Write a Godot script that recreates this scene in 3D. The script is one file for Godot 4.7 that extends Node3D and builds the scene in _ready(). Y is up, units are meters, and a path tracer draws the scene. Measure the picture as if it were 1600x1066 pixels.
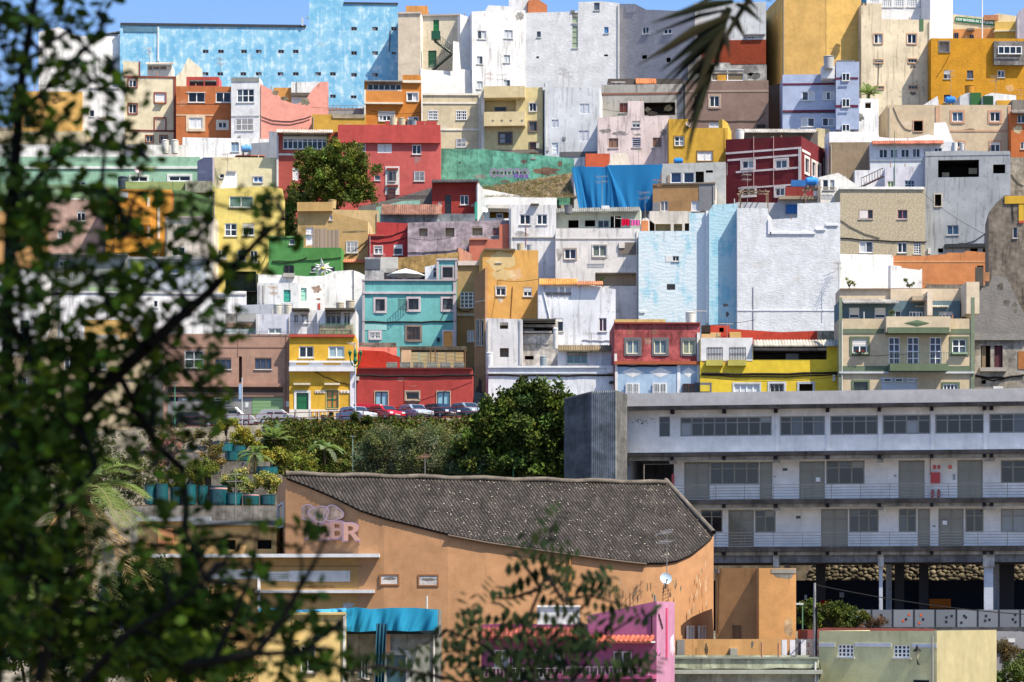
extends Node3D
# A hillside quarter of stacked painted houses seen with a long lens from across the valley.
# P(px, py, d): the point d metres ahead of the lens that stands at that place of the photograph.

const F := 4000.0
const CX := 800.0
const HY := 960.0
const EYE := Vector3(0, 14, 0)
var rng := RandomNumberGenerator.new()
var used := {}
var mats := {}
var tex := {}
var ms := {}


# ---------------------------------------------------------------- shapes
class B:
	var v := PackedVector3Array()
	var n := PackedVector3Array()
	var t := Transform3D()
	func _init(at := Transform3D()):
		t = at
	func tri(a: Vector3, b: Vector3, c: Vector3):
		a = t * a
		b = t * b
		c = t * c
		var m := (b - a).cross(c - a).normalized()
		for p in [a, c, b]:
			v.push_back(p)
			n.push_back(m)
	func quad(a: Vector3, b: Vector3, c: Vector3, d: Vector3):
		a = t * a
		b = t * b
		c = t * c
		d = t * d
		var m := (c - a).cross(d - b).normalized()
		for p in [a, c, b, a, d, c]:
			v.push_back(p)
			n.push_back(m)
	func box(x0: float, y0: float, z0: float, x1: float, y1: float, z1: float):
		var a := Vector3(x0, y0, z1)
		var b := Vector3(x1, y0, z1)
		var c := Vector3(x1, y1, z1)
		var d := Vector3(x0, y1, z1)
		var e := Vector3(x0, y0, z0)
		var f := Vector3(x1, y0, z0)
		var g := Vector3(x1, y1, z0)
		var h := Vector3(x0, y1, z0)
		quad(a, b, c, d)
		quad(f, e, h, g)
		quad(b, f, g, c)
		quad(e, a, d, h)
		quad(d, c, g, h)
		quad(e, f, b, a)
	func smooth(a: Vector3, na: Vector3, b: Vector3, nb: Vector3, c: Vector3, nc: Vector3):
		v.push_back(t * a)
		n.push_back((t.basis * na).normalized())
		v.push_back(t * c)
		n.push_back((t.basis * nc).normalized())
		v.push_back(t * b)
		n.push_back((t.basis * nb).normalized())
	func tube(a: Vector3, b: Vector3, r0: float, r1: float, sides := 6):
		var ax := (b - a).normalized()
		var u := ax.cross(Vector3.UP if absf(ax.y) < 0.9 else Vector3.RIGHT).normalized()
		var w := u.cross(ax).normalized()
		for i in sides:
			var e0 := TAU * i / sides
			var e1 := TAU * (i + 1) / sides
			var n0 := u * cos(e0) - w * sin(e0)
			var n1 := u * cos(e1) - w * sin(e1)
			smooth(a + n0 * r0, n0, a + n1 * r0, n1, b + n1 * r1, n1)
			smooth(a + n0 * r0, n0, b + n1 * r1, n1, b + n0 * r1, n0)
	func path(pts: Array, r: float, sides := 5, r1 := -1.0):
		var k := pts.size() - 1
		for i in k:
			var e: float = r if r1 < 0.0 else lerpf(r, r1, float(i) / k)
			var f: float = r if r1 < 0.0 else lerpf(r, r1, float(i + 1) / k)
			tube(pts[i], pts[i + 1], e, f, sides)
	# profile: (radius, height) from the bottom up
	func lathe(at: Vector3, prof: Array, sides := 16):
		for k in prof.size() - 1:
			var p: Vector2 = prof[k]
			var q: Vector2 = prof[k + 1]
			var s := Vector2(q.y - p.y, p.x - q.x).normalized()
			for i in sides:
				var e0 := TAU * i / sides
				var e1 := TAU * (i + 1) / sides
				var c0 := Vector3(cos(e0), 0, sin(e0))
				var c1 := Vector3(cos(e1), 0, sin(e1))
				var n0 := c0 * s.x + Vector3.UP * s.y
				var n1 := c1 * s.x + Vector3.UP * s.y
				smooth(at + c0 * p.x + Vector3.UP * p.y, n0, at + c0 * q.x + Vector3.UP * q.y, n0, at + c1 * q.x + Vector3.UP * q.y, n1)
				smooth(at + c0 * p.x + Vector3.UP * p.y, n0, at + c1 * q.x + Vector3.UP * q.y, n1, at + c1 * p.x + Vector3.UP * p.y, n1)
	func mesh() -> ArrayMesh:
		var a := []
		a.resize(Mesh.ARRAY_MAX)
		a[Mesh.ARRAY_VERTEX] = v
		a[Mesh.ARRAY_NORMAL] = n
		var m := ArrayMesh.new()
		if v.size():
			m.add_surface_from_arrays(Mesh.PRIMITIVE_TRIANGLES, a)
		return m


# A wall plane: wo/wr/wn its origin, right and outward normal in the world, t its place in its thing.
class Face:
	var root: Node3D
	var wo := Vector3()
	var wr := Vector3()
	var wn := Vector3()
	var t := Transform3D()
	func uv(px: float, py: float, z := 0.0) -> Vector2:
		var dir := Vector3((px - CX) / F, (HY - py) / F, -1)
		var k := wn.dot(wo + wn * z - EYE) / wn.dot(dir)
		var p := EYE + dir * k
		return Vector2(wr.dot(p - wo), p.y - wo.y)
	func rect(x0: float, y0: float, x1: float, y1: float, z := 0.0) -> Rect2:
		var m := (x0 + x1) / 2
		var a := uv(x0, (y0 + y1) / 2, z).x
		var b := uv(x1, (y0 + y1) / 2, z).x
		var lo := uv(m, y1, z).y
		return Rect2(minf(a, b), lo, absf(b - a), uv(m, y0, z).y - lo).abs()


func P(px: float, py: float, d: float) -> Vector3:
	return EYE + Vector3((px - CX) / F * d, (HY - py) / F * d, -d)


func numbered(called: String) -> String:
	var k: int = used.get(called, -1) + 1
	used[called] = k
	return called if k == 0 else "%s_%03d" % [called, k]


func thing(called: String, label: String, category: String, at := Vector3.ZERO, turn := 0.0, group := "") -> Node3D:
	var o := Node3D.new()
	o.name = numbered(called)
	add_child(o)
	o.position = at
	o.rotation.y = turn
	tag(o, label, category, group)
	return o


func tag(o: Node3D, label: String, category: String, group := ""):
	o.set_meta("label", label)
	o.set_meta("category", category)
	if group:
		o.set_meta("group", group)


func obj(called: String, shape, m: Material, parent: Node3D = null) -> MeshInstance3D:
	var o := MeshInstance3D.new()
	o.mesh = shape.mesh() if shape is B else shape
	o.material_override = m
	if parent:
		o.name = called
		parent.add_child(o, true)
	else:
		o.name = numbered(called)
		add_child(o)
	return o


func struct(called: String, shape, m: Material) -> MeshInstance3D:
	var o := obj(called, shape, m)
	o.set_meta("kind", "structure")
	return o


func many(called: String, mesh: Mesh, at: Array, tint: Array, m: Material, parent: Node3D = null) -> MultiMeshInstance3D:
	var mm := MultiMesh.new()
	mm.transform_format = MultiMesh.TRANSFORM_3D
	mm.use_colors = tint.size() > 0
	mm.mesh = mesh
	mm.instance_count = at.size()
	for i in at.size():
		mm.set_instance_transform(i, at[i])
		if tint.size():
			mm.set_instance_color(i, tint[i])
	var o := MultiMeshInstance3D.new()
	o.multimesh = mm
	o.material_override = m
	o.set_meta("kind", "stuff")
	if parent:
		o.name = called
		parent.add_child(o, true)
	else:
		o.name = numbered(called)
		add_child(o)
	return o


# ---------------------------------------------------------------- materials
func noise(s: int, freq: float, w := 512, h := 512, oct := 4, kind := FastNoiseLite.TYPE_SIMPLEX_SMOOTH) -> PackedByteArray:
	var f := FastNoiseLite.new()
	f.seed = s
	f.frequency = freq
	f.noise_type = kind
	f.fractal_octaves = oct
	var im := f.get_seamless_image(w, h)
	im.convert(Image.FORMAT_L8)
	if w != 512 or h != 512:
		im.resize(512, 512, Image.INTERPOLATE_CUBIC)
	return im.get_data()


func grey(a: PackedByteArray) -> ImageTexture:
	return ImageTexture.create_from_image(Image.create_from_data(512, 512, false, Image.FORMAT_L8, a))


func textures():
	var big := noise(1, 0.008)
	var mid := noise(2, 0.03)
	var fine := noise(3, 0.16, 512, 512, 2)
	var streak := noise(4, 0.05, 512, 48, 4)
	var rows := noise(5, 0.09, 150, 512, 5)
	var cell := noise(6, 0.02, 512, 512, 5)
	var n := 512 * 512
	var a := PackedByteArray()
	var b := PackedByteArray()
	var c := PackedByteArray()
	var d := PackedByteArray()
	var e := PackedByteArray()
	var g := PackedByteArray()
	var pe := PackedByteArray()
	var fa := PackedByteArray()
	fa.resize(n * 3)
	for x in [a, b, c, d, e, g]:
		x.resize(n)
	pe.resize(n * 3)
	for i in n:
		var s := maxf(0.0, streak[i] - 150.0)
		var k := maxf(0.0, mid[i] - 170.0)
		a[i] = clampi(int(232.0 + (big[i] - 128) * 0.10 + (mid[i] - 128) * 0.08 + (fine[i] - 128) * 0.06 - s * 0.12), 0, 255)
		b[i] = clampi(int(238.0 + (big[i] - 128) * 0.14 + (fine[i] - 128) * 0.08 - s * 0.55 - k * 0.5), 0, 255)
		var p := 255.0 if cell[i] > 176 and mid[i] > 105 else 0.0
		c[i] = clampi(int(225.0 + (fine[i] - 128) * 0.35 + (mid[i] - 128) * 0.22 - (60.0 if fine[i] > 178 else 0.0)), 0, 255)
		d[i] = clampi(int(rows[i] * 0.62 + mid[i] * 0.22 + fine[i] * 0.2), 0, 255)
		e[i] = clampi(int(215.0 + (big[i] - 128) * 0.35 + (mid[i] - 128) * 0.25 + (fine[i] - 128) * 0.1 - s * 0.5), 0, 255)
		g[i] = clampi(int(112.0 + (big[i] - 128) * 0.2 + (mid[i] - 128) * 0.25 + (fine[i] - 128) * 0.25 - s * 0.3 + (70.0 if fine[i] > 200 and big[i] > 120 else 0.0)), 0, 255)
		var cy := smoothstep(128.0, 200.0, big[i] * 0.55 + mid[i] * 0.25 + streak[i] * 0.25) * 0.85
		var gr := (fine[i] - 128) * 0.1
		fa[i * 3] = clampi(int(lerpf(205.0, 150.0, cy) + gr), 0, 255)
		fa[i * 3 + 1] = clampi(int(lerpf(217.0, 196.0, cy) + gr), 0, 255)
		fa[i * 3 + 2] = clampi(int(lerpf(223.0, 214.0, cy) + gr), 0, 255)
		# flaking limewash: three coats of it
		var w := smoothstep(112.0, 205.0, cell[i] * 0.5 + streak[i] * 0.3 + big[i] * 0.2 + (fine[i] - 128) * 0.35)
		var deep := smoothstep(120.0, 200.0, 255.0 - big[i] * 0.6 - mid[i] * 0.35)
		pe[i * 3] = clampi(int(lerpf(lerpf(126.0, 104.0, deep), 188.0, w)), 0, 255)
		pe[i * 3 + 1] = clampi(int(lerpf(lerpf(178.0, 164.0, deep), 210.0, w)), 0, 255)
		pe[i * 3 + 2] = clampi(int(lerpf(lerpf(206.0, 199.0, deep), 222.0, w)), 0, 255)
	tex.plaster = grey(a)
	tex.worn = grey(b)
	tex.pebble = grey(c)
	tex.block = grey(d)
	tex.dirty = grey(e)
	tex.roof = grey(g)
	tex.faded = ImageTexture.create_from_image(Image.create_from_data(512, 512, false, Image.FORMAT_RGB8, fa))
	tex.limewash = ImageTexture.create_from_image(Image.create_from_data(512, 512, false, Image.FORMAT_RGB8, pe))


func world_map(m: StandardMaterial3D, t: Texture2D, s: float):
	m.albedo_texture = t
	m.uv1_triplanar = true
	m.uv1_world_triplanar = true
	m.uv1_scale = Vector3(s, s, s)
	m.uv1_triplanar_sharpness = 4.0


func relief(m: StandardMaterial3D, t: Texture2D, cm: float):
	m.heightmap_enabled = true
	m.heightmap_texture = t
	m.heightmap_scale = cm


func M(col: String, kind := "plain") -> StandardMaterial3D:
	var key := col + kind
	if mats.has(key):
		return mats[key]
	var m := StandardMaterial3D.new()
	var c := Color(col)
	if not kind in ["plain", "gloss", "glass", "leaf", "frond", "limewash", "faded"] and not ((c.h < 0.05 or c.h > 0.93) and c.s > 0.5):
		c.s *= 0.82
	elif kind == "plaster" or kind == "dirty":
		c.s *= 0.87
		c.v = minf(1.0, c.v * 1.13)
	m.albedo_color = c
	m.roughness = 0.9
	m.metallic_specular = 0.3
	match kind:
		"plaster":
			world_map(m, tex.plaster, 0.085)
			relief(m, tex.plaster, 2.0)
		"worn":
			world_map(m, tex.worn, 0.07)
			relief(m, tex.plaster, 3.0)
		"rough":
			world_map(m, tex.plaster, 0.13)
			relief(m, tex.block, 2.4)
		"pebble":
			world_map(m, tex.pebble, 0.25)
			relief(m, tex.pebble, 5.0)
		"dirty":
			world_map(m, tex.dirty, 0.1)
			relief(m, tex.dirty, 3.0)
		"faded":
			world_map(m, tex.faded, 0.06)
			relief(m, tex.block, 3.0)
		"limewash":
			world_map(m, tex.limewash, 0.08)
			relief(m, tex.plaster, 3.0)
		"roof":
			world_map(m, tex.roof, 0.16)
		"gloss":
			m.roughness = 0.25
			m.metallic_specular = 0.5
		"glass":
			m.roughness = 0.08
			m.metallic_specular = 0.5
		"metal":
			m.roughness = 0.45
			m.metallic = 0.6
		"leaf":
			m.roughness = 0.7
			m.metallic_specular = 0.15
			m.vertex_color_use_as_albedo = true
			m.backlight_enabled = true
			m.backlight = Color(0.5, 0.6, 0.3)
			m.cull_mode = BaseMaterial3D.CULL_DISABLED
		"frond":
			m.roughness = 0.65
			m.metallic_specular = 0.18
			m.backlight_enabled = true
			m.backlight = Color(0.5, 0.6, 0.3)
			m.cull_mode = BaseMaterial3D.CULL_DISABLED
		"stain":
			m.transparency = BaseMaterial3D.TRANSPARENCY_ALPHA
			m.roughness = 1.0
		"cloth":
			m.roughness = 0.85
			m.metallic_specular = 0.1
			m.cull_mode = BaseMaterial3D.CULL_DISABLED
	mats[key] = m
	return m


# ---------------------------------------------------------------- building pieces
# front wall as upright strips between the edges of its openings; top is a polyline from left to right
func wall_shape(b: B, top: Array, low: float, holes: Array, dp := 0.16):
	var us := []
	for p in top:
		us.append(p.x)
	for h in holes:
		us.append(clampf(h.position.x, top[0].x, top[-1].x))
		us.append(clampf(h.end.x, top[0].x, top[-1].x))
	us.sort()
	for i in us.size() - 1:
		var a: float = us[i]
		var c: float = us[i + 1]
		if c - a < 0.001:
			continue
		var mid := (a + c) / 2
		var ta := top_at(top, a + 0.0005)
		var tc := top_at(top, c - 0.0005)
		var cuts := []
		for h in holes:
			if h.position.x < mid and h.end.x > mid:
				cuts.append(Vector2(h.position.y, h.end.y))
		cuts.sort_custom(func(x, y): return x.x < y.x)
		var y := low
		for k in cuts:
			if k.x > y:
				b.quad(Vector3(a, y, 0), Vector3(c, y, 0), Vector3(c, k.x, 0), Vector3(a, k.x, 0))
			y = maxf(y, k.y)
		if minf(ta, tc) > y:
			b.quad(Vector3(a, y, 0), Vector3(c, y, 0), Vector3(c, tc, 0), Vector3(a, ta, 0))
	for h in holes:
		var x0: float = h.position.x
		var x1: float = h.end.x
		var y0: float = h.position.y
		var y1: float = h.end.y
		b.quad(Vector3(x0, y0, 0), Vector3(x0, y1, 0), Vector3(x0, y1, -dp), Vector3(x0, y0, -dp))
		b.quad(Vector3(x1, y1, 0), Vector3(x1, y0, 0), Vector3(x1, y0, -dp), Vector3(x1, y1, -dp))
		b.quad(Vector3(x0, y0, 0), Vector3(x0, y0, -dp), Vector3(x1, y0, -dp), Vector3(x1, y0, 0))
		b.quad(Vector3(x0, y1, -dp), Vector3(x0, y1, 0), Vector3(x1, y1, 0), Vector3(x1, y1, -dp))


func top_at(top: Array, u: float) -> float:
	for i in top.size() - 1:
		if u <= top[i + 1].x:
			var w: float = top[i + 1].x - top[i].x
			return lerpf(top[i].y, top[i + 1].y, clampf((u - top[i].x) / maxf(w, 1e-5), 0, 1))
	return top[-1].y


func pane_mat(kind: String) -> Material:
	if kind.begins_with("#"):
		return M(kind, "glass")
	var k := rng.randf()
	if kind == "curtain":
		return M("#b9bcc0", "gloss") if k < 0.7 else M("#3a4048", "glass")
	return M("#14181f", "glass") if k < 0.4 else M("#1d2632", "glass") if k < 0.65 else M("#262a2c", "glass") if k < 0.82 else M("#4a545e", "glass") if k < 0.92 else M("#8d9398", "gloss")


func frame_shape(b: B, x0: float, y0: float, x1: float, y1: float, n: int, rows: int, fw: float, z0: float, z1: float, tr := 0.0):
	b.box(x0, y0, z0, x0 + fw, y1, z1)
	b.box(x1 - fw, y0, z0, x1, y1, z1)
	b.box(x0 + fw, y0, z0, x1 - fw, y0 + fw, z1)
	b.box(x0 + fw, y1 - fw, z0, x1 - fw, y1, z1)
	for i in range(1, n):
		var x := lerpf(x0, x1, float(i) / n)
		b.box(x - fw * 0.6, y0 + fw, z0, x + fw * 0.6, y1 - fw, z1 - 0.004)
	for j in range(1, rows):
		var y := lerpf(y0, y1, float(j) / rows if tr == 0.0 else 1.0 - tr)
		for i in n:
			var e := lerpf(x0, x1, float(i) / n) + (fw if i == 0 else fw * 0.6)
			var f := lerpf(x0, x1, float(i + 1) / n) - (fw if i == n - 1 else fw * 0.6)
			b.box(e, y - fw * 0.45, z0, f, y + fw * 0.45, z1 - 0.008)


func surround(fc: Face, q: Rect2, col: String, tw: float, parent: Node3D, z := 0.0, p := 0.05):
	var b := B.new(fc.t)
	var x0 := q.position.x
	var x1 := q.end.x
	var y0 := q.position.y
	var y1 := q.end.y
	b.box(x0 - tw, y0 - tw, z, x0, y1 + tw, z + p)
	b.box(x1, y0 - tw, z, x1 + tw, y1 + tw, z + p)
	b.box(x0, y1, z, x1, y1 + tw, z + p)
	b.box(x0, y0 - tw, z, x1, y0, z + p + 0.05)
	obj("surround", b, M(col, "plaster"), parent)


func bars(fc: Face, q: Rect2, col: String, gap: float, cross: int, parent: Node3D, z := 0.06, r := 0.018, called := "grille"):
	var b := B.new(fc.t)
	var k := maxi(2, roundi(q.size.x / gap))
	for i in k + 1:
		var x := lerpf(q.position.x, q.end.x, float(i) / k)
		b.box(x - r, q.position.y, z - r, x + r, q.end.y, z + r)
	for j in cross:
		var y := lerpf(q.position.y, q.end.y, float(j) / maxi(1, cross - 1))
		b.box(q.position.x, y - r, z + r, q.end.x, y + r, z + r * 2.2)
	return obj(called, b, M(col, "gloss"), parent)


func window(fc: Face, q: Rect2, at: Dictionary, z := 0.0) -> MeshInstance3D:
	var x0 := q.position.x + 0.002
	var x1 := q.end.x - 0.002
	var y0 := q.position.y + 0.002
	var y1 := q.end.y - 0.002
	var n := int(at.get("n", "2"))
	var tr := float(at.get("tr", "0"))
	var rows := int(at.get("r", "1")) if tr == 0.0 else 2
	var fw := clampf(q.size.x * 0.07, 0.04, 0.085)
	var b := B.new(fc.t)
	frame_shape(b, x0, y0, x1, y1, n, rows, fw, z - 0.17, z - 0.06, tr)
	var w := obj("window", b, M(at.get("f", "#e4e6e8"), "gloss"), fc.root)
	var pk: String = at.get("pane", "")
	for i in n:
		var m := pane_mat(pk)
		for j in rows:
			var g := B.new(fc.t)
			var e := lerpf(x0, x1, float(i) / n) + fw * 0.5
			var f := lerpf(x0, x1, float(i + 1) / n) - fw * 0.5
			var k0 := float(j) / rows if tr == 0.0 else (1.0 - tr) * j
			var k1 := float(j + 1) / rows if tr == 0.0 else (1.0 - tr if j == 0 else 1.0)
			g.box(e, lerpf(y0, y1, k0) + fw * 0.4, z - 0.14, f, lerpf(y0, y1, k1) - fw * 0.4, z - 0.12)
			obj("pane", g, m if rng.randf() < 0.75 else pane_mat(pk), w)
	if not at.has("roll") and not at.has("pane") and not at.has("flat") and not at.has("bars") and not at.has("grid") and z == 0.0 and q.size.x > 0.75 and rng.randf() < 0.22:
		at.roll = str(rng.randf_range(0.2, 0.6))
		at.rc = ["#d6d4ce", "#c4c0b6", "#b4b6b8"][rng.randi() % 3]
	if at.has("roll"):
		var h := (y1 - y0) * float(at.roll)
		var s := B.new(fc.t)
		var k := maxi(3, int(h / 0.09))
		for i in k:
			s.box(x0 + 0.01, y1 - h * (i + 1) / k + 0.006, z - 0.055, x1 - 0.01, y1 - h * i / k, z - 0.025 - 0.012 * (i % 2))
		obj("shutter", s, M(at.get("rc", "#dcdcd8")), w)
	if at.has("t"):
		surround(fc, q, at.t, float(at.get("tw", "0.2")), w, z)
	elif not at.has("flat"):
		var s := B.new(fc.t)
		s.box(x0 - 0.08, y0 - 0.09, z, x1 + 0.08, y0 - 0.005, z + 0.09)
		obj("sill", s, M(at.get("sill", "#cfcdc8"), "plaster"), w)
		if z == 0.0:
			for i in rng.randi() % 4:
				stain(fc, (x0 if rng.randf() < 0.5 else x1) + rng.randf_range(-0.1, 0.12), y0 - 0.09, rng.randf_range(0.06, 0.16), rng.randf_range(0.3, 1.1), w)
	if at.has("bars"):
		bars(fc, q, at.get("bars") if str(at.bars).begins_with("#") else "#2a2724", 0.14, 3, w, z + 0.04)
	if at.has("grid"):
		bars(fc, q, "#e9e9ea", 0.24, 4, w, z + 0.0, 0.025)
	return w


func shutter(fc: Face, q: Rect2, at: Dictionary):
	var n := int(at.get("n", "2"))
	var b := B.new(fc.t)
	frame_shape(b, q.position.x + 0.002, q.position.y + 0.002, q.end.x - 0.002, q.end.y - 0.002, n, 1, 0.06, -0.15, -0.02)
	var m := M(at.get("f", "#dfe2e6"), "gloss")
	var w := obj("window", b, m, fc.root)
	for i in n:
		var s := B.new(fc.t)
		var e := lerpf(q.position.x, q.end.x, float(i) / n) + 0.065
		var f := lerpf(q.position.x, q.end.x, float(i + 1) / n) - 0.065
		var k := maxi(4, int(q.size.y / 0.11))
		for j in k:
			var y := lerpf(q.position.y + 0.07, q.end.y - 0.07, float(j) / k)
			var y2 := lerpf(q.position.y + 0.07, q.end.y - 0.07, float(j + 1) / k)
			s.quad(Vector3(e, y, -0.05), Vector3(f, y, -0.05), Vector3(f, y2, -0.11), Vector3(e, y2, -0.11))
			s.quad(Vector3(e, y2, -0.05), Vector3(f, y2, -0.05), Vector3(f, y2, -0.11), Vector3(e, y2, -0.11))
		obj("shutter", s, m, w)
	if at.has("t"):
		surround(fc, q, at.t, float(at.get("tw", "0.2")), w)


# run-off: a narrow tongue of dirt down the wall
func stain(fc: Face, u: float, y: float, w: float, h: float, parent: Node3D, z := 0.0):
	var b := B.new(fc.t)
	var k := rng.randf_range(-0.15, 0.15) * w
	var q := z + 0.006
	b.quad(Vector3(u - w * 0.35, y - h * 0.6, q), Vector3(u + w * 0.3 + k, y - h * 0.55, q), Vector3(u + w * 0.5, y, q), Vector3(u - w * 0.5, y, q))
	b.tri(Vector3(u - w * 0.35, y - h * 0.6, q), Vector3(u + k, y - h, q), Vector3(u + w * 0.3 + k, y - h * 0.55, q))
	obj("rain_stain", b, M(["#3a322a20", "#453c3018", "#2f2a2618"][rng.randi() % 3], "stain"), parent)


func door(fc: Face, q: Rect2, at: Dictionary, z := 0.0):
	var col: String = at.get("c", "#e4e4e2")
	var b := B.new(fc.t)
	var x0 := q.position.x + 0.002
	var x1 := q.end.x - 0.002
	var y0 := q.position.y
	var y1 := q.end.y - 0.002
	var n := int(at.get("n", "1"))
	b.box(x0, y0, z - 0.17, x0 + 0.07, y1, z - 0.05)
	b.box(x1 - 0.07, y0, z - 0.17, x1, y1, z - 0.05)
	b.box(x0 + 0.07, y1 - 0.07, z - 0.17, x1 - 0.07, y1, z - 0.05)
	b.box(x0 + 0.07, y0, z - 0.16, x1 - 0.07, y1 - 0.07, z - 0.11)
	for i in n:
		var e := lerpf(x0 + 0.07, x1 - 0.07, float(i) / n)
		var f := lerpf(x0 + 0.07, x1 - 0.07, float(i + 1) / n)
		for j in 3:
			b.box(e + 0.08, lerpf(y0, y1, j / 3.0) + 0.1, z - 0.11, f - 0.08, lerpf(y0, y1, (j + 1) / 3.0) - 0.1, z - 0.085)
	var w := obj("door", b, M(col, "gloss"), fc.root)
	var h := B.new(fc.t)
	h.box(x1 - 0.2, y0 + 1.0, z - 0.11, x1 - 0.1, y0 + 1.06, z - 0.04)
	obj("handle", h, M("#3a3a3a", "metal"), w)
	if at.has("t"):
		surround(fc, q, at.t, float(at.get("tw", "0.2")), w, z)


func opening(fc: Face, q: Rect2, at: Dictionary, z := 0.0):
	var b := B.new(fc.t)
	var x0 := q.position.x
	var x1 := q.end.x
	var y0 := q.position.y
	var y1 := q.end.y
	var a := z - 0.155
	var e := z - float(at.get("dp", "1.6"))
	b.quad(Vector3(x0, y0, e), Vector3(x1, y0, e), Vector3(x1, y1, e), Vector3(x0, y1, e))
	b.quad(Vector3(x0, y0, a), Vector3(x0, y0, e), Vector3(x0, y1, e), Vector3(x0, y1, a))
	b.quad(Vector3(x1, y0, e), Vector3(x1, y0, a), Vector3(x1, y1, a), Vector3(x1, y1, e))
	b.quad(Vector3(x0, y0, a), Vector3(x1, y0, a), Vector3(x1, y0, e), Vector3(x0, y0, e))
	b.quad(Vector3(x0, y1, e), Vector3(x1, y1, e), Vector3(x1, y1, a), Vector3(x0, y1, a))
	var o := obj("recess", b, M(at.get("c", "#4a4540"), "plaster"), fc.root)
	if at.has("t"):
		surround(fc, q, at.t, float(at.get("tw", "0.2")), o, z)
	if at.has("bars"):
		bars(fc, q, "#2a2724", 0.14, 3, o, z - 0.05)


func railing(fc: Face, q: Rect2, col: String, z: float, gap := 0.13):
	return bars(fc, q, col, gap, 2, fc.root, z, 0.016, "railing")


func patch(fc: Face, q: Rect2, col: String, z := 0.0, kind := "dirty"):
	var b := B.new(fc.t)
	var c := q.get_center()
	var pts := []
	var k := 18
	for i in k:
		var a := TAU * i / k
		var r := rng.randf_range(0.55, 1.0)
		pts.append(Vector3(c.x + cos(a) * q.size.x * 0.5 * r, c.y + sin(a) * q.size.y * 0.5 * r, z + 0.005))
	for i in k:
		b.tri(Vector3(c.x, c.y, z + 0.005), pts[i], pts[(i + 1) % k])
	obj("bare_patch", b, M(col, kind), fc.root)


func lettering(fc: Face, q: Rect2, text: String, col: String, z: float, parent: Node3D, called := "lettering", font_name := "Droid Sans"):
	var f := SystemFont.new()
	f.font_names = PackedStringArray([font_name])
	f.font_weight = 700
	var tm := TextMesh.new()
	tm.text = text
	tm.font = f
	tm.font_size = 64
	tm.pixel_size = 0.01
	tm.depth = 0.02
	tm.curve_step = 2.0
	var ab := tm.get_aabb()
	var o := obj(called, tm, M(col), parent)
	var s := Vector3(q.size.x / maxf(ab.size.x, 0.01), q.size.y / maxf(ab.size.y, 0.01), 1)
	var c := q.get_center()
	o.transform = fc.t * Transform3D(Basis.from_scale(s), Vector3(c.x - ab.get_center().x * s.x, c.y - ab.get_center().y * s.y, z))
	return o


func attrs(tk: PackedStringArray) -> Dictionary:
	var at := {}
	for i in range(5, tk.size()):
		var kv := tk[i].split("=")
		at[kv[0]] = kv[1] if kv.size() > 1 else "1"
	return at


# One line per piece: a letter, the place in the photograph (left top right bottom) and how it looks.
# w window, s closed shutters, d door, o dark opening, b band or cornice, k block standing proud, g railing,
# a bare patch, l cable, m diamond, r sloping corrugated or tiled awning
func pieces(fc: Face, spec: String, holes: Array, z := 0.0):
	for item in spec.split(";", false):
		var tk := item.strip_edges().split(" ", false)
		if tk.size() < 5:
			continue
		var at := attrs(tk)
		var zz := z + float(at.get("z", "0"))
		if tk[0] in ["w", "d"] and at.has("z") and float(at.z) > 0:  # mounted on a piece that stands proud
			zz += 0.18
		var x0 := float(tk[1])
		var y0 := float(tk[2])
		var x1 := float(tk[3])
		var y1 := float(tk[4])
		var q := fc.rect(x0, y0, x1, y1, zz)
		match tk[0]:
			"w":
				holes.append(q)
				window(fc, q, at, zz)
			"s":
				holes.append(q)
				shutter(fc, q, at)
			"d":
				holes.append(q)
				door(fc, q, at, zz)
			"o":
				holes.append(q)
				opening(fc, q, at, zz)
			"b":
				var b := B.new(fc.t)
				b.box(q.position.x, q.position.y, zz - 0.02, q.end.x, q.end.y, zz + float(at.get("p", "0.07")))
				obj(at.get("as", "cornice"), b, M(at.get("c", "#e6e4e0"), "plaster"), fc.root)
			"k":
				var b := B.new(fc.t)
				b.box(q.position.x, q.position.y, zz - float(at.get("in", "0.02")), q.end.x, q.end.y, zz + float(at.get("p", "1")))
				obj(at.get("as", "balcony"), b, M(at.get("c", "#e6e4e0"), at.get("kind", "plaster")), fc.root)
			"g":
				railing(fc, q, at.get("c", "#3a3632"), zz + float(at.get("p", "0.02")), float(at.get("gap", "0.14")))
			"a":
				patch(fc, q, at.get("c", "#9c948a"), zz, at.get("kind", "dirty"))
			"l":
				var a := fc.uv(x0, y0, zz)
				var c := fc.uv(x1, y1, zz)
				var pts := []
				var sag := float(at.get("sag", "0.1"))
				for i in 9:
					var k := i / 8.0
					var p := a.lerp(c, k)
					pts.append(Vector3(p.x, p.y - sag * 4.0 * k * (1 - k) + 0.04 * sin(i * 2.3), zz + 0.05))
				var b := B.new(fc.t)
				b.path(pts, float(at.get("w", "0.035")), 5)
				obj("cable", b, M(at.get("c", "#26221f")), fc.root)
			"m":
				var b := B.new(fc.t)
				var c := q.get_center()
				var e := Vector3(q.position.x, c.y, zz)
				var f := Vector3(c.x, q.position.y, zz)
				var g := Vector3(q.end.x, c.y, zz)
				var h := Vector3(c.x, q.end.y, zz)
				var up := Vector3(c.x, c.y, zz + 0.035)
				b.tri(e, f, up)
				b.tri(f, g, up)
				b.tri(g, h, up)
				b.tri(h, e, up)
				obj("diamond_relief", b, M(at.get("c", "#e9eaec"), "plaster"), fc.root)
			"r":
				awning(fc, q, at, zz)


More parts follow.
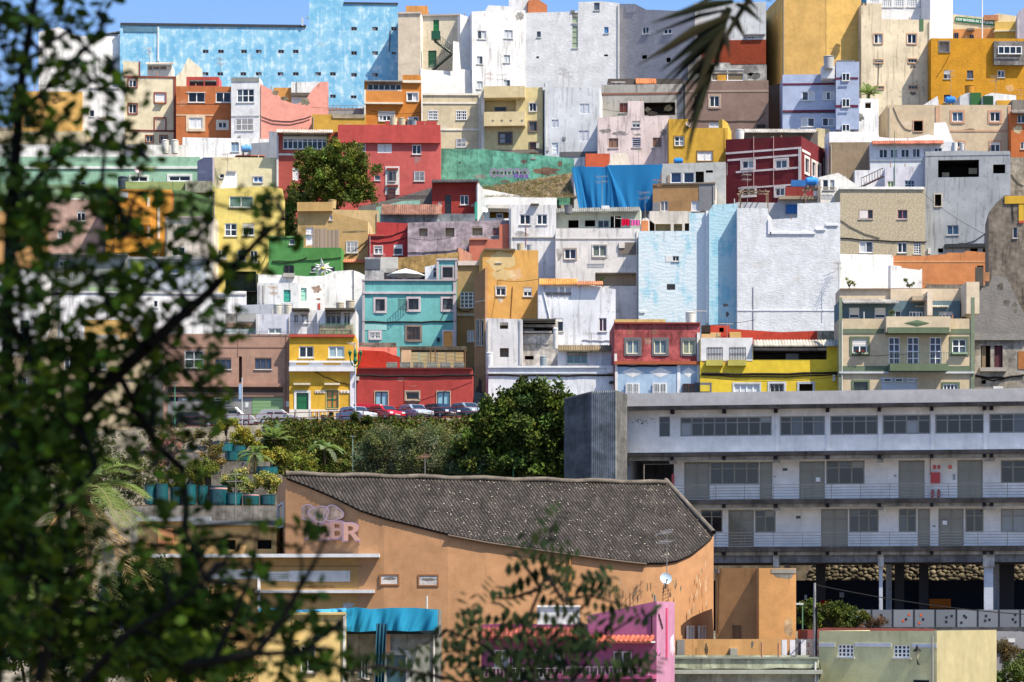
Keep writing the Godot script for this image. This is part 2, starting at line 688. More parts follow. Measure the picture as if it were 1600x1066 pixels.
func awning(fc: Face, q: Rect2, at: Dictionary, zz: float):
	var b := B.new(fc.t)
	var p := float(at.get("p", "1.2"))
	var gap := float(at.get("gap", "0.22"))
	var k := maxi(4, roundi(q.size.x / gap))
	for i in k:
		for j in 4:
			var a := (i + j / 4.0) / k
			var c := (i + (j + 1) / 4.0) / k
			var ha := absf(sin(a * k * PI)) * gap * 0.3
			var hc := absf(sin(c * k * PI)) * gap * 0.3
			var xa := lerpf(q.position.x, q.end.x, a)
			var xc := lerpf(q.position.x, q.end.x, c)
			b.quad(Vector3(xa, q.position.y + ha, zz + p), Vector3(xc, q.position.y + hc, zz + p), Vector3(xc, q.end.y + hc, zz), Vector3(xa, q.end.y + ha, zz))
			b.quad(Vector3(xa, q.position.y - 0.06, zz + p - 0.01), Vector3(xc, q.position.y - 0.06, zz + p - 0.01), Vector3(xc, q.position.y + hc, zz + p), Vector3(xa, q.position.y + ha, zz + p))
	b.quad(Vector3(q.end.x, q.position.y - 0.06, zz + p), Vector3(q.position.x, q.position.y - 0.06, zz + p), Vector3(q.position.x, q.end.y - 0.08, zz), Vector3(q.end.x, q.end.y - 0.08, zz))
	obj(at.get("as", "awning"), b, M(at.get("c", "#b9b3a6"), "dirty"), fc.root)


func face_of(root: Node3D, wo: Vector3, yaw: float) -> Face:
	var f := Face.new()
	f.root = root
	f.wo = wo
	f.wr = Vector3(cos(yaw), 0, -sin(yaw))
	f.wn = Vector3(sin(yaw), 0, cos(yaw))
	return f


# A flat-roofed house whose front fills that rectangle of the photograph. o: yaw in degrees (+ turns it to the right),
# d metres ahead, dep how deep, top the roofline as x, y pairs, kind of render, right: pieces on its right-hand side
func house(called: String, label: String, x0: float, y0: float, x1: float, y1: float, col: String, spec := "", o := {}) -> Dictionary:
	var yaw := deg_to_rad(o.get("yaw", 0.0))
	var d: float = o.get("d", 231.0 + (640.0 - y1) * 0.2)
	var c := P((x0 + x1) / 2, y1, d)
	var root := thing(called, label, o.get("cat", "house"), c, yaw)
	var f := face_of(root, c, yaw)
	var a := f.uv(x0, (y0 + y1) / 2).x
	var e := f.uv(x1, (y0 + y1) / 2).x
	var wo := c + f.wr * (a + e) / 2
	wo.y = minf(c.y, ground(c.x, c.z)) - 0.8
	root.position = wo
	f.wo = wo
	var w := e - a
	var dep: float = o.get("dep", 8.0)
	var top := []
	if o.has("top"):
		var t: Array = o.top
		for i in range(0, t.size(), 2):
			top.append(f.uv(t[i], t[i + 1]))
		top[0].x = -w / 2
		top[-1].x = w / 2
	else:
		var h := f.uv((x0 + x1) / 2, y0).y
		top = [Vector2(-w / 2, h), Vector2(w / 2, h)]
	var holes := []
	pieces(f, spec, holes)
	var kind: String = o.get("kind", "plaster")
	var b := B.new()
	wall_shape(b, top, 0, holes)
	var least := 1e9
	for p in top:
		least = minf(least, p.y)
	var hl: float = top[0].y
	var hr: float = top[-1].y
	b.quad(Vector3(-w / 2, 0, -dep), Vector3(-w / 2, 0, 0), Vector3(-w / 2, hl, 0), Vector3(-w / 2, hl, -dep))
	b.quad(Vector3(w / 2, 0, -dep), Vector3(-w / 2, 0, -dep), Vector3(-w / 2, hl, -dep), Vector3(w / 2, hr, -dep))
	var side := Face.new()
	side.root = root
	side.wo = wo + f.wr * w / 2
	side.wr = -f.wn
	side.wn = f.wr
	side.t = Transform3D(Basis(Vector3(0, 0, -1), Vector3.UP, Vector3(1, 0, 0)), Vector3(w / 2, 0, 0))
	var sh := []
	if o.has("right"):
		pieces(side, o.right, sh)
	var bs := B.new(side.t)
	wall_shape(bs, [Vector2(0, hr), Vector2(dep, hr)], 0, sh)
	if o.has("side"):
		obj("wall", bs, M(o.side, kind), root)
	else:
		b.v.append_array(bs.v)
		b.n.append_array(bs.n)
	obj("wall", b, M(col, kind), root)
	var rf := B.new()
	rf.box(-w / 2 + 0.02, least - 0.55, -dep + 0.02, w / 2 - 0.02, least - 0.3, -0.02)
	obj("roof", rf, M("#a39a90", "dirty"), root)
	for i in 2 + rng.randi() % 4:
		var u := rng.randf_range(-0.48, 0.48) * w
		stain(f, u, top_at(top, u) - 0.02, rng.randf_range(0.08, 0.3), rng.randf_range(0.3, 1.5), root)
	# repairs, a downpipe, vents on the roof
	if h_is_house(called):
		for i in rng.randi() % 3:
			var pw := rng.randf_range(0.5, 2.2)
			var ph := rng.randf_range(0.4, 1.4)
			var pu := rng.randf_range(-0.4, 0.4) * w
			patch(f, Rect2(pu - pw / 2, rng.randf_range(0.5, 0.9) * least - ph, pw, ph), ["#ffffff1e", "#5a504416", "#e8dcc41e"][rng.randi() % 3], 0.002, "stain")
		if rng.randf() < 0.4 and w > 3.0:
			var pb := B.new()
			var pu := (w / 2 - 0.2) * (1.0 if rng.randf() < 0.5 else -1.0)
			pb.tube(Vector3(pu, 0, 0.09), Vector3(pu, top_at(top, pu) - 0.25, 0.09), 0.05, 0.05, 6)
			obj("downpipe", pb, M(["#c4c2be", "#8f8d88", "#a8a49a"][rng.randi() % 3], "gloss"), root)
		for i in rng.randi() % 3:
			var pb := B.new()
			var pu := rng.randf_range(-0.45, 0.45) * w
			var pz := -rng.randf_range(0.4, 2.0)
			pb.tube(Vector3(pu, least - 0.4, pz), Vector3(pu, top_at(top, pu) + rng.randf_range(0.25, 0.8), pz), 0.06, 0.06, 6)
			obj("vent_pipe", pb, M(["#b4b2ae", "#7c7a76", "#a0765c"][rng.randi() % 3]), root)
	return {"root": root, "f": f, "side": side, "w": w, "dep": dep, "d": d, "h": least}


func h_is_house(called: String) -> bool:
	return called == "house" or called == "apartment_building"


# ---------------------------------------------------------------- the place
func _ready():
	rng.seed = 7
	var cam := Camera3D.new()
	cam.name = "camera"
	add_child(cam)
	cam.position = EYE
	var at := CameraAttributesPhysical.new()
	at.frustum_near = 0.5
	at.frustum_far = 8000.0
	at.frustum_focal_length = 90.0
	at.frustum_focus_distance = 225.0
	at.exposure_aperture = 6.7
	cam.attributes = at
	cam.projection = Camera3D.PROJECTION_FRUSTUM
	cam.near = 0.5
	cam.far = 8000.0
	cam.size = 1066.0 / F * 0.5
	cam.frustum_offset = Vector2(0, (HY - 533.0) / F * 0.5)
	cam.current = true
	var env := Environment.new()
	env.background_mode = Environment.BG_SKY
	env.tonemap_mode = Environment.TONE_MAPPER_LINEAR
	env.tonemap_exposure = 2.25
	env.sdfgi_enabled = true
	env.ssao_enabled = true
	env.ssil_enabled = true
	var sky := Sky.new()
	var sm := ProceduralSkyMaterial.new()
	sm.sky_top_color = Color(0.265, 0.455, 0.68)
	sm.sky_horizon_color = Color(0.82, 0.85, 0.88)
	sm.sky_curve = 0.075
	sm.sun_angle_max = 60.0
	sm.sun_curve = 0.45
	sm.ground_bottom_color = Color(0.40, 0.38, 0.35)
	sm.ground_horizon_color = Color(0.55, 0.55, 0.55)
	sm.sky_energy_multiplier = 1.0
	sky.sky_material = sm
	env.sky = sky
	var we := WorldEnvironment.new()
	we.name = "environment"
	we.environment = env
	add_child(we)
	var sun := DirectionalLight3D.new()
	sun.name = "sun"
	sun.light_energy = 1.35
	sun.light_color = Color(1.0, 0.955, 0.88)
	sun.light_angular_distance = 0.5
	sun.shadow_enabled = true
	add_child(sun)
	sun.look_at_from_position(Vector3.ZERO, -Vector3(sin(deg_to_rad(57)) * cos(deg_to_rad(56)), sin(deg_to_rad(56)), cos(deg_to_rad(57)) * cos(deg_to_rad(56))))
	textures()
	terrain()
	ridge_houses()
	upper_houses()
	middle_houses()
	lower_houses()
	street_houses()
	left_houses()
	school()
	hall()
	valley_houses()
	street()
	rooftops()
	gardens()
	foreground()


const HILL := [-40.0, -1.7, 6.0, -1.8, 14.0, -4.0, 40.0, -9.0, 100.0, -12.0, 128.0, -10.0, 150.0, -7.0, 170.0, -2.0, 180.0, -1.2, 203.0, -1.2, 206.0, 0.8, 221.5, 15.8, 223.0, 16.85, 232.0, 17.1, 238.0, 18.2, 280.0, 36.5, 331.0, 63.0, 350.0, 66.0, 420.0, 66.0, 4000.0, 40.0]


func ground(x: float, z: float) -> float:
	var d := -z
	var y := -1.7
	for i in range(0, HILL.size() - 2, 2):
		if d >= HILL[i] and d <= HILL[i + 2]:
			y = lerpf(HILL[i + 1], HILL[i + 3], (d - HILL[i]) / (HILL[i + 2] - HILL[i]))
			break
	var k := smoothstep(205.0, 221.0, d) * (1.0 - smoothstep(232.0, 250.0, d))
	return EYE.y + y + k * clampf((x + 12.0) * 0.035, -1.6, 0.9)


func terrain():
	var b := B.new()
	var xs := [-3000.0, -800.0, -300.0, -140.0]
	for i in 24:
		xs.append(-96.0 + i * 8.0)
	xs.append_array([140.0, 300.0, 800.0, 3000.0])
	var zs := []
	for i in range(0, HILL.size(), 2):
		zs.append(HILL[i])
		if i + 2 < HILL.size() and HILL[i + 2] - HILL[i] > 15 and HILL[i + 2] < 500:
			zs.append((HILL[i] + HILL[i + 2]) / 2)
	zs.push_front(-2500.0)
	for i in xs.size() - 1:
		for j in zs.size() - 1:
			var q := []
			for s in [[i, j], [i + 1, j], [i + 1, j + 1], [i, j + 1]]:
				var x: float = xs[s[0]]
				var z: float = -zs[s[1]]
				q.append(Vector3(x, ground(x, z), z))
			b.quad(q[0], q[1], q[2], q[3])
	struct("hillside_ground", b, M("#7d7566", "dirty"))


func grid_of(xs: Array, ys: Array, w: float, h: float, how: String) -> String:
	var s := ""
	for y in ys:
		for x in xs:
			s += "w %s %s %s %s %s;" % [x - w / 2, y - h / 2, x + w / 2, y + h / 2, how]
	return s


# ---------------------------------------------------------------- skyline
func ridge_houses():
	var ap := {"cat": "building"}
	var how := "f=#8a7a72 n=2 flat"
	var s := grid_of([321, 345, 381, 404, 439, 462], [80.5], 9, 5.5, how) + grid_of([321, 344, 380, 404, 438, 462, 497, 520], [115.5], 9, 5.5, how) + grid_of([520], [150.5], 9, 5.5, how)
	s += grid_of([553, 586], [45, 83, 117], 9, 6, how) + "w 611 42 620 48 " + how + ";w 612 81 619 85 " + how + ";w 548 149 557 154 " + how
	s += ";b 188 37.5 478 41 c=#43454c p=0.15 as=roof_edge;b 537 4 622 6.5 c=#43454c p=0.12 as=roof_edge;b 246 42 248.5 96 c=#dfe8ee p=0.1 as=pilaster;k 193 41.5 246 50 p=0.08 c=#4f7f9c as=cladding;k 478 25 483 29 p=0.2 c=#7ab4d4 as=chimney;k 471 28 474 41 p=0.3 c=#b4c4cc as=chimney"
	s += ";l 610 48 608 80 w=0.07 sag=0 c=#5c5c60"
	var o := {"cat": "building", "d": 331.0, "yaw": 3.0, "kind": "limewash", "dep": 14.0, "top": [187, 39, 483, 41, 483.1, -8, 537, -8, 537.1, 5, 622, 5]}
	house("apartment_building", "long flaking sky blue block with rows of tiny windows on the skyline", 187, -8, 622, 168, "#ffffff", s, o)
	house("house", "plain white house wall left of the flaking blue block, small dark window", 60, 52, 187, 196, "#e8e8e6", "w 125 99 132 106 f=#9ab;b 60 134 187 136 c=#c9c9c6 p=0.03", {"d": 330.0, "yaw": 10.0, "kind": "worn", "top": [60, 50, 92, 42, 120, 56, 187, 57]})
	var bb := B.new()
	var sh := thing("roof_shed", "small grey sloping shed roof beside the blue block", "shed", P(172, 57, 333.0))
	bb.box(-1.2, -1.5, -3, 1.2, 0.3, 0)
	obj("wall", bb, M("#a9b2bb", "plaster"), sh)
	bb = B.new()
	bb.quad(Vector3(-1.4, 0.25, 0.2), Vector3(1.3, 0.7, 0.2), Vector3(1.3, 0.8, -3.2), Vector3(-1.4, 0.35, -3.2))
	bb.quad(Vector3(-1.4, 0.1, 0.2), Vector3(1.3, 0.55, 0.2), Vector3(1.3, 0.7, 0.2), Vector3(-1.4, 0.25, 0.2))
	obj("roof", bb, M("#8d9094", "dirty"), sh)
	house("apartment_building", "narrow cream tower beside the blue block with a white right flank", 622, 20, 657, 172, "#d8c8ae", "b 621 19 658 21.5 c=#cfc4b4 p=0.15", {"cat": "building", "d": 329.0, "yaw": -4.0, "dep": 3.0, "side": "#ece7de"})
	house("house", "cream house with two green doors behind the outdoor metal stair", 657, 24, 722, 172, "#d9cbb0", "d 677 31 686 49 c=#1f6b33;d 669 79 682 106 c=#27512f;b 657 22.5 721 25 c=#b9aea0 p=0.2", {"d": 331.5, "yaw": -6.0, "dep": 6.0})
	house("house", "tall blank sunlit white wall right of the metal stair", 719, 22, 740, 172, "#efeeea", "", {"d": 329.5, "yaw": 12.0, "top": [719, 22, 738, 29, 740, 29]})
	house("garden_wall", "low stepped bright white wall under the metal stair", 657, 64, 740, 172, "#efeeea", "", {"cat": "wall", "d": 327.5, "yaw": 10.0, "dep": 1.0, "top": [657, 106, 672, 112, 680, 117, 690, 115, 707, 120, 708, 64, 717, 66, 720, 108, 740, 110]})
	house("rooftop_room", "small orange room on the roof behind the cream tower", 634, 9, 668, 22, "#d98a3c", "", {"cat": "building", "d": 336.0, "dep": 4.0})
	s = "w 746 48 759 61 f=#b4bcc2 pane=curtain;w 788 47 801 60 f=#aab6bd pane=curtain;w 745 88 754 100 f=#b4bcc2 pane=curtain;w 787 86 797 98 f=#aab6bd pane=curtain;w 745 127 754 139 f=#b4bcc2 pane=curtain;w 787 125 797 137 f=#aab6bd pane=curtain;l 737 18 738 140 sag=0 w=0.06 c=#c9c9cc;a 804 17 821 33 c=#a9a7a4"
	house("apartment_building", "tall smooth white block with six shuttered windows in two columns", 738, 18, 821, 172, "#e4e5e6", s, {"cat": "building", "d": 328.0, "yaw": 10.0, "kind": "worn", "top": [738, 18, 760, 17, 805, 16, 821, 16]})
	house("rooftop_room", "white gabled attic room on top of the smooth white block", 757, 8, 797, 18, "#eaeaea", "", {"cat": "building", "d": 332.0, "top": [757, 18, 763, 8, 797, 10]})
	house("rooftop_room", "white stair tower above the smooth white block", 795, -6, 826, 18, "#e2e3e6", "", {"cat": "building", "d": 333.0})
	house("rooftop_room", "terracotta orange attic gable on the white skyline", 825, -4, 855, 20, "#c26a3c", "", {"cat": "building", "d": 332.0, "top": [825, 1, 838, -3, 855, 8], "yaw": 6.0})
	s = "w 839 49 845 58 f=#6a7080;o 838 88 842 91;w 894 20 903 36 n=1 r=2 pane=#93a184 f=#9aa29a;w 894 40 903 75 n=1 r=4 pane=#93a184 f=#9aa29a;w 928 4 937 16 n=1 f=#99a;w 944 42 951 52 n=1 f=#8fa9c0 pane=#4a7ba8;o 944 85 950 88;k 892 16 898 20 p=0.1 c=#777 as=vent"
	house("apartment_building", "big rough whitewashed party wall with a tall glass block strip", 821, 2, 968, 172, "#d9dce0", s, {"cat": "building", "d": 328.5, "yaw": -2.0, "kind": "rough", "dep": 12.0, "top": [821, 20, 898, 18, 904, 16, 904.1, 3, 940, 2, 968, 5]})
	s = "w 1004 42 1014 53 f=#d5dde0;w 1037 45 1050 53 f=#e0e4e6;o 1003 86 1011 92 c=#3b3436;o 1041 90 1048 97 c=#3b3436;k 978 9 992 20 p=0.06 c=#9a9aa6 as=patch"
	house("apartment_building", "rough party wall with shade painted in as lilac grey behind the hanging palm leaf", 968, 6, 1086, 172, "#9c9ca6", s, {"cat": "building", "d": 327.5, "yaw": -26.0, "kind": "rough", "dep": 6.0, "top": [968, 6, 992, 6, 1010, 15, 1086, 18]})  # shadow tone put into the wall colour, besides turning it from the sun
	s = "w 1168 56 1179 62 f=#e6e6e6;b 1085 60 1197 63 c=#c9cace p=0.06;k 1085 63 1197 101 p=0.12 c=#8c3f28 as=cladding kind=rough;b 1165 53 1196 55 c=#b9bcc0 p=0.5"
	house("apartment_building", "pale grey block with a brick red lower band at the gap of sky", 1085, 4, 1197, 172, "#c3c7ca", s, {"cat": "building", "d": 327.0, "yaw": -4.0, "dep": 12.0, "kind": "worn"})
	house("garden_wall", "roof wall with peeling green and white paint behind a glazed terrace", 1075, 98, 1198, 172, "#b5b2ac", "a 1078 98 1108 118 c=#7fae8c;a 1110 99 1140 112 c=#d8d6d0;a 1150 100 1190 120 c=#8e8a88;a 1165 112 1190 126 c=#6d6a6a", {"cat": "wall", "d": 325.0, "dep": 1.0, "kind": "dirty", "top": [1075, 101, 1120, 98, 1140, 98, 1142, 102, 1198, 101]})
	house("house", "small orange house far off in the gap of sky", 1211, 30, 1222, 140, "#d9936a", "b 1196 76 1224 78 c=#6d6a70 p=0.1", {"d": 342.0})
	house("garden_wall", "white and green painted wall at the end of the narrow alley", 1197, 96, 1222, 172, "#dfe0de", "k 1206 97 1221 117 p=0.05 c=#3f9c86 as=mural;a 1204 112 1221 131 c=#5c7a6c;a 1198 109 1204 124 c=#5e4a8c", {"cat": "wall", "d": 338.0, "dep": 1.0})
	house("house", "low flat roofed grey house with a railing in the gap of sky", 1196, 76, 1224, 140, "#a5a19c", "o 1200 82 1210 94", {"d": 341.0})
	house("garden_wall", "dark brown alley wall beside the tall ochre block", 1200, 132, 1223, 206, "#4a3b34", "", {"cat": "wall", "d": 322.0, "yaw": -30.0, "dep": 0.3})
	house("apartment_building", "tall blank ochre yellow gable with a pale strip, right of the sky gap", 1222, -10, 1346, 172, "#cb9d4e", "k 1291 -10 1346 150 p=0.04 c=#dfae52 as=pilaster", {"cat": "building", "d": 328.0, "yaw": 6.6, "dep": 12.0, "top": [1222, -10, 1346, -10], "side": "#c9994a"})
	s = "w 1366 53 1379 68 t=#d3a47a tw=0.12;w 1418 53 1432 68 t=#d3a47a tw=0.14;w 1366 93 1380 98 n=3 t=#d3a47a tw=0.1 f=#888;w 1419 92 1433 98 n=3 t=#d3a47a tw=0.1 f=#888;w 1367 135 1381 139 n=3 t=#d3a47a tw=0.1 f=#888;w 1420 134 1434 139 n=3 t=#d3a47a tw=0.1 f=#888"
	s += ";a 1366 99 1380 108 c=#a39684;a 1421 100 1432 108 c=#8c8074;a 1420 142 1434 150 c=#8c8074;k 1437 30 1443 48 p=0.06 c=#4f7a52 as=stain;l 1373 100 1372 134 sag=0 c=#55504a"
	house("apartment_building", "stained cream tower with orange framed windows beside the ochre gable", 1346, 4, 1454, 172, "#dccbaa", s, {"cat": "building", "d": 327.0, "yaw": 4.0, "kind": "worn", "dep": 10.0, "top": [1346, 6, 1378, 5, 1378.1, 30, 1454, 31]})
	s = "w 1359 -6 1373 5 n=5 r=4 f=#d9dde0;w 1378 -4 1393 11 n=5 r=5 f=#d9dde0;w 1397 -4 1412 11 n=5 r=5 f=#d9dde0;w 1417 -4 1433 11 n=5 r=5 f=#d9dde0;w 1437 -4 1452 11 n=5 r=5 f=#d9dde0;w 1437 20 1452 30 n=5 r=3 f=#d9dde0"
	house("apartment_building", "white block with gridded stair windows behind the stained cream tower", 1352, -14, 1489, 172, "#e6e7e8", s, {"cat": "building", "d": 333.0, "yaw": 4.0, "dep": 12.0})
	house("apartment_building", "blank brilliant white wing at the right end of the gridded white block", 1454, -14, 1489, 172, "#f2f2f2", "", {"cat": "building", "d": 330.5, "yaw": 14.0, "dep": 4.0})
	# the school on the ridge with its sign
	var h := house("school_building", "cream and orange school with a green name board on the ridge", 1489, 22, 1602, 172, "#ddcba2", "k 1489 45 1560 62 p=0.05 c=#cf8240 as=painted_band;w 1491 51 1498 61 f=#6a5a50 z=0.06;w 1515 54 1522 61 f=#6a5a50 z=0.06;k 1510 46 1522 49 p=0.8 c=#8a7a70 as=canopy;k 1554 37 1590 51 p=1.2 c=#dcb24e as=wing;k 1554 52 1590 70 p=1.1 c=#d8a83c as=wing;b 1552 50.5 1592 52.5 c=#e6d9b0 p=1.4;k 1537 24 1560 32 p=0.3 c=#c07a52 as=gable", {"cat": "school", "d": 340.0, "yaw": -6.0, "top": [1489, 22, 1537, 27, 1560, 21, 1602, 27]})
	var f: Face = h.f
	var q := f.rect(1492.5, 29, 1553.5, 37)
	var bd := B.new(f.t * Transform3D(Basis(Vector3(0, 0, 1), deg_to_rad(-7.5)), Vector3(q.get_center().x, q.get_center().y, 0)))
	bd.box(-q.size.x / 2, -q.size.y / 2, 0, q.size.x / 2, q.size.y / 2, 0.1)
	var sg := obj("name_board", bd, M("#1f6a4a"), h.root)
	var le: MeshInstance3D = lettering(f, Rect2(-q.size.x * 0.475, -q.size.y * 0.37, q.size.x * 0.95, q.size.y * 0.74), "CEIP BATERÍA DE SAN JUAN", "#eef2ee", 0.11, sg)
	le.transform = bd.t * le.transform
	house("house", "lilac grey house corner at the right edge of the skyline", 1590, 12, 1640, 120, "#b9b0bc", "b 1590 30 1592 60 c=#cfc6c6 p=0.1", {"d": 334.0, "yaw": -8.0, "top": [1590, 20, 1602, 10, 1640, 10]})
	s = "o 1468 65 1483 81 t=#8a8580 tw=0.12 c=#b0aca6 dp=0.5;w 1475 110 1485 123 f=#556;w 1511 110 1521 123 f=#6a5a50;w 1559 110 1570 121;w 1475 148 1485 160 f=#445;k 1552 66 1600 103 p=0.6 c=#8f8b88 as=annex kind=dirty;w 1560 72 1597 84 n=4 z=0.63;l 1485 82 1463 120 sag=0.3 c=#6a4a18"
	house("apartment_building", "deep mustard orange block with small windows under the ridge school", 1455, 60, 1625, 172, "#c98408", s, {"cat": "building", "d": 325.0, "yaw": 1.0, "kind": "rough", "dep": 8.0})
	# the metal stair between the cream walls
	var fc := face_of(null, P(690, 110, 329.0), 0.0)
	var st := thing("metal_stair", "green metal stair zigzagging between two cream walls to green doors", "stair", P(690, 110, 329.0))
	for run in [[678, 61, 706, 81], [706, 82, 676, 107]]:
		var a := fc.uv(run[0], run[1])
		var c := fc.uv(run[2], run[3])
		var bt := B.new()
		var br := B.new()
		for i in 9:
			var p := a.lerp(c, i / 8.0)
			bt.box(p.x - 0.16, p.y - 0.04, -0.9, p.x + 0.16, p.y, 0.0)
			br.tube(Vector3(p.x, p.y, 0), Vector3(p.x, p.y + 0.95, 0), 0.025, 0.025, 4)
		br.tube(Vector3(a.x, a.y + 0.95, 0), Vector3(c.x, c.y + 0.95, 0), 0.035, 0.035, 5)
		br.tube(Vector3(a.x, a.y - 0.12, 0.0), Vector3(c.x, c.y - 0.12, 0.0), 0.09, 0.09, 4)
		br.tube(Vector3(a.x, a.y - 0.12, -0.9), Vector3(c.x, c.y - 0.12, -0.9), 0.09, 0.09, 4)
		obj("flight", bt, M("#39423a", "gloss"), st)
		obj("railing", br, M("#3c4a3e", "gloss"), st)
	var bl := B.new()
	var la := fc.rect(674, 49, 688, 62)
	bl.box(la.position.x, la.position.y, -0.5, la.end.x, la.end.y, 0.3)
	obj("landing_screen", bl, M("#1f4a32", "gloss"), st)


# ---------------------------------------------------------------- upper rows
func upper_houses():
	var s := "w 201 122 213 136 t=#7c3a30 tw=0.16;s 242 146 258 160 n=1 t=#7c3a30 tw=0.16;s 242 185 258 203 n=1 f=#cfc2ae t=#7c3a30 tw=0.16;w 201 163 213 177 t=#7c3a30 tw=0.16;w 228 212 239 222 f=#b9a58a t=#7c3a30 tw=0.1;w 250 212 261 222 f=#b9a58a t=#7c3a30 tw=0.1;b 192 119 275 121.5 c=#7c3a30;b 192 203 275 205.5 c=#6a3028;b 271 120 275 222 c=#7c3a30;b 217 96 219 120 c=#7c3a30;k 244 160 256 162 p=0.4 c=#c98a52 as=planter"
	house("house", "cream house with dark red window frames below the blue block", 192, 95, 275, 224, "#dccfac", s, {"d": 318.0, "yaw": 5.0, "top": [192, 95, 217, 97, 219, 119, 275, 119]})
	house("rooftop_room", "glazed white rooftop room with three dark panes above the cream house", 230, 101, 268, 120, "#e0ddd6", "w 231 103 238 109 n=1;w 239 103 249 109 n=1;w 250 103 260 109 n=1;r 228 98 272 102 p=0.8 c=#c9b8a8", {"cat": "building", "d": 322.0, "dep": 3.0})
	house("house", "cream gable end standing in front of the blue wall", 272, 90, 316, 140, "#e2d6bc", "", {"d": 324.0, "yaw": 8.0, "top": [272, 121, 283, 112, 294, 90, 316, 108]})
	s = "w 294 144 320 160 n=2 r=1 f=#dfe0e0;w 337 144 361 160 n=2 f=#dfe0e0;s 295 184 316 201 t=#d9c2a4 tw=0.35;w 341 191 354 200 t=#d9cdbc tw=0.28;b 275 179 334 181 c=#d3b08a p=0.04;b 275 162 361 163 c=#a8542c p=0.03;b 291 145 321 144 c=#ddd"
	house("house", "burnt orange house with two wide white windows and a railed roof", 275, 135, 362, 222, "#b9602c", s, {"d": 316.0, "yaw": 2.0})
	house("rooftop_room", "small red rooftop room with bars on the burnt orange house", 291, 120, 342, 138, "#a33a32", "o 296 125 318 134 c=#7a2a24 dp=0.6 bars;o 320 125 338 134 c=#7a2a24 dp=0.6 bars", {"cat": "building", "d": 319.0, "dep": 3.0, "side": "#c65058"})
	s = "w 370 139 397 160 n=3 r=2;w 368 185 396 204 n=3 r=2 bars=#e2e2e2;b 361 121 405 128 c=#8d918e p=0.06;b 361 180 405 182 c=#cfd0d2 p=0.06;k 372 212 376 215 p=0.1 c=#aaa as=vent"
	house("house", "narrow white house with large gridded windows next to the pink wall", 361, 121, 405, 226, "#dfe2e6", s, {"d": 314.0, "yaw": -3.0, "dep": 3.0})
	s = "l 405 181 486 181 sag=0.7;l 405 186 484 186 sag=0.7 c=#6a4a44;a 424 140 436 150 c=#8a7a66;a 436 150 452 158 c=#7a6f5c;a 468 152 486 166 c=#8d8a74"
	house("house", "long salmon pink wall with a ragged broken roofline", 405, 126, 513, 226, "#de8c7c", s, {"d": 315.0, "yaw": 10.0, "top": [405, 130, 428, 143, 444, 157, 462, 163, 476, 158, 488, 140, 500, 128, 513, 128]})
	house("rooftop_room", "white roof wall with a ragged foot behind the pink wall", 455, 128, 505, 165, "#e8e8e6", "l 463 128 463 150 sag=0;k 455 146 494 151 p=0.5 c=#6d6358 as=canopy", {"cat": "building", "d": 319.0, "dep": 2.0})
	house("rooftop_room", "small orange roof wall left of the white one behind the pink wall", 427, 137, 455, 165, "#cf8a3a", "", {"cat": "building", "d": 319.5, "dep": 2.0})
	house("house", "low mustard yellow house right of the pink wall", 487, 179, 572, 215, "#c9952a", "k 519 179 570 185 p=0.1 c=#b9a98c as=rubble kind=dirty;l 487 168 570 170 sag=0 c=#8a6a5a", {"d": 311.0, "yaw": 3.0})
	house("house", "low grey wall house with a railing under the blue block", 513, 169, 570, 200, "#9a9c9e", "g 513 165 570 171 c=#7a4a4a gap=0.5", {"d": 318.0})
	s = "w 636 145 653 158 pane=curtain t=#e0d8c6 tw=0.12;w 592 175 616 189 n=4 t=#e0d8c6 tw=0.1;w 637 182 654 192 pane=curtain;k 629 126 658 130 p=0.3 c=#e6dcc6 as=cornice;b 569 141 628 143 c=#e6dcc6 p=0.2;k 569 161 630 163.5 p=0.5 c=#e6dcc6 as=balcony_edge;k 570 143 629 161 p=0.35 c=#d07c2c as=balcony;w 574 129 627 141 n=6 f=#b9c2c6 z=-0.0;r 570 126 628 129 p=0.6 c=#6d6f74;b 569 141 571.5 196 c=#e6dcc6 p=0.45"
	house("house", "bright orange house with a glazed balcony and white bands", 569, 126, 658, 200, "#c8701c", s, {"d": 312.0, "yaw": 2.0})
	house("rooftop_room", "orange stair head on top of the bright orange house", 629, 117, 657, 128, "#cc7a26", "", {"cat": "building", "d": 313.5, "dep": 3.0})
	s = "w 669 173 684 187 n=2 r=3 grid;w 713 173 729 187 n=2 r=3 grid;w 713 217 728 230 n=2 r=2 bars=#d8d8dc;b 660 146 751 149 c=#e9e2d2 p=0.12;b 660 160 751 162.5 c=#e9e2d2 p=0.08;b 660 201 751 204 c=#e9e2d2 p=0.08;b 748 147 752 235 c=#e9e2d2 p=0.12"
	house("house", "cream house with white bands and gridded windows above the teal wall", 660, 147, 751, 238, "#d2c09a", s, {"d": 311.0, "yaw": 1.0})
	s = "k 757 137 821 155 p=1.0 c=#dcc794 as=balcony;o 757 156 806 177 c=#d8c690 dp=1.2;w 773 167 791 176 n=2 f=#3a3a44 z=-1.0;k 757 177 821 199 p=1.0 c=#dcc794 as=balcony;w 827 161 838 174 t=#dcd6c6 tw=0.1;w 827 190 839 205 t=#8a7a66 tw=0.14 f=#6d5c4c;w 780 208 799 224 n=2 r=2 t=#7a6a5a tw=0.16 f=#4a3628;d 828 223 838 238 c=#4a2a1c t=#6d5c50 tw=0.12;b 752 137 757 238 c=#e2dccc p=0.15;b 757 234 848 240 c=#8a7f74 p=0.06"
	s += ";m 767 186 773 191 z=1.0 c=#8f8a74;m 781 186 787 191 z=1.0 c=#8f8a74;m 795 186 801 191 z=1.0 c=#8f8a74;m 813 186 818 191 z=1.0 c=#8f8a74;k 838 224 843 232 p=0.15 c=#bdb9b0 as=meter_box"
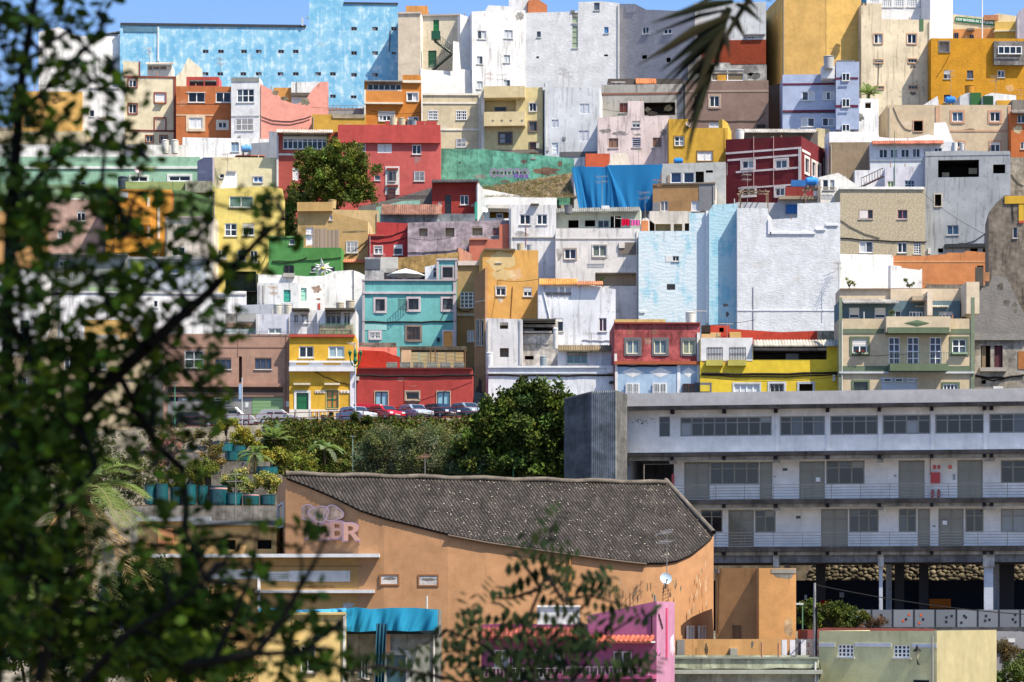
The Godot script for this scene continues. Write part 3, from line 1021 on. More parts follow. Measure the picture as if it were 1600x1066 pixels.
	house("house", "yellow cream house with two bulging balconies above the teal wall", 756, 137, 848, 242, "#d6c489", s, {"d": 310.0, "yaw": -4.0})
	s = "s 905 162 921 178 f=#d3d8e0;s 861 187 873 200 f=#d3d8e0;s 904 204 920 221 f=#d3d8e0;d 862 223 872 241 c=#d9dde2;k 875 237 936 245 p=0.05 c=#6d6e72 as=plinth;k 848 137 853 141 p=0.2 c=#d5d8dc as=parapet;k 852 229 858 236 p=0.12 c=#c4c6c8 as=meter_box;k 879 214 884 219 p=0.06 c=#8a8a8c as=plaque"
	house("house", "plain bluish white house with closed white shutters above the blue tarpaulin", 850, 137, 937, 247, "#d4d9de", s, {"d": 309.0, "yaw": -5.0, "kind": "worn", "top": [850, 122, 853, 125, 870, 136, 937, 137]})
	s = "w 968 161 981 176 f=#7a4630 pane=#5a2c1a n=2;b 940 145 1069 148 c=#8d5a44 p=0.04;o 1006 160 1055 180 c=#3a332c dp=2;a 1008 172 1030 183 c=#4a443c;a 1035 163 1054 176 c=#57503f"
	house("house", "grey house with a brown stripe and a broken dark upper room", 940, 132, 1069, 190, "#a8a49c", s, {"d": 315.0, "yaw": -4.0, "kind": "worn"})
	house("rooftop_room", "dark flat roof shed on the grey striped house", 950, 123, 1068, 134, "#5c5653", "w 955 126 978 133 n=3 f=#8d8d90;r 993 123 1025 133 p=1.0 c=#c9703c", {"cat": "building", "d": 319.0, "dep": 3.0})
	s = "w 1109 150 1124 167 t=#b59a84 tw=0.22;b 1070 141 1201 144 c=#a58c7c p=0.04;l 1070 187 1185 189 sag=0.1;l 1185 189 1196 176 sag=0;k 1183 195 1196 202 p=0.2 c=#3a3432 as=meter_box;w 1108 191 1126 199 pane=curtain f=#c9c2ba;o 1085 150 1098 170 c=#6a5248 dp=0.4"
	house("house", "mauve brown house with one framed window behind the palm tip", 1069, 126, 1201, 208, "#8a7064", s, {"d": 314.0, "yaw": -2.0})
	house("rooftop_room", "white framed glass terrace with orange curtains on the mauve house", 1111, 108, 1162, 128, "#d4d2ce", "w 1112 109 1162 126 n=2 pane=#6a5c40;k 1121 117 1135 126 p=0.02 c=#c98a22 as=curtain", {"cat": "building", "d": 317.0, "dep": 3.0})
	s = "w 1253 143 1273 157 n=2 pane=curtain;w 1285 143 1304 156 n=3 pane=curtain;w 1252 184 1273 198 n=2 pane=curtain;w 1285 184 1304 197 n=2;b 1223 130 1305 133 c=#5c2036 p=0.04;b 1223 172 1305 175.5 c=#5c2a3e p=0.06;l 1223 176 1305 176 sag=0.02;k 1305 101 1341 206 p=1.6 c=#9fb0d2 as=wing"
	s += ";w 1316 114 1328 126 z=1.63;w 1316 154 1328 167 z=1.63;w 1316 194 1328 205 z=1.63;b 1305 121 1341 124 c=#5c2036 p=0.04 z=1.6;b 1305 164 1341 168 c=#5c2036 p=0.04 z=1.6"
	house("house", "pale blue house with maroon stripes and a projecting bay at its right", 1223, 116, 1341, 214, "#a4b4d6", s, {"d": 311.0, "yaw": -3.0, "dep": 7.0})
	house("rooftop_room", "slate roof lantern behind the bay of the pale blue house", 1308, 94, 1336, 108, "#77808a", "", {"cat": "building", "d": 318.0, "dep": 2.0})
	house("house", "small white house front with one dark hole below the roof palm", 1336, 154, 1373, 212, "#e4e5e6", "o 1352 160 1361 169 c=#5a3a2e dp=0.6;a 1338 176 1352 190 c=#9a9894", {"d": 310.0, "yaw": 5.0, "kind": "worn"})
	s = "o 1428 189 1442 205 c=#3a302a t=#c99a7c tw=0.12;w 1488 175 1505 190 t=#c99474 tw=0.25 pane=#40556a;w 1547 175 1563 190 t=#c99474 tw=0.25;w 1548 222 1563 237 t=#c99474 tw=0.2 roll=0.3;w 1496 222 1507 230 t=#c99474 tw=0.2;b 1462 203 1580 206 c=#c99a78 p=0.05;b 1462 166 1469 240 c=#c99a78 p=0.08;b 1575 166 1580 240 c=#c99a78 p=0.08;l 1396 168 1425 203 sag=0.9;a 1502 200 1528 208 c=#8a7a68"
	house("house", "pinkish beige house with salmon window frames below the mustard block", 1387, 164, 1580, 246, "#cdb694", s, {"d": 312.0, "yaw": 0.0})
	house("house", "orange red house with peeling paint at the right edge", 1580, 174, 1640, 250, "#bf5c24", "w 1590 178 1602 192 f=#d9d9d9;w 1595 222 1604 233;a 1582 194 1600 210 c=#c9b68a;r 1580 172 1640 178 p=0.7 c=#8d8480", {"d": 310.0})
	house("rooftop_room", "bare grey block room above the orange red house", 1582, 156, 1640, 178, "#857e76", "", {"cat": "building", "d": 313.0, "kind": "rough"})
	house("rooftop_room", "white and green rooftop box below the mustard block", 1500, 145, 1516, 168, "#c9ccd0", "k 1516 145 1533 165 p=0.1 c=#2f6a38 as=green_side", {"cat": "building", "d": 318.0, "top": [1500, 150, 1512, 145, 1516, 145]})
	house("rooftop_room", "white roofed rooftop box with a dark green left face", 1536, 146, 1588, 168, "#e2e4e6", "k 1536 150 1552 168 p=0.1 c=#1f4a30 as=green_side;k 1557 157 1581 168 p=0.1 c=#cf9220 as=orange_panel", {"cat": "building", "d": 317.0, "top": [1536, 150, 1550, 145, 1588, 149]})
	house("rooftop_room", "white tilted wall on the roof of the beige house", 1440, 150, 1468, 168, "#dcdde2", "", {"cat": "building", "d": 316.0, "top": [1440, 166, 1465, 150, 1468, 166]})


# ---------------------------------------------------------------- middle rows
func middle_houses():
	house("garden_wall", "long white terrace wall with a small blue window above the mint house", 285, 216, 434, 262, "#e8e9ea", "w 361 222 373 237 f=#a9b7c4 pane=#7a94a8", {"cat": "wall", "d": 307.0, "yaw": 6.0, "kind": "worn"})
	house("house", "grey rendered side wall left of the red brown house", 392, 205, 436, 262, "#b9bcc0", "", {"d": 306.0, "yaw": -16.0, "top": [392, 224, 420, 222, 420.1, 205, 436, 206]})
	var s := "b 170 260 312 264 c=#e3e6e0 p=0.12;w 264 275 297 283 n=2 t=#e3e6e0 tw=0.25;w 204 276 230 284 t=#e3e6e0 tw=0.2;w 118 284 134 290;b 0 260 170 264 c=#e3e6e0 p=0.12"
	house("house", "mint green house with a white stripe and a large satellite dish", 0, 245, 312, 300, "#8fc0a0", s, {"d": 301.0, "yaw": 0.0})
	house("house", "pale lemon house with a small window above the yellow block", 331, 246, 433, 340, "#e0d4a4", "w 396 276 410 285 t=#cfc8c4 tw=0.12 pane=#3f6ea0;w 343 272 350 278 n=1", {"d": 297.0, "yaw": 3.0})
	house("house", "flank left of the pale lemon house, its shade painted in lilac", 308, 246, 332, 340, "#a59cb0", "", {"d": 296.5, "yaw": -34.0, "dep": 0.3, "top": [308, 252, 318, 246, 332, 246]})  # lilac stands in for shade on the side of the lemon house
	s = "w 442 208 511 233 n=9 r=2;b 433 240 470 243 c=#e2dfdc p=0.06;s 457 262 466 282 n=1 f=#e2e2e0;b 432 212 435 292 c=#dcd8d6 p=0.08;r 432 203 520 210 p=1.2 c=#c9b6aa"
	house("house", "brick red house with a long white glazed gallery beside the tree", 433, 206, 529, 330, "#9c4238", s, {"d": 297.0, "yaw": 2.0})
	s = "w 551 223 571 237 f=#d9dde0 pane=#33485c;s 590 225 612 239 f=#e6e6e6;w 644 226 658 241;w 647 268 663 283 bars=#c9c9cc;k 602 260 624 305 p=0.06 c=#dcd9d4 as=portal;w 607 268 619 283 f=#6a5a4c z=0.06;d 606 294 618 318 c=#4a2c22 z=0.06;b 604 263 622 266 c=#7c2c26 p=0.2 z=0.06;b 604 289 622 292 c=#7c2c26 p=0.2 z=0.06;w 585 274 594 282 n=1;k 528 196 688 224 p=0.35 c=#a83a36 as=parapet;a 645 241 658 258 c=#b57a78"
	house("house", "big raspberry red house with a white door surround beside the tree", 528, 195, 688, 330, "#ad4844", s, {"d": 296.0, "yaw": 1.0})
	house("rooftop_room", "red roof wall with a skylight shed on the raspberry red house", 602, 189, 682, 200, "#9c342f", "k 636 187 650 197 p=0.2 c=#5f6a70 as=shed", {"cat": "building", "d": 299.0, "dep": 3.0})
	house("garden_wall", "sloping grey ramp wall with a handrail below the raspberry red house", 560, 292, 676, 332, "#7a7876", "g 560 305 676 308 c=#6a4a44 gap=1.2", {"cat": "wall", "d": 293.5, "dep": 1.2, "kind": "rough", "top": [560, 323, 610, 312, 676, 293]})
	house("garden_wall", "short turquoise wall topped with weeds beside the ramp", 588, 312, 656, 334, "#86b8a8", "", {"cat": "wall", "d": 291.0, "dep": 0.5, "kind": "worn", "top": [588, 324, 630, 314, 656, 313]})
	s = "a 812 249 826 256 c=#7d6a62;a 824 260 880 275 c=#8a6a55;a 870 250 880 262 c=#7a6a5c;a 738 272 764 280 c=#8a9a8c;a 780 281 800 286 c=#8a7f72;a 716 252 721 256 c=#4a5c54;k 830 246 837 249 p=0.06 c=#a4a49c as=plaque"
	var h := house("retaining_wall", "long turquoise retaining wall with purple graffiti and weathered patches", 686, 232, 897, 330, "#5cb296", s, {"cat": "wall", "d": 303.0, "dep": 1.0, "kind": "dirty", "top": [686, 232, 756, 233, 800, 238, 897, 248]})
	var f: Face = h.f
	for i in 5:
		var q := f.rect(765 + i * 12, 263, 779 + i * 12, 277)
		var b := B.new(f.t)
		for k in 16:
			var a0 := TAU * k / 16.0
			var a1 := TAU * (k + 1) / 16.0
			var c := q.get_center()
			for w in [[1.0, 0.72, 0.006], [0.3, 0.12, 0.006]]:
				var r0 := Vector2(cos(a0), sin(a0))
				var r1 := Vector2(cos(a1), sin(a1))
				var hs := q.size / 2
				b.quad(Vector3(c.x + r0.x * hs.x * w[1], c.y + r0.y * hs.y * w[1], w[2]), Vector3(c.x + r0.x * hs.x * w[0], c.y + r0.y * hs.y * w[0], w[2]), Vector3(c.x + r1.x * hs.x * w[0], c.y + r1.y * hs.y * w[0], w[2]), Vector3(c.x + r1.x * hs.x * w[1], c.y + r1.y * hs.y * w[1], w[2]))
		obj("graffiti", b, M("#8d7a9c"), h.root)
		patch(f, f.rect(768 + i * 12, 265, 777 + i * 12, 275), "#9fb0ac", 0.001)
	lettering(f, f.rect(803, 271, 826, 279), "Ros", "#6a4a9c", 0.0, h.root, "graffiti")
	s = "d 695 305 705 336 c=#241c1c;w 719 305 732 320;w 685 315 690 322;a 735 318 742 324 c=#c9a8a0;r 675 281 748 286 p=0.7 c=#4a4a4e"
	house("house", "small deep red house with a dark door below the turquoise wall", 675, 284, 748, 338, "#8c2a24", s, {"d": 291.0, "yaw": -2.0, "dep": 5.0, "side": "#dcd8d2"})
	house("garden_wall", "white roof terrace wall with a satellite dish left of the white twin window house", 746, 308, 870, 345, "#e6e6e4", "k 760 322 796 328 p=1.2 c=#d6d2ca as=awning;o 765 331 795 341 c=#b98c2a dp=1.5;k 741 318 745 345 p=1.0 c=#2fa08e as=pillar;w 776 334 786 341 n=1", {"cat": "wall", "d": 289.0, "yaw": 5.0, "dep": 3.0, "top": [746, 286, 753, 292, 757, 308, 870, 309]})
	s = "w 988 189 1000 199 f=#b4b4b8;w 951 216 966 231 f=#8a6a4c pane=#7a5c46 n=2;w 988 215 1001 230 n=1 r=5 f=#aab;w 1020 215 1034 230 f=#8a6a4c pane=#6a4c36 n=2;a 934 201 960 209 c=#a39a98;a 955 204 984 213 c=#989092;a 988 208 1004 213 c=#a39a98;a 1030 200 1044 214 c=#a39a98"
	house("house", "pale pink house with bare grey patches and a raised stair tower", 934, 158, 1046, 262, "#d9c6c4", s, {"d": 304.0, "yaw": -1.0, "kind": "worn", "top": [934, 184, 981, 181, 981.1, 158, 1006, 158, 1007, 182, 1046, 181]})
	s = "w 1054 213 1069 228 t=#9c7a30 tw=0.1 n=2 r=2;s 1090 237 1113 251 f=#e6e6e8 t=#8a6a3a tw=0.14;b 1132 200 1137 256 c=#cf9c28 p=0.06"
	house("house", "saffron yellow house with a white shuttered window behind the palm tip", 1045, 186, 1132, 262, "#c99622", s, {"d": 302.0, "yaw": 0.0, "top": [1045, 186, 1075, 186, 1076, 200, 1132, 200], "dep": 6.0})
	house("house", "yellow sloping parapet wall of the saffron house", 1129, 186, 1143, 262, "#dcae3a", "", {"d": 303.0, "yaw": 22.0, "dep": 1.0, "top": [1129, 186, 1137, 192, 1143, 206]})
	s = "w 1160 251 1178 263 t=#e2d4ce tw=0.22;w 1212 250 1230 263 t=#e2d4ce tw=0.22;w 1160 294 1180 306 t=#e2d4ce tw=0.2;w 1212 294 1226 306 t=#e2d4ce tw=0.2;b 1134 234 1252 237 c=#e2d4ce p=0.05;b 1137 245 1248 248 c=#e2d4ce p=0.05;b 1150 264 1252 267 c=#e2d4ce p=0.05;b 1154 290 1252 292.5 c=#e2d4ce p=0.05;b 1248 233 1252 310 c=#e2d4ce p=0.09;l 1178 213 1178 290 sag=0 c=#c9a8a0 w=0.03;l 1209 213 1209 290 sag=0 c=#c9a8a0 w=0.03"
	var rs := "w 1258 248 1264 270 t=#e2d4ce tw=0.3 n=1;w 1269 254 1274 276 t=#e2d4ce tw=0.3 n=1;w 1277 258 1282 279 t=#e2d4ce tw=0.3 n=1;w 1288 253 1292 274 t=#e2d4ce tw=0.3 n=1;b 1253 236 1266 240 c=#e2d4ce p=0.05"
	house("house", "maroon corner house with white bands and window frames", 1134, 213, 1252, 320, "#641c22", s, {"d": 298.0, "yaw": -24.0, "dep": 11.0, "right": rs, "top": [1134, 218, 1252, 213]})
	house("rooftop_room", "low grey shed with a corrugated roof above the maroon house", 1165, 205, 1278, 226, "#6d6664", "r 1162 202 1274 209 p=1.0 c=#b4b0aa", {"cat": "building", "d": 309.0, "dep": 3.0})
	house("house", "pale khaki sliver of a house behind the maroon corner", 1270, 200, 1297, 262, "#c4b890", "w 1288 214 1290 230 n=1", {"d": 310.0, "yaw": 14.0, "top": [1270, 218, 1276, 200, 1297, 202]})
	house("house", "plain taupe wall under a white parapet above the speckled beige house", 1296, 222, 1448, 300, "#9a8468", "", {"d": 301.0, "yaw": -2.0})
	house("garden_wall", "thick white parapet stepping up to a tall white wedge", 1296, 188, 1490, 250, "#ebecec", "", {"cat": "wall", "d": 302.5, "yaw": 8.0, "dep": 2.0, "top": [1296, 206, 1371, 206, 1374, 214, 1392, 216, 1425, 216, 1450, 210, 1459, 212, 1460, 192, 1478, 191, 1490, 222]})
	s = "w 1374 233 1387 247;w 1391 233 1403 247;w 1408 233 1421 246;w 1426 232 1438 246;w 1443 232 1455 246;w 1460 231 1472 240;b 1360 248 1448 251 c=#f0f0f0 p=0.1;r 1362 220 1474 226 p=0.7 c=#b0624c"
	house("house", "white house with a row of six dark windows under a tiled edge", 1360, 222, 1492, 292, "#e2e5ea", s, {"d": 299.0, "yaw": -3.0})
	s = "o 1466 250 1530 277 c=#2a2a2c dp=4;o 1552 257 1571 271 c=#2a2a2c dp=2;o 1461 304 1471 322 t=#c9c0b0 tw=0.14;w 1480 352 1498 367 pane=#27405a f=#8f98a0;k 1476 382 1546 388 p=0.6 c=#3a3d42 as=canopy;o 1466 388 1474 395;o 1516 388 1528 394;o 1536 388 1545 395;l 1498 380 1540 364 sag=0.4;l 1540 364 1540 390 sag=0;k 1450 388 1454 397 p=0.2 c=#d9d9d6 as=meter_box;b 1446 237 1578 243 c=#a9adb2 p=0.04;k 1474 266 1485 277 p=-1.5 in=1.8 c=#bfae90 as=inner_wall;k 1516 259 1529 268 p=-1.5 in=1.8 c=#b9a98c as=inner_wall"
	house("house", "bare grey concrete house with a wide black unfinished opening on top", 1446, 237, 1579, 400, "#a0a6ad", s, {"d": 283.0, "yaw": -5.0, "kind": "worn", "dep": 9.0, "top": [1446, 237, 1505, 235, 1579, 238]})
	house("garden_wall", "rough grey beige wall right of the concrete house", 1570, 246, 1640, 330, "#a89c8a", "l 1580 272 1600 290 sag=0.3", {"cat": "wall", "d": 290.0, "kind": "dirty"})
	s = "w 1342 328 1364 342 f=#7a5450 roll=0.0 pane=#20242a n=3;k 1343 329 1356 341 p=0.0 in=0.05 c=#e6dcdc as=shutter;w 1403 328 1418 342 f=#9a5c62 n=2;w 1343 377 1364 395 pane=curtain;w 1403 379 1417 395;w 1428 378 1439 397 n=3 r=5;l 1313 372 1448 378 sag=0.1 w=0.06;l 1313 344 1375 372 sag=0.3;b 1312 292 1444 296 c=#e9e9e6 p=0.15"
	house("house", "beige pebbledash house with a cable across it and five windows", 1313, 293, 1446, 402, "#c8b898", s, {"d": 281.0, "yaw": 1.0, "kind": "pebble", "dep": 7.0})
	house("house", "small lilac white house with outdoor stair above the pebbledash house", 1383, 256, 1446, 306, "#d9d8e4", "w 1387 283 1397 294 pane=#7a8c50;w 1414 282 1429 294 n=3 r=2 f=#8aa0b4;l 1398 205 1398 290 sag=0 c=#3f6a4a", {"d": 287.0, "yaw": -4.0, "dep": 3.0, "top": [1383, 262, 1430, 260, 1436, 256, 1446, 256]})
	house("garden_wall", "low white wall behind the outdoor stair", 1336, 266, 1385, 306, "#e4e4e8", "", {"cat": "wall", "d": 289.0, "dep": 1.0})
	house("house", "white lean-to with two narrow windows left of the outdoor stair", 1279, 270, 1338, 318, "#e6e4e0", "w 1286 281 1294 297 n=1;w 1297 281 1304 297 n=1;g 1286 294 1306 300 p=0.3", {"d": 285.0, "yaw": 4.0, "dep": 3.0, "top": [1279, 277, 1310, 270, 1338, 288]})
	var st := thing("metal_stair", "dark metal stair with railing on the lilac white house", "stair", P(1362, 292, 286.0))
	var fc := face_of(null, P(1362, 292, 286.0), 0.0)
	var bt := B.new()
	var br := B.new()
	for i in 9:
		var p := fc.uv(1346 + i * 4.2, 291 - i * 2.0)
		bt.box(p.x - 0.2, p.y - 0.05, -0.9, p.x + 0.2, p.y, 0)
		br.tube(Vector3(p.x, p.y, 0), Vector3(p.x, p.y + 0.9, 0), 0.03, 0.03, 4)
	var e0 := fc.uv(1346, 291)
	var e1 := fc.uv(1380, 275)
	br.tube(Vector3(e0.x, e0.y + 0.9, 0), Vector3(e1.x, e1.y + 0.9, 0), 0.04, 0.04, 4)
	br.tube(Vector3(e0.x, e0.y - 0.1, 0), Vector3(e1.x, e1.y - 0.1, 0), 0.08, 0.08, 4)
	obj("flight", bt, M("#5a4038", "gloss"), st)
	obj("railing", br, M("#4a3a36", "gloss"), st)
	# the house under repair behind the blue netting, and the netting
	house("house", "pale house under repair seen through blue netting", 897, 262, 1030, 345, "#c9cdd0", "w 908 294 932 311 n=3;w 955 294 976 310 n=3;w 1004 294 1020 330 n=2", {"d": 292.0, "yaw": 2.0})
	house("rooftop_room", "terracotta red box on the roof behind the blue netting", 915, 240, 953, 262, "#b0482a", "", {"cat": "building", "d": 297.0, "dep": 3.0})
	house("rooftop_room", "white tilted roof panel beside the terracotta box", 950, 239, 985, 262, "#e9dcc9", "", {"cat": "building", "d": 296.0, "dep": 2.0, "top": [950, 260, 958, 240, 980, 239, 985, 258]})
	tarp("blue_netting", "vivid blue netting hung over the front of a house under repair", [[893, 262], [905, 260], [945, 261], [950, 258], [1036, 257]], [[905, 328], [925, 329], [950, 327], [985, 330], [1018, 330]], 289.5, "#0b5c98")
	s = "w 1048 269 1065 286 n=1 pane=#1f3050;w 1068 269 1085 286 n=1 pane=#16243c;o 1087 268 1100 285 c=#5a5450;o 1103 266 1114 270 c=#5a5450;k 1043 274 1047 286 p=0.1 c=#a58c7a as=plaque;l 1136 255 1136 274 sag=0 c=#888"
	house("house", "light grey modern house with three dark glass doors above the tan house", 1034, 254, 1134, 330, "#b9bcba", s, {"d": 290.0, "yaw": -5.0, "dep": 6.0, "side": "#e9e4da", "right": "", "top": [1034, 256, 1134, 253]})
	house("house", "tan house front with a grey right third and two small doors", 1020, 287, 1118, 345, "#a87c4c", "w 1032 314 1044 330 pane=#6d6a6c;w 1080 314 1093 330 pane=curtain n=1;k 1092 287 1118 330 p=0.04 c=#84848a as=grey_bay;k 1020 316 1031 330 p=0.04 c=#84848a as=grey_bay;b 1020 286 1118 288.5 c=#7a6a5c p=0.12", {"d": 285.0, "yaw": -6.0, "dep": 5.0, "side": "#e8e2d6"})
	# roof terrace with pergola
	house("garden_wall", "roof terrace parapet with a pergola and blue panels before the maroon house", 1150, 303, 1316, 345, "#b9bcc4", "k 1228 320 1247 334 p=0.2 c=#1f5fae as=blue_panel;k 1276 302 1305 318 p=0.2 c=#1862b4 as=blue_panel;k 1306 290 1311 318 p=0.2 c=#1862b4 as=blue_panel;k 1227 293 1252 310 p=0.5 c=#7c2a26 as=shed;k 1216 308 1286 313 p=0.8 c=#a8927a as=shelf;k 1236 282 1258 292 p=0.3 c=#1f64b4 as=blue_panel", {"cat": "wall", "d": 286.0, "dep": 3.0, "top": [1150, 316, 1215, 317, 1216, 311, 1316, 314]})
	pergola("wooden_pergola", "weathered timber pergola on the roof before the maroon house", 1157, 300, 1200, 324, 284.5)
	pergola("wooden_pergola", "small timber stand carrying the blue water tank", 1259, 294, 1281, 316, 284.0)


func pergola(called: String, label: String, x0: float, y0: float, x1: float, y1: float, d: float):
	var c := P((x0 + x1) / 2, y1, d)
	var o := thing(called, label, "pergola", c)
	var w := (x1 - x0) / F * d
	var h := (y1 - y0) / F * d
	for sx in [-0.5, 0.5]:
		for z in [0.0, -1.8]:
			var b := B.new()
			b.box(sx * w - 0.06, -0.6, z - 0.06, sx * w + 0.06, h, z + 0.06)
			obj("post", b, M("#9a7e64", "dirty"), o)
	for z in [0.0, -1.8]:
		var b := B.new()
		b.box(-w / 2 - 0.2, h, z - 0.05, w / 2 + 0.2, h + 0.14, z + 0.05)
		obj("beam", b, M("#a88c72", "dirty"), o)
	var k := maxi(4, int(w / 0.55))
	for i in k:
		var x := lerpf(-w / 2, w / 2, (i + 0.5) / k)
		var b := B.new()
		b.box(x - 0.05, h + 0.14, -2.1, x + 0.05, h + 0.24, 0.3)
		obj("slat", b, M("#b49c84", "dirty"), o)


# A sheet hanging in folds between an upper and a lower edge
func tarp(called: String, label: String, up: Array, low: Array, d: float, col: String):
	var b := B.new()
	var c := P(up[0][0], low[0][1], d)
	var nx := 60
	var ny := 14
	var pt := func(i: int, j: int) -> Vector3:
		var u := float(i) / nx
		var v := float(j) / ny
		var a := along(up, u)
		var e := along(low, u)
		var q := a.lerp(e, v)
		var z := 0.10 * sin(u * 47.0 + v * 2.0) * v + 0.14 * sin(u * 19.0 + 1.3) * (0.3 + v) + 0.05 * sin(u * 90.0 + v * 9.0) * v + 0.25 * v
		return P(q.x, q.y, d - z) - c
	for i in nx:
		for j in ny:
			b.quad(pt.call(i, j + 1), pt.call(i + 1, j + 1), pt.call(i + 1, j), pt.call(i, j))
	var o := obj(called, b, M(col, "cloth"))
	o.position = c
	tag(o, label, "netting")


func along(pts: Array, u: float) -> Vector2:
	var k := u * (pts.size() - 1)
	var i := mini(int(k), pts.size() - 2)
	return Vector2(pts[i][0], pts[i][1]).lerp(Vector2(pts[i + 1][0], pts[i + 1][1]), k - i)


# ---------------------------------------------------------------- lower rows
func lower_houses():
	var s := "w 358 307 395 324 n=2 r=1 f=#dfe0d8 pane=#5c7468;w 351 349 370 369 n=2 r=2;w 379 349 397 368 n=2;w 337 391 354 405 n=2;w 371 391 384 408 n=1;w 391 392 402 410;l 402 427 418 396 sag=0;k 403 408 406 416 p=0.1 c=#7a6a52 as=plaque"
	house("apartment_building", "tall lemon yellow block with three storeys of windows behind branches", 332, 292, 441, 445, "#e0c860", s, {"cat": "building", "d": 275.0, "yaw": 3.0, "top": [332, 295, 420, 291, 441, 295]})
	house("chimney_wall", "white slanting slab on the roof of the lemon block", 343, 268, 370, 300, "#eeeeea", "k 354 267 369 269 p=0.2 c=#aaa as=coping", {"cat": "wall", "d": 279.0, "dep": 1.5, "yaw": 12.0, "top": [343, 296, 354, 268, 370, 270]})
	house("house", "olive green parapet house with flaking cornice left of the lemon block", 196, 284, 332, 350, "#8fa05c", "k 290 284 332 302 p=0.5 c=#a8a890 as=cornice kind=dirty;o 272 300 290 336 c=#3f6a4a dp=1;w 312 314 318 322 n=1;k 268 336 332 340 p=0.3 c=#8a8a80 as=ledge", {"d": 281.0, "yaw": 2.0, "dep": 7.0})
	house("house", "green sloped house side under the olive parapet", 270, 296, 334, 352, "#6f9a58", "", {"d": 279.5, "yaw": -12.0, "dep": 5.0, "top": [270, 297, 292, 298, 334, 312]})
	s = "w 206 340 224 358 f=#c9c9c9;k 186 324 236 352 p=0.6 c=#d68a24 as=balcony_wall;k 180 375 252 397 p=0.9 c=#d48a1c as=balcony;b 230 308 234 400 c=#e6d8be p=0.1;b 246 308 250 400 c=#e6d8be p=0.1;b 180 300 183 400 c=#d9c9aa p=0.1;k 186 300 200 310 p=0.2 c=#d8dada as=panel"
	house("house", "orange house with white pilasters and balconies behind the branches", 165, 296, 268, 412, "#d98f24", s, {"d": 277.0, "yaw": 3.0, "side": "#c96a2c"})
	house("house", "white beige house with one dark window below the olive parapet", 258, 340, 334, 432, "#d9cdbc", "w 268 386 289 400;b 258 338 334 341 c=#9a948a p=0.2", {"d": 272.0, "yaw": -3.0, "kind": "worn"})
	s = "w 444 415 459 429 f=#57524c bars;w 486 416 493 425 f=#4a3f3a;w 516 417 523 426 f=#4a3f3a;b 419 369 478 371.5 c=#6aa65c p=0.1;l 425 408 533 402 sag=0.15;l 425 410 480 402 sag=0.3;w 452 374 460 382 n=1"
	house("house", "leaf green low house with barred window and sagging cables", 420, 371, 533, 436, "#4a9444", s, {"d": 269.0, "yaw": -4.0, "dep": 6.0, "top": [420, 371, 474, 372, 474.1, 387, 533, 387]})
	s = "w 541 377 559 395 n=3 r=2 bars=#dfdfe0;d 478 355 490 384 c=#e4e4e6;w 478 356 488 366 n=2 r=2;k 465 317 520 331 p=0.5 c=#c49a56 as=parapet;r 536 406 572 411 p=0.8 c=#b8644a;a 538 360 580 364 c=#a38c60;a 530 361 560 364 c=#a38c60;l 533 402 574 375 sag=0.2;l 545 402 574 380 sag=0.3;w 515 336 519 344 n=1"
	house("house", "tan house with a bamboo screen terrace and a small barrel on top", 465, 317, 575, 424, "#c09a5c", s, {"d": 271.0, "yaw": -2.0, "dep": 7.0, "side": "#dcc28c", "top": [465, 317, 500, 317, 520, 332, 575, 346]})
	house("house", "long low tan roof wall behind the tan house", 497, 328, 592, 352, "#c9a870", "", {"d": 276.0, "yaw": 3.0, "top": [497, 327, 592, 329]})
	s = "w 585 385 597 397 t=#d9d0cc tw=0.1;w 615 382 629 398 n=1 roll=0.4;l 575 372 637 358 sag=0.3;l 575 378 637 370 sag=0.3;b 577 367 600 369 c=#a04a3c p=0.1"
	house("house", "crimson red house with two windows beside the lilac shed", 575, 346, 639, 412, "#a02c2c", s, {"d": 269.0, "yaw": 1.0, "top": [575, 366, 588, 366, 588.1, 347, 639, 349]})
	house("garden_wall", "blue grey roof wall above the lilac wall with square holes", 594, 334, 742, 356, "#7f8890", "r 596 320 690 336 p=0.6 c=#9c6a58", {"cat": "wall", "d": 272.0, "dep": 3.0, "kind": "dirty"})
	s = "o 655 357 668 369 c=#a89a86 dp=0.5;o 696 356 710 370 c=#a89a80 dp=0.5;o 738 354 754 368 c=#b0a488 dp=0.5;w 770 354 782 368 f=#5c2a22 pane=#5c2a22;l 637 395 735 389 sag=0.1"
	house("house", "lilac plastered wall with three square holes and no roof", 637, 344, 797, 408, "#b8a6b0", s, {"d": 268.0, "yaw": 0.0, "kind": "dirty", "dep": 4.0, "top": [637, 348, 797, 344]})
	house("house", "terracotta house corner right of the lilac wall", 733, 349, 797, 425, "#b0604a", "k 733 372 762 375 p=0.2 c=#c98a74 as=ledge", {"d": 266.5, "yaw": -3.0, "dep": 2.0, "top": [733, 374, 780, 374, 780.1, 351, 797, 349]})
	house("house", "salmon stair wall sloping down right of the green house", 716, 386, 738, 420, "#d08a6c", "", {"d": 264.0, "yaw": 8.0, "dep": 2.0, "top": [716, 386, 738, 398]})
	house("garden_wall", "ochre back wall above the turquoise house", 620, 396, 718, 430, "#b28c4c", "k 595 402 622 420 p=0.1 c=#c4c2bc as=wall_end", {"cat": "wall", "d": 263.0, "dep": 1.0, "yaw": 2.0, "kind": "dirty", "top": [620, 403, 718, 394]})
	house("garden_wall", "dark grey and white low wall under the crimson house", 570, 402, 622, 430, "#c2c2c4", "k 570 405 594 421 p=0.05 c=#5c6470 as=grey_panel", {"cat": "wall", "d": 265.0, "dep": 1.0, "kind": "dirty"})
	s = "w 812 335 829 351 n=2;w 839 335 855 351;b 797 370 868 372 c=#b9b4ae p=0.12;a 800 360 830 372 c=#c4c0bc;l 822 348 822 385 sag=0 c=#a86a5c;k 829 319 842 321 p=0.4 c=#5a4a40 as=cap"
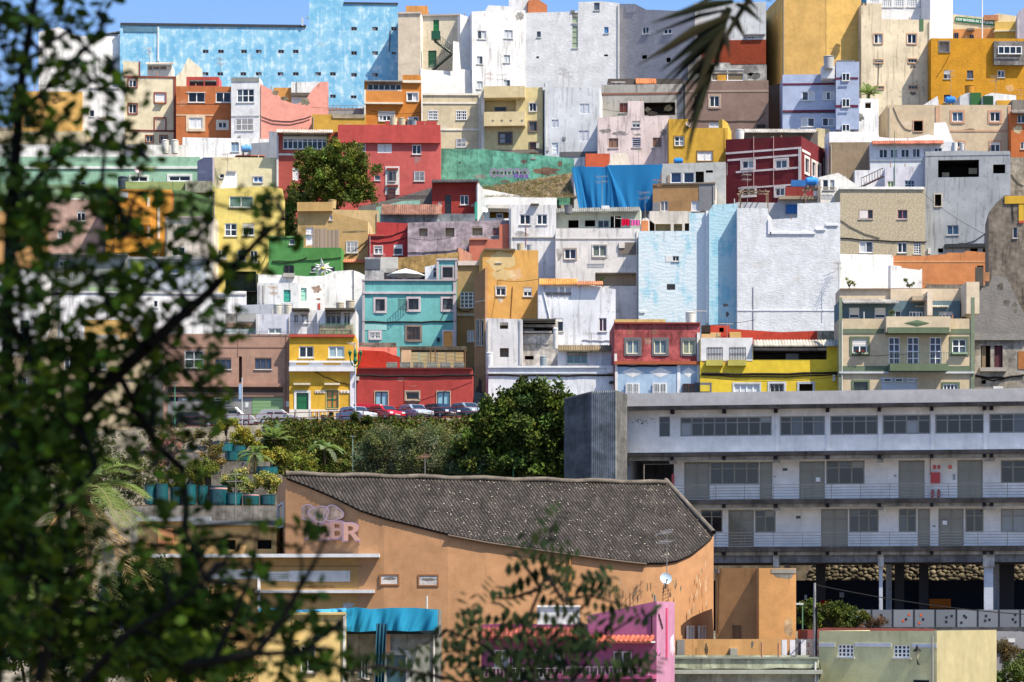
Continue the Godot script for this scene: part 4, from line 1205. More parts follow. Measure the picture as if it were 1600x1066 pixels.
	house("house", "white house with twin square windows right of the lilac wall", 796, 320, 869, 450, "#d8d8da", s, {"d": 266.0, "yaw": 1.0, "kind": "worn", "side": "#e9e9ea", "dep": 4.0})
	s = "w 882 389 900 405 t=#b0a294 tw=0.12 f=#dcdce2;w 926 383 948 401 n=2 r=1 t=#c9c4bc tw=0.1 pane=#5a6458;k 967 379 997 398 p=0.1 c=#7a726a as=shade;k 967 379 976 388 p=0.18 c=#d9d4cc as=panel;b 868 372 997 374 c=#c9c6c2 p=0.06;o 930 426 996 447 c=#d2c6b4 dp=2.2;a 868 384 880 410 c=#b9b4ae;g 925 400 950 405 p=0.3 c=#8a8480"
	house("house", "white house with a flower rail window and recessed patio beside the blue wall", 868, 357, 998, 480, "#d9d6d4", s, {"d": 262.0, "yaw": 0.0, "kind": "worn"})
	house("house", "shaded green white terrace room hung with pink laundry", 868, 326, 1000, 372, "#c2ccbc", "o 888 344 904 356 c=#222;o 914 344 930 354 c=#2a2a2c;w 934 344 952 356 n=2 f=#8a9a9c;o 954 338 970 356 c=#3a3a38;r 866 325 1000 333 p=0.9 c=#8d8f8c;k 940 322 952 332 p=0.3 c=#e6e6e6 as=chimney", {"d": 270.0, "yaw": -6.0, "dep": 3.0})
	house("rooftop_room", "white and orange pointed stair head beside the laundry", 997, 338, 1023, 368, "#e8e2da", "k 1002 345 1013 366 p=0.1 c=#d27a42 as=orange_panel", {"cat": "building", "d": 264.0, "dep": 2.0, "top": [997, 362, 1004, 342, 1010, 340, 1023, 350]})
	house("rooftop_room", "bare beige wall with three openings on top of the pale blue wall", 1015, 330, 1080, 372, "#cfc8bc", "o 1024 350 1048 361 c=#a8986c dp=0.6;o 1053 350 1066 361 c=#a8986c dp=0.6;o 1070 349 1077 361 c=#5c4a3a dp=0.6", {"cat": "building", "d": 264.0, "dep": 3.0, "kind": "worn"})
	s = "w 1051 400 1061 408 f=#c9c4bc n=2;k 1040 399 1050 409 p=0.03 c=#dfe0e0 as=patch;o 1042 444 1055 453 c=#a09a90 dp=0.3 bars;k 1000 486 1008 489 p=0.1 c=#dfe6ea as=patch;b 1103 330 1108 505 c=#eef2f4 p=0.25"
	house("apartment_building", "huge pale blue party wall with faded blue blotches and two tiny windows", 998, 318, 1110, 530, "#eef2f4", s, {"cat": "building", "d": 258.0, "yaw": -2.0, "kind": "faded", "dep": 8.0, "top": [998, 361, 1077, 361, 1077.1, 333, 1104, 332, 1110, 332]})
	s = "a 1128 474 1140 480 c=#8a8480;a 1133 486 1140 496 c=#7a746e"
	house("apartment_building", "cyan washed upright strip of rough wall between pale blue and white walls", 1108, 318, 1152, 532, "#c4dfe8", s, {"cat": "building", "d": 257.2, "yaw": 2.0, "kind": "faded", "dep": 8.0, "top": [1108, 330, 1114, 320, 1152, 318]})
	s = "l 1177 448 1177 518 sag=0 w=0.03 c=#8a8a8e;b 1152 484 1310 486 c=#dfe4ea p=0.05;k 1203 363 1274 366 p=0.12 c=#e4e8f0 as=ledge;k 1200 343 1205 366 p=0.12 c=#e4e8f0 as=ledge;k 1274 357 1290 360 p=0.12 c=#e4e8f0 as=ledge;k 1290 350 1310 353 p=0.12 c=#e4e8f0 as=ledge"
	house("apartment_building", "huge rough white party wall, windowless, with a stepped ledge near its top", 1152, 316, 1313, 532, "#d6dbe2", s, {"cat": "building", "d": 256.0, "yaw": 0.0, "kind": "rough", "dep": 9.0, "top": [1152, 325, 1200, 326, 1200.1, 343, 1246, 343, 1246.1, 318, 1313, 316]})
	house("garden_wall", "small white roof wall wedge on the big white party wall", 1190, 324, 1206, 350, "#f0f0f0", "", {"cat": "wall", "d": 257.5, "dep": 0.6, "yaw": 14.0, "top": [1190, 326, 1194, 325, 1206, 342]})
	s = "w 775 448 790 462 t=#d8cfc0 tw=0.08;w 818 449 831 463;w 775 401 783 410 n=1;l 801 448 796 530 sag=0 c=#8a5a34;a 756 388 806 428 c=#d9b878 kind=plaster;a 762 420 810 440 c=#d8b676 kind=plaster;a 776 463 788 474 c=#d9bfa0;k 756 389 805 392 p=0.25 c=#6d6048 as=coping"
	house("house", "orange house with peeling cream patch, taller than its neighbours", 754, 389, 841, 620, "#d79a44", s, {"d": 246.0, "yaw": 4.0, "dep": 10.0, "top": [754, 390, 805, 390, 805.1, 391, 841, 391]})
	house("house", "left flank of the orange house along the alley, shade painted in tan", 741, 415, 758, 650, "#a8784c", "b 742 470 757 472 c=#c9b49a p=0.05;w 744 500 749 540 n=1 t=#b9a284 tw=0.1;w 751 500 756 540 n=1 t=#b9a284 tw=0.1;a 742 590 757 650 c=#5a4438", {"d": 244.5, "yaw": -50.0, "dep": 0.3, "top": [741, 433, 758, 418]})  # duller tan carries the shade of this side in its colour
	s = "w 719 456 745 481 n=4 r=4 f=#e2e2e4 pane=#20242c;w 730 516 744 534 n=3 pane=#a8b0b4;b 714 490 746 494 c=#d2c8b4 p=0.1;k 716 408 754 415 p=0.2 c=#e0d0c4 as=lattice_parapet;l 712 480 744 478 sag=0.5"
	house("house", "narrow beige house with white lattice window beside the turquoise house", 712, 408, 748, 560, "#b4925c", s, {"d": 252.0, "yaw": -2.0, "dep": 6.0, "kind": "plaster"})
	s = "w 587 468 601 486 t=#c9bcc2 tw=0.22 bars f=#3a3436;w 638 467 654 484 t=#c9bcc2 tw=0.22 f=#2c2c30;w 692 467 707 484 t=#c9bcc2 tw=0.22 bars f=#3a3436;w 578 519 594 529 t=#c9bcc2 tw=0.16 bars=#dfdfdf;w 636 511 656 531 t=#8a7a70 tw=0.22 f=#6a4a2c n=3 r=2 bars=#4a3c34;d 693 518 707 543 c=#d89024 t=#d9d2d2 tw=0.14 n=1;b 567 456 713 459.5 c=#c9c0c6 p=0.15;b 566 437 713 439 c=#b9aeb4 p=0.15;b 566 437 570 545 c=#b9aeb4 p=0.1;b 708 437 713 545 c=#c4b8bc p=0.1;l 566 503 713 502 sag=0.06 w=0.07;k 683 528 687 534 p=0.2 c=#1f2a44 as=letter_box;l 708 456 688 500 sag=0.2;k 568 506 604 516 p=0.03 c=#8fccc8 as=patch"
	var h := house("house", "bright turquoise house with framed barred windows and an orange door", 566, 437, 713, 560, "#62b4b4", s, {"d": 250.0, "yaw": 1.0, "dep": 8.0})
	var f: Face = h.f
	var q := f.rect(622, 468, 636, 484, 0.5)
	var gt := Face.new()
	gt.root = h.root
	gt.t = Transform3D(Basis(Vector3.UP, deg_to_rad(35)), Vector3(q.end.x, 0, 0.1))
	bars(gt, Rect2(-q.size.x * 1.2, q.position.y, q.size.x * 1.2, q.size.y), "#2a2c2e", 0.16, 2, h.root, 0.0, 0.02, "open_grille")
	house("rooftop_room", "turquoise rooftop room with a framed dark window", 683, 404, 714, 440, "#62b4b4", "w 692 418 707 434 t=#b4a8ae tw=0.2 f=#3a3030 bars;b 682 404 715 407 c=#b9aeb4 p=0.15;b 711 404 715 437 c=#b9aeb4 p=0.1;b 682 404 686 437 c=#b9aeb4 p=0.1", {"cat": "building", "d": 252.0, "dep": 4.0})
	house("rooftop_room", "white roof wall beside the turquoise rooftop room", 664, 416, 684, 440, "#cfd4dc", "d 677 419 684 433 c=#2a2c34", {"cat": "building", "d": 253.5, "dep": 3.0, "top": [664, 417, 684, 413]})
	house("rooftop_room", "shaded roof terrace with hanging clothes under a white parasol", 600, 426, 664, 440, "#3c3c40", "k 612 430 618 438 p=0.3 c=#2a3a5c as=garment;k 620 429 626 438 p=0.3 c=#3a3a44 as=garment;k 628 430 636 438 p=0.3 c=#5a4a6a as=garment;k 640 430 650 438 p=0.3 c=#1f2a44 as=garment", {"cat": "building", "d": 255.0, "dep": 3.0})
	house("garden_wall", "long wavy topped white wall between the green house and the turquoise house", 380, 420, 570, 540, "#e6e5e3", "d 443 452 454 472 c=#3fa08a;d 467 450 479 470 c=#9ccabc;a 486 444 504 460 c=#b99a84;a 492 465 502 470 c=#c4a890;l 552 422 552 470 sag=0;k 442 428 460 434 p=0.6 c=#a9a6a2 as=vent;k 380 443 465 446 p=0.4 c=#dcdcdc as=ledge;k 497 474 500 484 p=0.08 c=#a02c2c as=pipe", {"cat": "wall", "d": 256.0, "yaw": 6.0, "dep": 3.0, "kind": "worn", "top": [380, 428, 450, 430, 480, 432, 505, 431, 522, 424, 550, 422, 560, 425, 570, 430]})
	house("rooftop_room", "white boxy shed with rust streaks and teal door below the wavy wall", 402, 442, 466, 486, "#d9dcdc", "d 443 453 454 472 c=#3fa08a;k 404 446 407 474 p=0.05 c=#b9b9ba as=pipe;k 410 446 413 474 p=0.05 c=#b4b0ac as=pipe", {"cat": "building", "d": 252.5, "dep": 3.0, "kind": "worn"})
	house("garden_wall", "sloping pale grey parapet below the white shed", 372, 474, 458, 500, "#c4c8d0", "", {"cat": "wall", "d": 248.0, "dep": 1.0, "yaw": -8.0, "top": [372, 477, 458, 474]})
	s = "w 419 513 440 522 n=2 pane=#8a948c;k 400 491 404 523 p=0.1 c=#cfd0d2 as=pilaster"
	house("house", "small white lilac roof house behind the brown house", 400, 491, 455, 530, "#d2d4e0", s, {"d": 243.0, "dep": 4.0, "yaw": -4.0})
	house("garden_wall", "low old brick and louvre wall behind the brown roof", 352, 490, 402, 530, "#a8a39c", "k 352 505 400 512 p=0.1 c=#8f6f5c as=brick_course kind=rough;k 370 491 400 503 p=0.06 c=#aaa9a6 as=louvre;k 352 514 400 522 p=0.05 c=#b4c4c2 as=panel", {"cat": "wall", "d": 244.0, "dep": 1.5, "kind": "dirty"})
	# white houses between the orange house and the blue wall
	s = "s 853 448 893 468 n=4 f=#c9ccd2;w 936 497 948 518 n=2 f=#dcd8dc pane=#3a1f2c;w 865 497 880 518 n=1 r=1 f=#9a9a9c;l 847 446 860 502 sag=0.1 w=0.06 c=#c4c8d0;r 842 436 902 445 p=0.35 c=#d08a3c;r 900 440 942 446 p=0.5 c=#b9724a;l 910 531 960 532 sag=0.05 c=#9a9a9c"
	house("house", "white house with four grey shutters under an orange tiled eave", 841, 442, 962, 600, "#dadee6", s, {"d": 243.0, "yaw": 1.0, "kind": "worn", "top": [841, 446, 900, 443, 962, 452]})
	s = "o 781 504 794 514 c=#6a6058 dp=0.5;o 781 544 795 558 c=#7a6a60 dp=0.5;b 812 500 815 570 c=#c9c9cc p=0.1"
	house("house", "blank white box house with two small square holes by the alley", 759, 497, 816, 600, "#d2d2d4", s, {"d": 238.0, "yaw": -2.0, "kind": "worn", "top": [759, 497, 816, 499]})
	house("house", "ruined open terrace house full of stacked boards", 813, 502, 872, 590, "#cfc9c2", "o 815 504 868 522 c=#4a4440 dp=3;o 820 556 834 562 c=#6a5a50;k 815 500 868 503 p=1.0 c=#4a4642 as=roof_edge;k 824 508 850 511 p=-0.6 in=1.4 c=#b9b4ac as=board;k 816 513 834 516 p=-0.4 in=1.2 c=#a8a298 as=board;k 818 518 862 521 p=0.4 c=#b9b2a8 as=board;a 815 522 860 545 c=#dcdad6;l 815 538 858 538 sag=0 c=#8a8480", {"d": 240.0, "dep": 6.0, "kind": "dirty"})
	s = "w 886 549 918 568 n=3 f=#6aa0a4 pane=#5a7078;r 872 540 962 549 p=0.6 c=#8d7a5c;k 940 548 958 572 p=0.2 c=#d9dce2 as=panel;w 940 555 950 568 n=1 f=#8ab0c4 pane=#7aa0b8"
	house("house", "low white annex with a teal framed window and patched roof", 872, 546, 962, 600, "#dcdfe6", s, {"d": 237.0, "yaw": 0.0, "kind": "worn", "dep": 3.0})
	s = "b 763 572 962 575 c=#dfe2e8 p=0.2;b 763 575 962 584 c=#d9dce4 p=0.06;l 763 586 962 586 sag=0.06 w=0.09;k 948 572 958 583 p=0.4 c=#e2e4e8 as=box;l 958 585 964 598 sag=0.1;k 952 596 962 600 p=0.3 c=#4a4a4c as=bracket"
	house("house", "long white street front with a black cable behind the dark tree", 763, 573, 963, 660, "#d6dae2", s, {"d": 233.0, "yaw": 0.0, "kind": "worn", "dep": 5.0})
	# white bright walls and the orange wall above the beige house
	house("garden_wall", "blinding white tall wall below the pebbledash house", 1313, 396, 1396, 470, "#f0f0ee", "", {"cat": "wall", "d": 268.0, "dep": 2.0, "yaw": 6.0, "kind": "worn", "top": [1313, 397, 1394, 398, 1396, 400]})
	house("garden_wall", "white stepped wall with a climbing plant below the orange wall", 1392, 396, 1441, 470, "#e9e9ea", "", {"cat": "wall", "d": 265.0, "dep": 1.0, "yaw": 8.0, "top": [1392, 414, 1408, 416, 1414, 432, 1432, 426, 1440, 420, 1441, 420]})
	house("garden_wall", "orange terracotta wall with a ragged top edge", 1394, 394, 1548, 470, "#cf7a40", "b 1394 408 1540 410 c=#d99a6a p=0.03;k 1448 445 1546 452 p=0.3 c=#8d8478 as=footing kind=dirty;d 1527 415 1537 440 c=#5a4a44", {"cat": "wall", "d": 269.0, "dep": 3.0, "yaw": 0.0, "top": [1394, 399, 1440, 400, 1478, 397, 1480, 395, 1506, 395, 1510, 392, 1548, 395]})
	house("house", "tall taupe gable house at the right edge above the ruin", 1545, 305, 1660, 560, "#8f8272", "w 1583 355 1590 372 n=1 f=#cfd4da;k 1570 306 1640 318 p=0.1 c=#d9a41e as=yellow_roof_wall;l 1582 320 1584 345 sag=0;b 1592 318 1600 345 c=#dba81c p=0.06;b 1592 345 1600 349 c=#a8452c p=0.1", {"d": 254.0, "yaw": -8.0, "kind": "dirty", "top": [1545, 332, 1556, 318, 1570, 305, 1660, 310]})
	house("retaining_wall", "grey patched concrete and stone terrace wall beside the taupe gable", 1518, 440, 1605, 545, "#8a8580", "a 1556 440 1570 456 c=#827a6e;a 1566 466 1580 480 c=#7a7268;a 1580 470 1592 490 c=#857d72;k 1524 418 1536 448 p=0.3 c=#5c564e as=pillar;k 1536 426 1546 440 p=0.2 c=#b0764a as=brick_patch", {"cat": "wall", "d": 252.0, "yaw": -3.0, "kind": "rough", "dep": 2.0, "top": [1518, 446, 1545, 448, 1552, 428, 1574, 436, 1586, 460, 1605, 500]})


# ---------------------------------------------------------------- the row along the street
func street_houses():
	# brown pink house with garage
	var s := "w 336 559 361 577 n=3 f=#4a4444 pane=#2c3a52;w 398 559 424 577 n=3 f=#4a4444 pane=#2c3a52;k 336 556 361 562 p=-0.02 in=0.1 c=#6a5650 as=blind;k 398 556 424 561 p=-0.02 in=0.1 c=#6a5650 as=blind;w 288 548 318 575 n=2 r=2 pane=#44504a;k 262 600 442 605 p=0.5 c=#a67c68 as=ledge;b 262 606 442 613 c=#5c4c46 p=0.02;b 262 614 444 620 c=#a67a64 p=0.2;k 262 620 394 655 p=0.03 c=#8f8f90 as=tiled_base;o 373 557 378 598 c=#6a4a3c dp=0.4;b 262 542 446 544 c=#8a6454 p=0.03;b 446 523 447 650 c=#7a5648 p=0.03;b 371 523 372 557 c=#8a6454 p=0.03"
	s += ";k 264 621 278 627 p=0.06 c=#2a3038 as=vent;k 284 623 292 626 p=0.06 c=#e4e2dc as=plate;w 335 621 361 627 n=2 flat z=0.04;d 335 634 361 665 c=#4a4038 z=0.03;k 383 629 388 637 p=0.06 c=#cfd6da as=notice;k 447 627 452 636 p=0.1 c=#d9d9d9 as=notice;g 340 519 454 524 c=#44525c gap=0.9"
	var h := house("house", "dusty pink brown house with a green garage door and tiled base", 255, 522, 452, 668, "#a8806c", s, {"d": 231.5, "yaw": 2.0, "dep": 8.0})
	var f: Face = h.f
	var q := f.rect(394, 621, 442, 668, 0.04)
	for i in 9:
		var b := B.new(f.t)
		b.box(q.position.x, q.end.y - q.size.y * (i + 1) / 9.0 + 0.02, 0.0, q.end.x, q.end.y - q.size.y * i / 9.0, 0.06)
		obj("garage_slat", b, M("#6f8f62", "gloss"), h.root)
	# yellow house
	s = "w 467 541 490 559 n=2 f=#e9e6e2;w 513 541 538 559 n=2 f=#e9e6e2 pane=#8aa0a8;b 452 529 553 531 c=#c99a1c p=0.05;k 452 564 553 567 p=0.2 c=#e6e6e8 as=cornice;k 452 574 556 581 p=0.5 c=#dfe0e4 as=cornice;k 463 566 482 570.5 p=0.06 c=#e0a838 as=panel;k 505 566 532 570.5 p=0.06 c=#e0a838 as=panel;b 452 567 553 574 c=#e2e2e6 p=0.03;d 463 614 482 660 c=#0f5c34 t=#e2e2e2 tw=0.2;k 459 599 485 602 p=0.3 c=#d8cdb0 as=hood;k 507 599 531 602 p=0.3 c=#d8cdb0 as=hood;w 510 610 529 638 n=2 r=2 f=#0f5c34 pane=#a8752c t=#e0c070 tw=0.06;b 492 610 508 614.5 c=#e6e2da p=0.06;b 531 610 548 614.5 c=#e6e2da p=0.06;b 547 580 554 655 c=#dfe2ea p=0.1;b 452 640 553 655 c=#e2ddd0 p=0.05;b 452 523 554 527 c=#a03a30 p=0.25;l 490 580 553 603 sag=0.2"
	for i in 6:
		var x := 494.0 + i * 4.6 + (10.0 if i > 2 else 0.0) + (13.0 if i > 2 else 0.0)
		s += ";k %s 611.5 %s 613.5 p=0.09 c=#b9a070 as=tile" % [x, x + 2.2]
	for i in 10:
		s += ";k %s 643 %s 652 p=0.09 c=#e0a838 as=panel" % [487 + i * 6.4, 491 + i * 6.4]
	house("house", "egg yellow house with white mouldings and a tall green door", 452, 523, 555, 668, "#d9a21c", s, {"d": 231.0, "yaw": 1.0, "dep": 8.0})
	s = "w 459 492 466 505 n=2;w 470 491 482 505 n=2 pane=#9aa2aa;w 509 487 533 508 n=3 f=#a9acae;w 537 488 547 508 n=2;k 457 484 484 487 p=1.2 c=#4a4640 as=canopy;k 509 484 555 487 p=1.4 c=#5c564c as=canopy;g 453 504 500 524 c=#4a3436 p=1.0 gap=0.6;g 500 508 554 524 c=#3a7a44 p=1.0 gap=0.8;k 500 509 552 523 p=0.8 c=#b4ac8c as=balcony_wall kind=dirty;k 496 486 509 522 p=0.6 c=#dde0e6 as=partition"
	house("rooftop_room", "white glazed rooftop storey on the egg yellow house", 453, 485, 556, 530, "#d6d8dc", s, {"cat": "building", "d": 233.5, "dep": 4.0})
	# red house with roof terrace
	s = "w 586 612 606 640 n=2 f=#1f2834 pane=#7aa8b8 t=#b9a890 tw=0.08;w 634 612 655 625 n=1 r=1 f=#b49a78 t=#b9a890 tw=0.1;d 634 625 655 650 c=#7a5034 n=3;w 683 612 703 640 n=2 f=#1f2834 pane=#7aa8b8 t=#b9a890 tw=0.08;b 558 575 738 577.5 c=#5c2420 p=0.2;l 556 587 742 586 sag=0.08 w=0.09;b 631 590 632 640 c=#8a2824 p=0.03;k 557 589 561 595 p=0.3 c=#c9c4b8 as=meter_box;a 636 602 654 605 c=#b4584c"
	house("house", "deep red street house with blue paned windows and a roof terrace", 557, 576, 738, 668, "#98312c", s, {"d": 231.0, "yaw": 0.0, "dep": 8.0})
	house("garden_wall", "rough bright red terrace wall on the red house", 560, 547, 626, 580, "#b0342a", "", {"cat": "wall", "d": 236.0, "dep": 1.0, "kind": "rough", "top": [560, 547, 600, 549, 615, 555, 626, 558]})
	house("garden_wall", "salmon painted end wall beside the rough red terrace wall", 558, 543, 620, 575, "#d0685a", "", {"cat": "wall", "d": 237.0, "dep": 1.0, "yaw": 4.0})
	var f2 := face_of(null, P(590, 545, 238.0), 0.0)
	var bw := thing("block_wall", "small wall of bare brown concrete blocks above the red terrace", "wall", P(590, 547, 238.0))
	for j in 3:
		for i in 7:
			var b := B.new()
			var x := -1.75 + i * 0.5 + (0.12 if j == 1 else 0.0)
			b.box(x, -0.1 + j * 0.27, -0.2, x + 0.47, 0.14 + j * 0.27, rng.randf_range(0.0, 0.03))
			obj("block", b, M(["#8f7468", "#86695c", "#9a8074"][(i + j * 2) % 3], "dirty"), bw)
	# bamboo terrace
	var t := thing("roof_pergola", "dark mat roofed pergola with bamboo screens on the red house", "pergola", P(677, 575, 235.5))
	var fc := face_of(t, P(677, 575, 235.5), 0.0)
	var q2 := fc.rect(624, 543, 729, 575)
	var b2 := B.new()
	b2.box(q2.position.x, q2.end.y - 0.12, -3.2, q2.end.x, q2.end.y + 0.06, -0.95)
	b2.box(q2.position.x, q2.end.y - 0.12, 0.28, q2.end.x, q2.end.y + 0.06, 0.44)
	obj("roof", b2, M("#6d6354", "dirty"), t)
	for x in [626, 673, 680, 727]:
		var b := B.new()
		var u: float = fc.uv(x, 560).x
		b.box(u - 0.05, q2.position.y - 1.0, 0.3, u + 0.05, q2.end.y - 0.12, 0.4)
		obj("post", b, M("#6a5038"), t)
	var x0 := 627.0
	for i in 7:
		var w := 14.0
		if i == 1:
			var bb := B.new()
			var r := fc.rect(627, 553, 642, 565)
			bb.box(r.position.x, r.position.y - 1.5, -0.6, r.end.x, r.end.y + 0.4, -0.5)
			obj("panel", bb, M("#cfa882", "plaster"), t)
		var r2 := fc.rect(x0 + i * w, 549, x0 + i * w + 13, 573)
		for j in 12:
			var bb := B.new()
			bb.box(r2.position.x, r2.position.y + r2.size.y * j / 12.0, -0.9, r2.end.x, r2.position.y + r2.size.y * (j + 0.8) / 12.0, -0.86)
			obj("screen_slat", bb, M(["#b09a70", "#9c875f", "#a8906a"][(i + j) % 3]), t)
	for i in 6:
		var pf := face_of(null, P(612 + i * 21, 574, 232.0), 0.0)
		var r := pf.rect(604 + i * 21.0, 565, 621 + i * 21.0, 576)
		var o := thing("planter_box", ["first", "second", "third", "fourth", "fifth", "sixth"][i] + " grey wooden planter box from the left along the red roof edge", "planter", Vector3(pf.wo.x, pf.wo.y, pf.wo.z), 0.0, "planter boxes on the red roof edge")
		for j in 4:
			var b := B.new()
			b.box(-0.48, -0.2 + j * 0.17, -0.4, 0.48, -0.05 + j * 0.17, rng.randf_range(0.0, 0.02))
			obj("plank", b, M(["#8f9088", "#858680", "#999a92"][j % 3], "dirty"), o)
		var so := B.new()
		so.box(-0.44, 0.3, -0.38, 0.44, 0.4, -0.03)
		obj("soil", so, M("#4a3a2a"), o)
	# red and pale blue house
	s = "w 979 531 999 553 n=2 f=#d9d9b8 pane=#6a7a84 t=#6f7076 tw=0.2;w 1022 531 1042 553 n=2 f=#d9d9b8 pane=#5a6a74 t=#6f7076 tw=0.2;w 1067 531 1087 553 n=2 f=#d9d9b8 pane=#7a8070 t=#6f7076 tw=0.2;b 959 504 1094 506.5 c=#7c2a24 p=0.2;k 960 565 1094 570 p=0.35 c=#94472c as=cornice;b 960 553 964 566 c=#e6e2de p=0.1;b 1089 520 1094 566 c=#e0dcd8 p=0.1;k 964 570 1092 640 p=0.03 c=#97b4d2 as=lower_wall;b 1058 571 1063 620 c=#dfe2ea p=0.08;b 1089 570 1095 620 c=#dcdfe6 p=0.1;b 961 570 965 620 c=#e6e2e2 p=0.1;m 971 574 1006 590 z=0.04;m 1014 574 1050 590 z=0.04;m 1065 574 1087 590 z=0.04;l 964 572 1058 571 sag=0.04 w=0.08"
	s += ";a 978 512 990 524 c=#9c5a4a;a 1015 512 1030 524 c=#b4705c;a 980 505 984 516 c=#8a2c26;a 1005 526 1020 540 c=#b98070"
	s += ";w 978 599 999 640 n=2 r=3 bars=#d9d9d9 f=#c9ccd0 pane=#6a7478 z=0.04;w 1020 599 1042 640 n=2 r=3 bars=#d9d9d9 f=#c9ccd0 pane=#5a6468 z=0.04;w 1067 600 1085 640 n=2 bars=#3a2a26 f=#4a2a22 z=0.04;b 1085 598 1094 640 c=#5c6470 p=0.12"
	house("house", "faded red house with a pale blue ground floor and white diamonds", 960, 504, 1094, 650, "#a04848", s, {"d": 232.0, "yaw": 1.0, "kind": "dirty"})
	house("garden_wall", "cream capping wall behind the faded red house", 960, 499, 1040, 510, "#cfa860", "", {"cat": "wall", "d": 236.0, "dep": 1.0})
	# yellow house with the dark terrace
	s = "w 1105 543 1129 563 n=2 pane=#7a7f86 f=#cfcfd0 bars=#1f1c1c;w 1140 543 1165 563 n=2 pane=#7a7f86 f=#cfcfd0 bars=#1f1c1c;k 1103 563 1130 572 p=0.3 c=#b9b04a as=window_box;k 1137 563 1166 572 p=0.3 c=#b9b04a as=window_box;o 1177 541 1292 562 c=#55504c dp=3.5;r 1177 532 1311 541 p=0.45 c=#cbc4b4 gap=0.28;k 1231 550 1251 562 p=-1.6 in=1.7 c=#8f959c as=inner_wall;b 1095 528 1176 564 c=#dcdcde p=0.03;a 1096 548 1104 570 c=#c47a3c;a 1130 548 1140 572 c=#c98a44;l 1096 584 1310 582 sag=0.1 w=0.1;l 1096 586 1310 585 sag=0.2 w=0.06;w 1147 600 1187 640 n=4 pane=#b9bec4 t=#c9ced6 tw=0.14;w 1203 600 1225 640 n=3 t=#c4c9d2 tw=0.2 bars;o 1249 600 1270 640 t=#a9b4c4 tw=0.2 c=#4a4038;k 1301 586 1305 596 p=0.3 c=#d6d2bc as=meter_box;k 1094 598 1112 640 p=0.05 c=#6d727c as=door_surround;k 1094 602 1109 612 p=0.09 c=#dcc02c as=panel"
	house("house", "vivid yellow house with a dark open terrace under corrugated sheets", 1094, 531, 1311, 650, "#e0bc1c", s, {"d": 231.5, "yaw": 0.0, "dep": 7.0, "top": [1094, 529, 1176, 536, 1176.1, 538, 1311, 533]})
	house("garden_wall", "red painted parapet above the corrugated terrace roof", 1110, 507, 1280, 545, "#a8301f", "o 1124 512 1131 519 c=#2a1c1a;k 1096 509 1110 522 p=0.1 c=#3a302c as=shade;k 1140 519 1158 530 p=0.1 c=#d2a458 as=capping;k 1096 520 1126 531 p=0.1 c=#d9b070 as=capping", {"cat": "wall", "d": 237.0, "dep": 2.0, "top": [1110, 508, 1140, 509, 1140.1, 522, 1278, 517, 1280, 519]})
	house("garden_wall", "cream stained parapet end beside the corrugated terrace roof", 1278, 517, 1312, 545, "#c9b896", "", {"cat": "wall", "d": 236.5, "dep": 2.0, "kind": "dirty"})
	# beige house with the balcony
	s = "w 1332 530 1355 552 n=2 r=2 t=#66745c tw=0.24;w 1488 530 1510 552 n=2 r=2 t=#66745c tw=0.24;b 1314 514 1521 521.5 c=#6a7a60 p=0.05;b 1314 572 1521 580 c=#66785e p=0.06;b 1311 581 1522 584 c=#c4ccd4 p=0.2;b 1311 465 1316 614 c=#7c8a72 p=0.08;b 1517 465 1523 614 c=#7c8a72 p=0.08;k 1382 497 1482 521 p=1.2 c=#d6c2a0 as=balcony;k 1384 514 1480 523 p=1.26 c=#66785e as=balcony_band;w 1389 527 1406 571 n=2 r=4 f=#e6e8f0 pane=#26284a;w 1418 527 1436 571 n=2 r=4 f=#e6e8f0 pane=#26284a;w 1453 527 1471 571 n=2 r=4 f=#e6e8f0 pane=#26284a;k 1387 571 1478 582 p=1.5 c=#66785a as=balcony_floor;w 1377 591 1433 640 n=1 roll=0.6 flat f=#c9ced4 pane=#aab0b8 rc=#b4bcc6;k 1376 590 1434 593 p=0.03 c=#c4ccd4 as=lintel;w 1474 600 1497 640 n=4 r=3 t=#66785e tw=0.16"
	s += ";w 1381 591 1393 597 n=1 z=0.06 flat;w 1399 591 1411 597 n=1 z=0.06 flat;w 1417 591 1429 597 n=1 z=0.06 flat;m 1413 500 1453 510 z=1.22 c=#5f7656;k 1333 551 1356 554 p=0.35 c=#a8bca0 as=window_box;k 1487 551 1511 554 p=0.35 c=#8fa88c as=window_box;g 1387 554 1478 571 p=1.45 c=#59645c gap=0.2;w 1334 597 1356 640 n=2 r=3 t=#66785e tw=0.18 f=#2f3a30 pane=#2a302c;l 1438 551 1330 556 sag=0.1 w=0.015"
	h = house("house", "beige house with green bands, a railed balcony and three glazed doors", 1312, 498, 1522, 650, "#cdb894", s, {"d": 230.0, "yaw": 0.0, "dep": 4.0})
	s = "w 1327 481 1343 497 n=1 roll=0.7;w 1367 481 1384 497 n=1 roll=0.7;w 1399 486 1408 497 n=1;w 1421 487 1442 497 n=4;w 1467 487 1489 497 n=4 r=2;d 1504 486 1510 498 c=#3a4a50"
	house("house", "set back blue grey top storey above the green banded balcony house", 1312, 470, 1500, 520, "#5c7886", s, {"d": 233.8, "dep": 4.0})
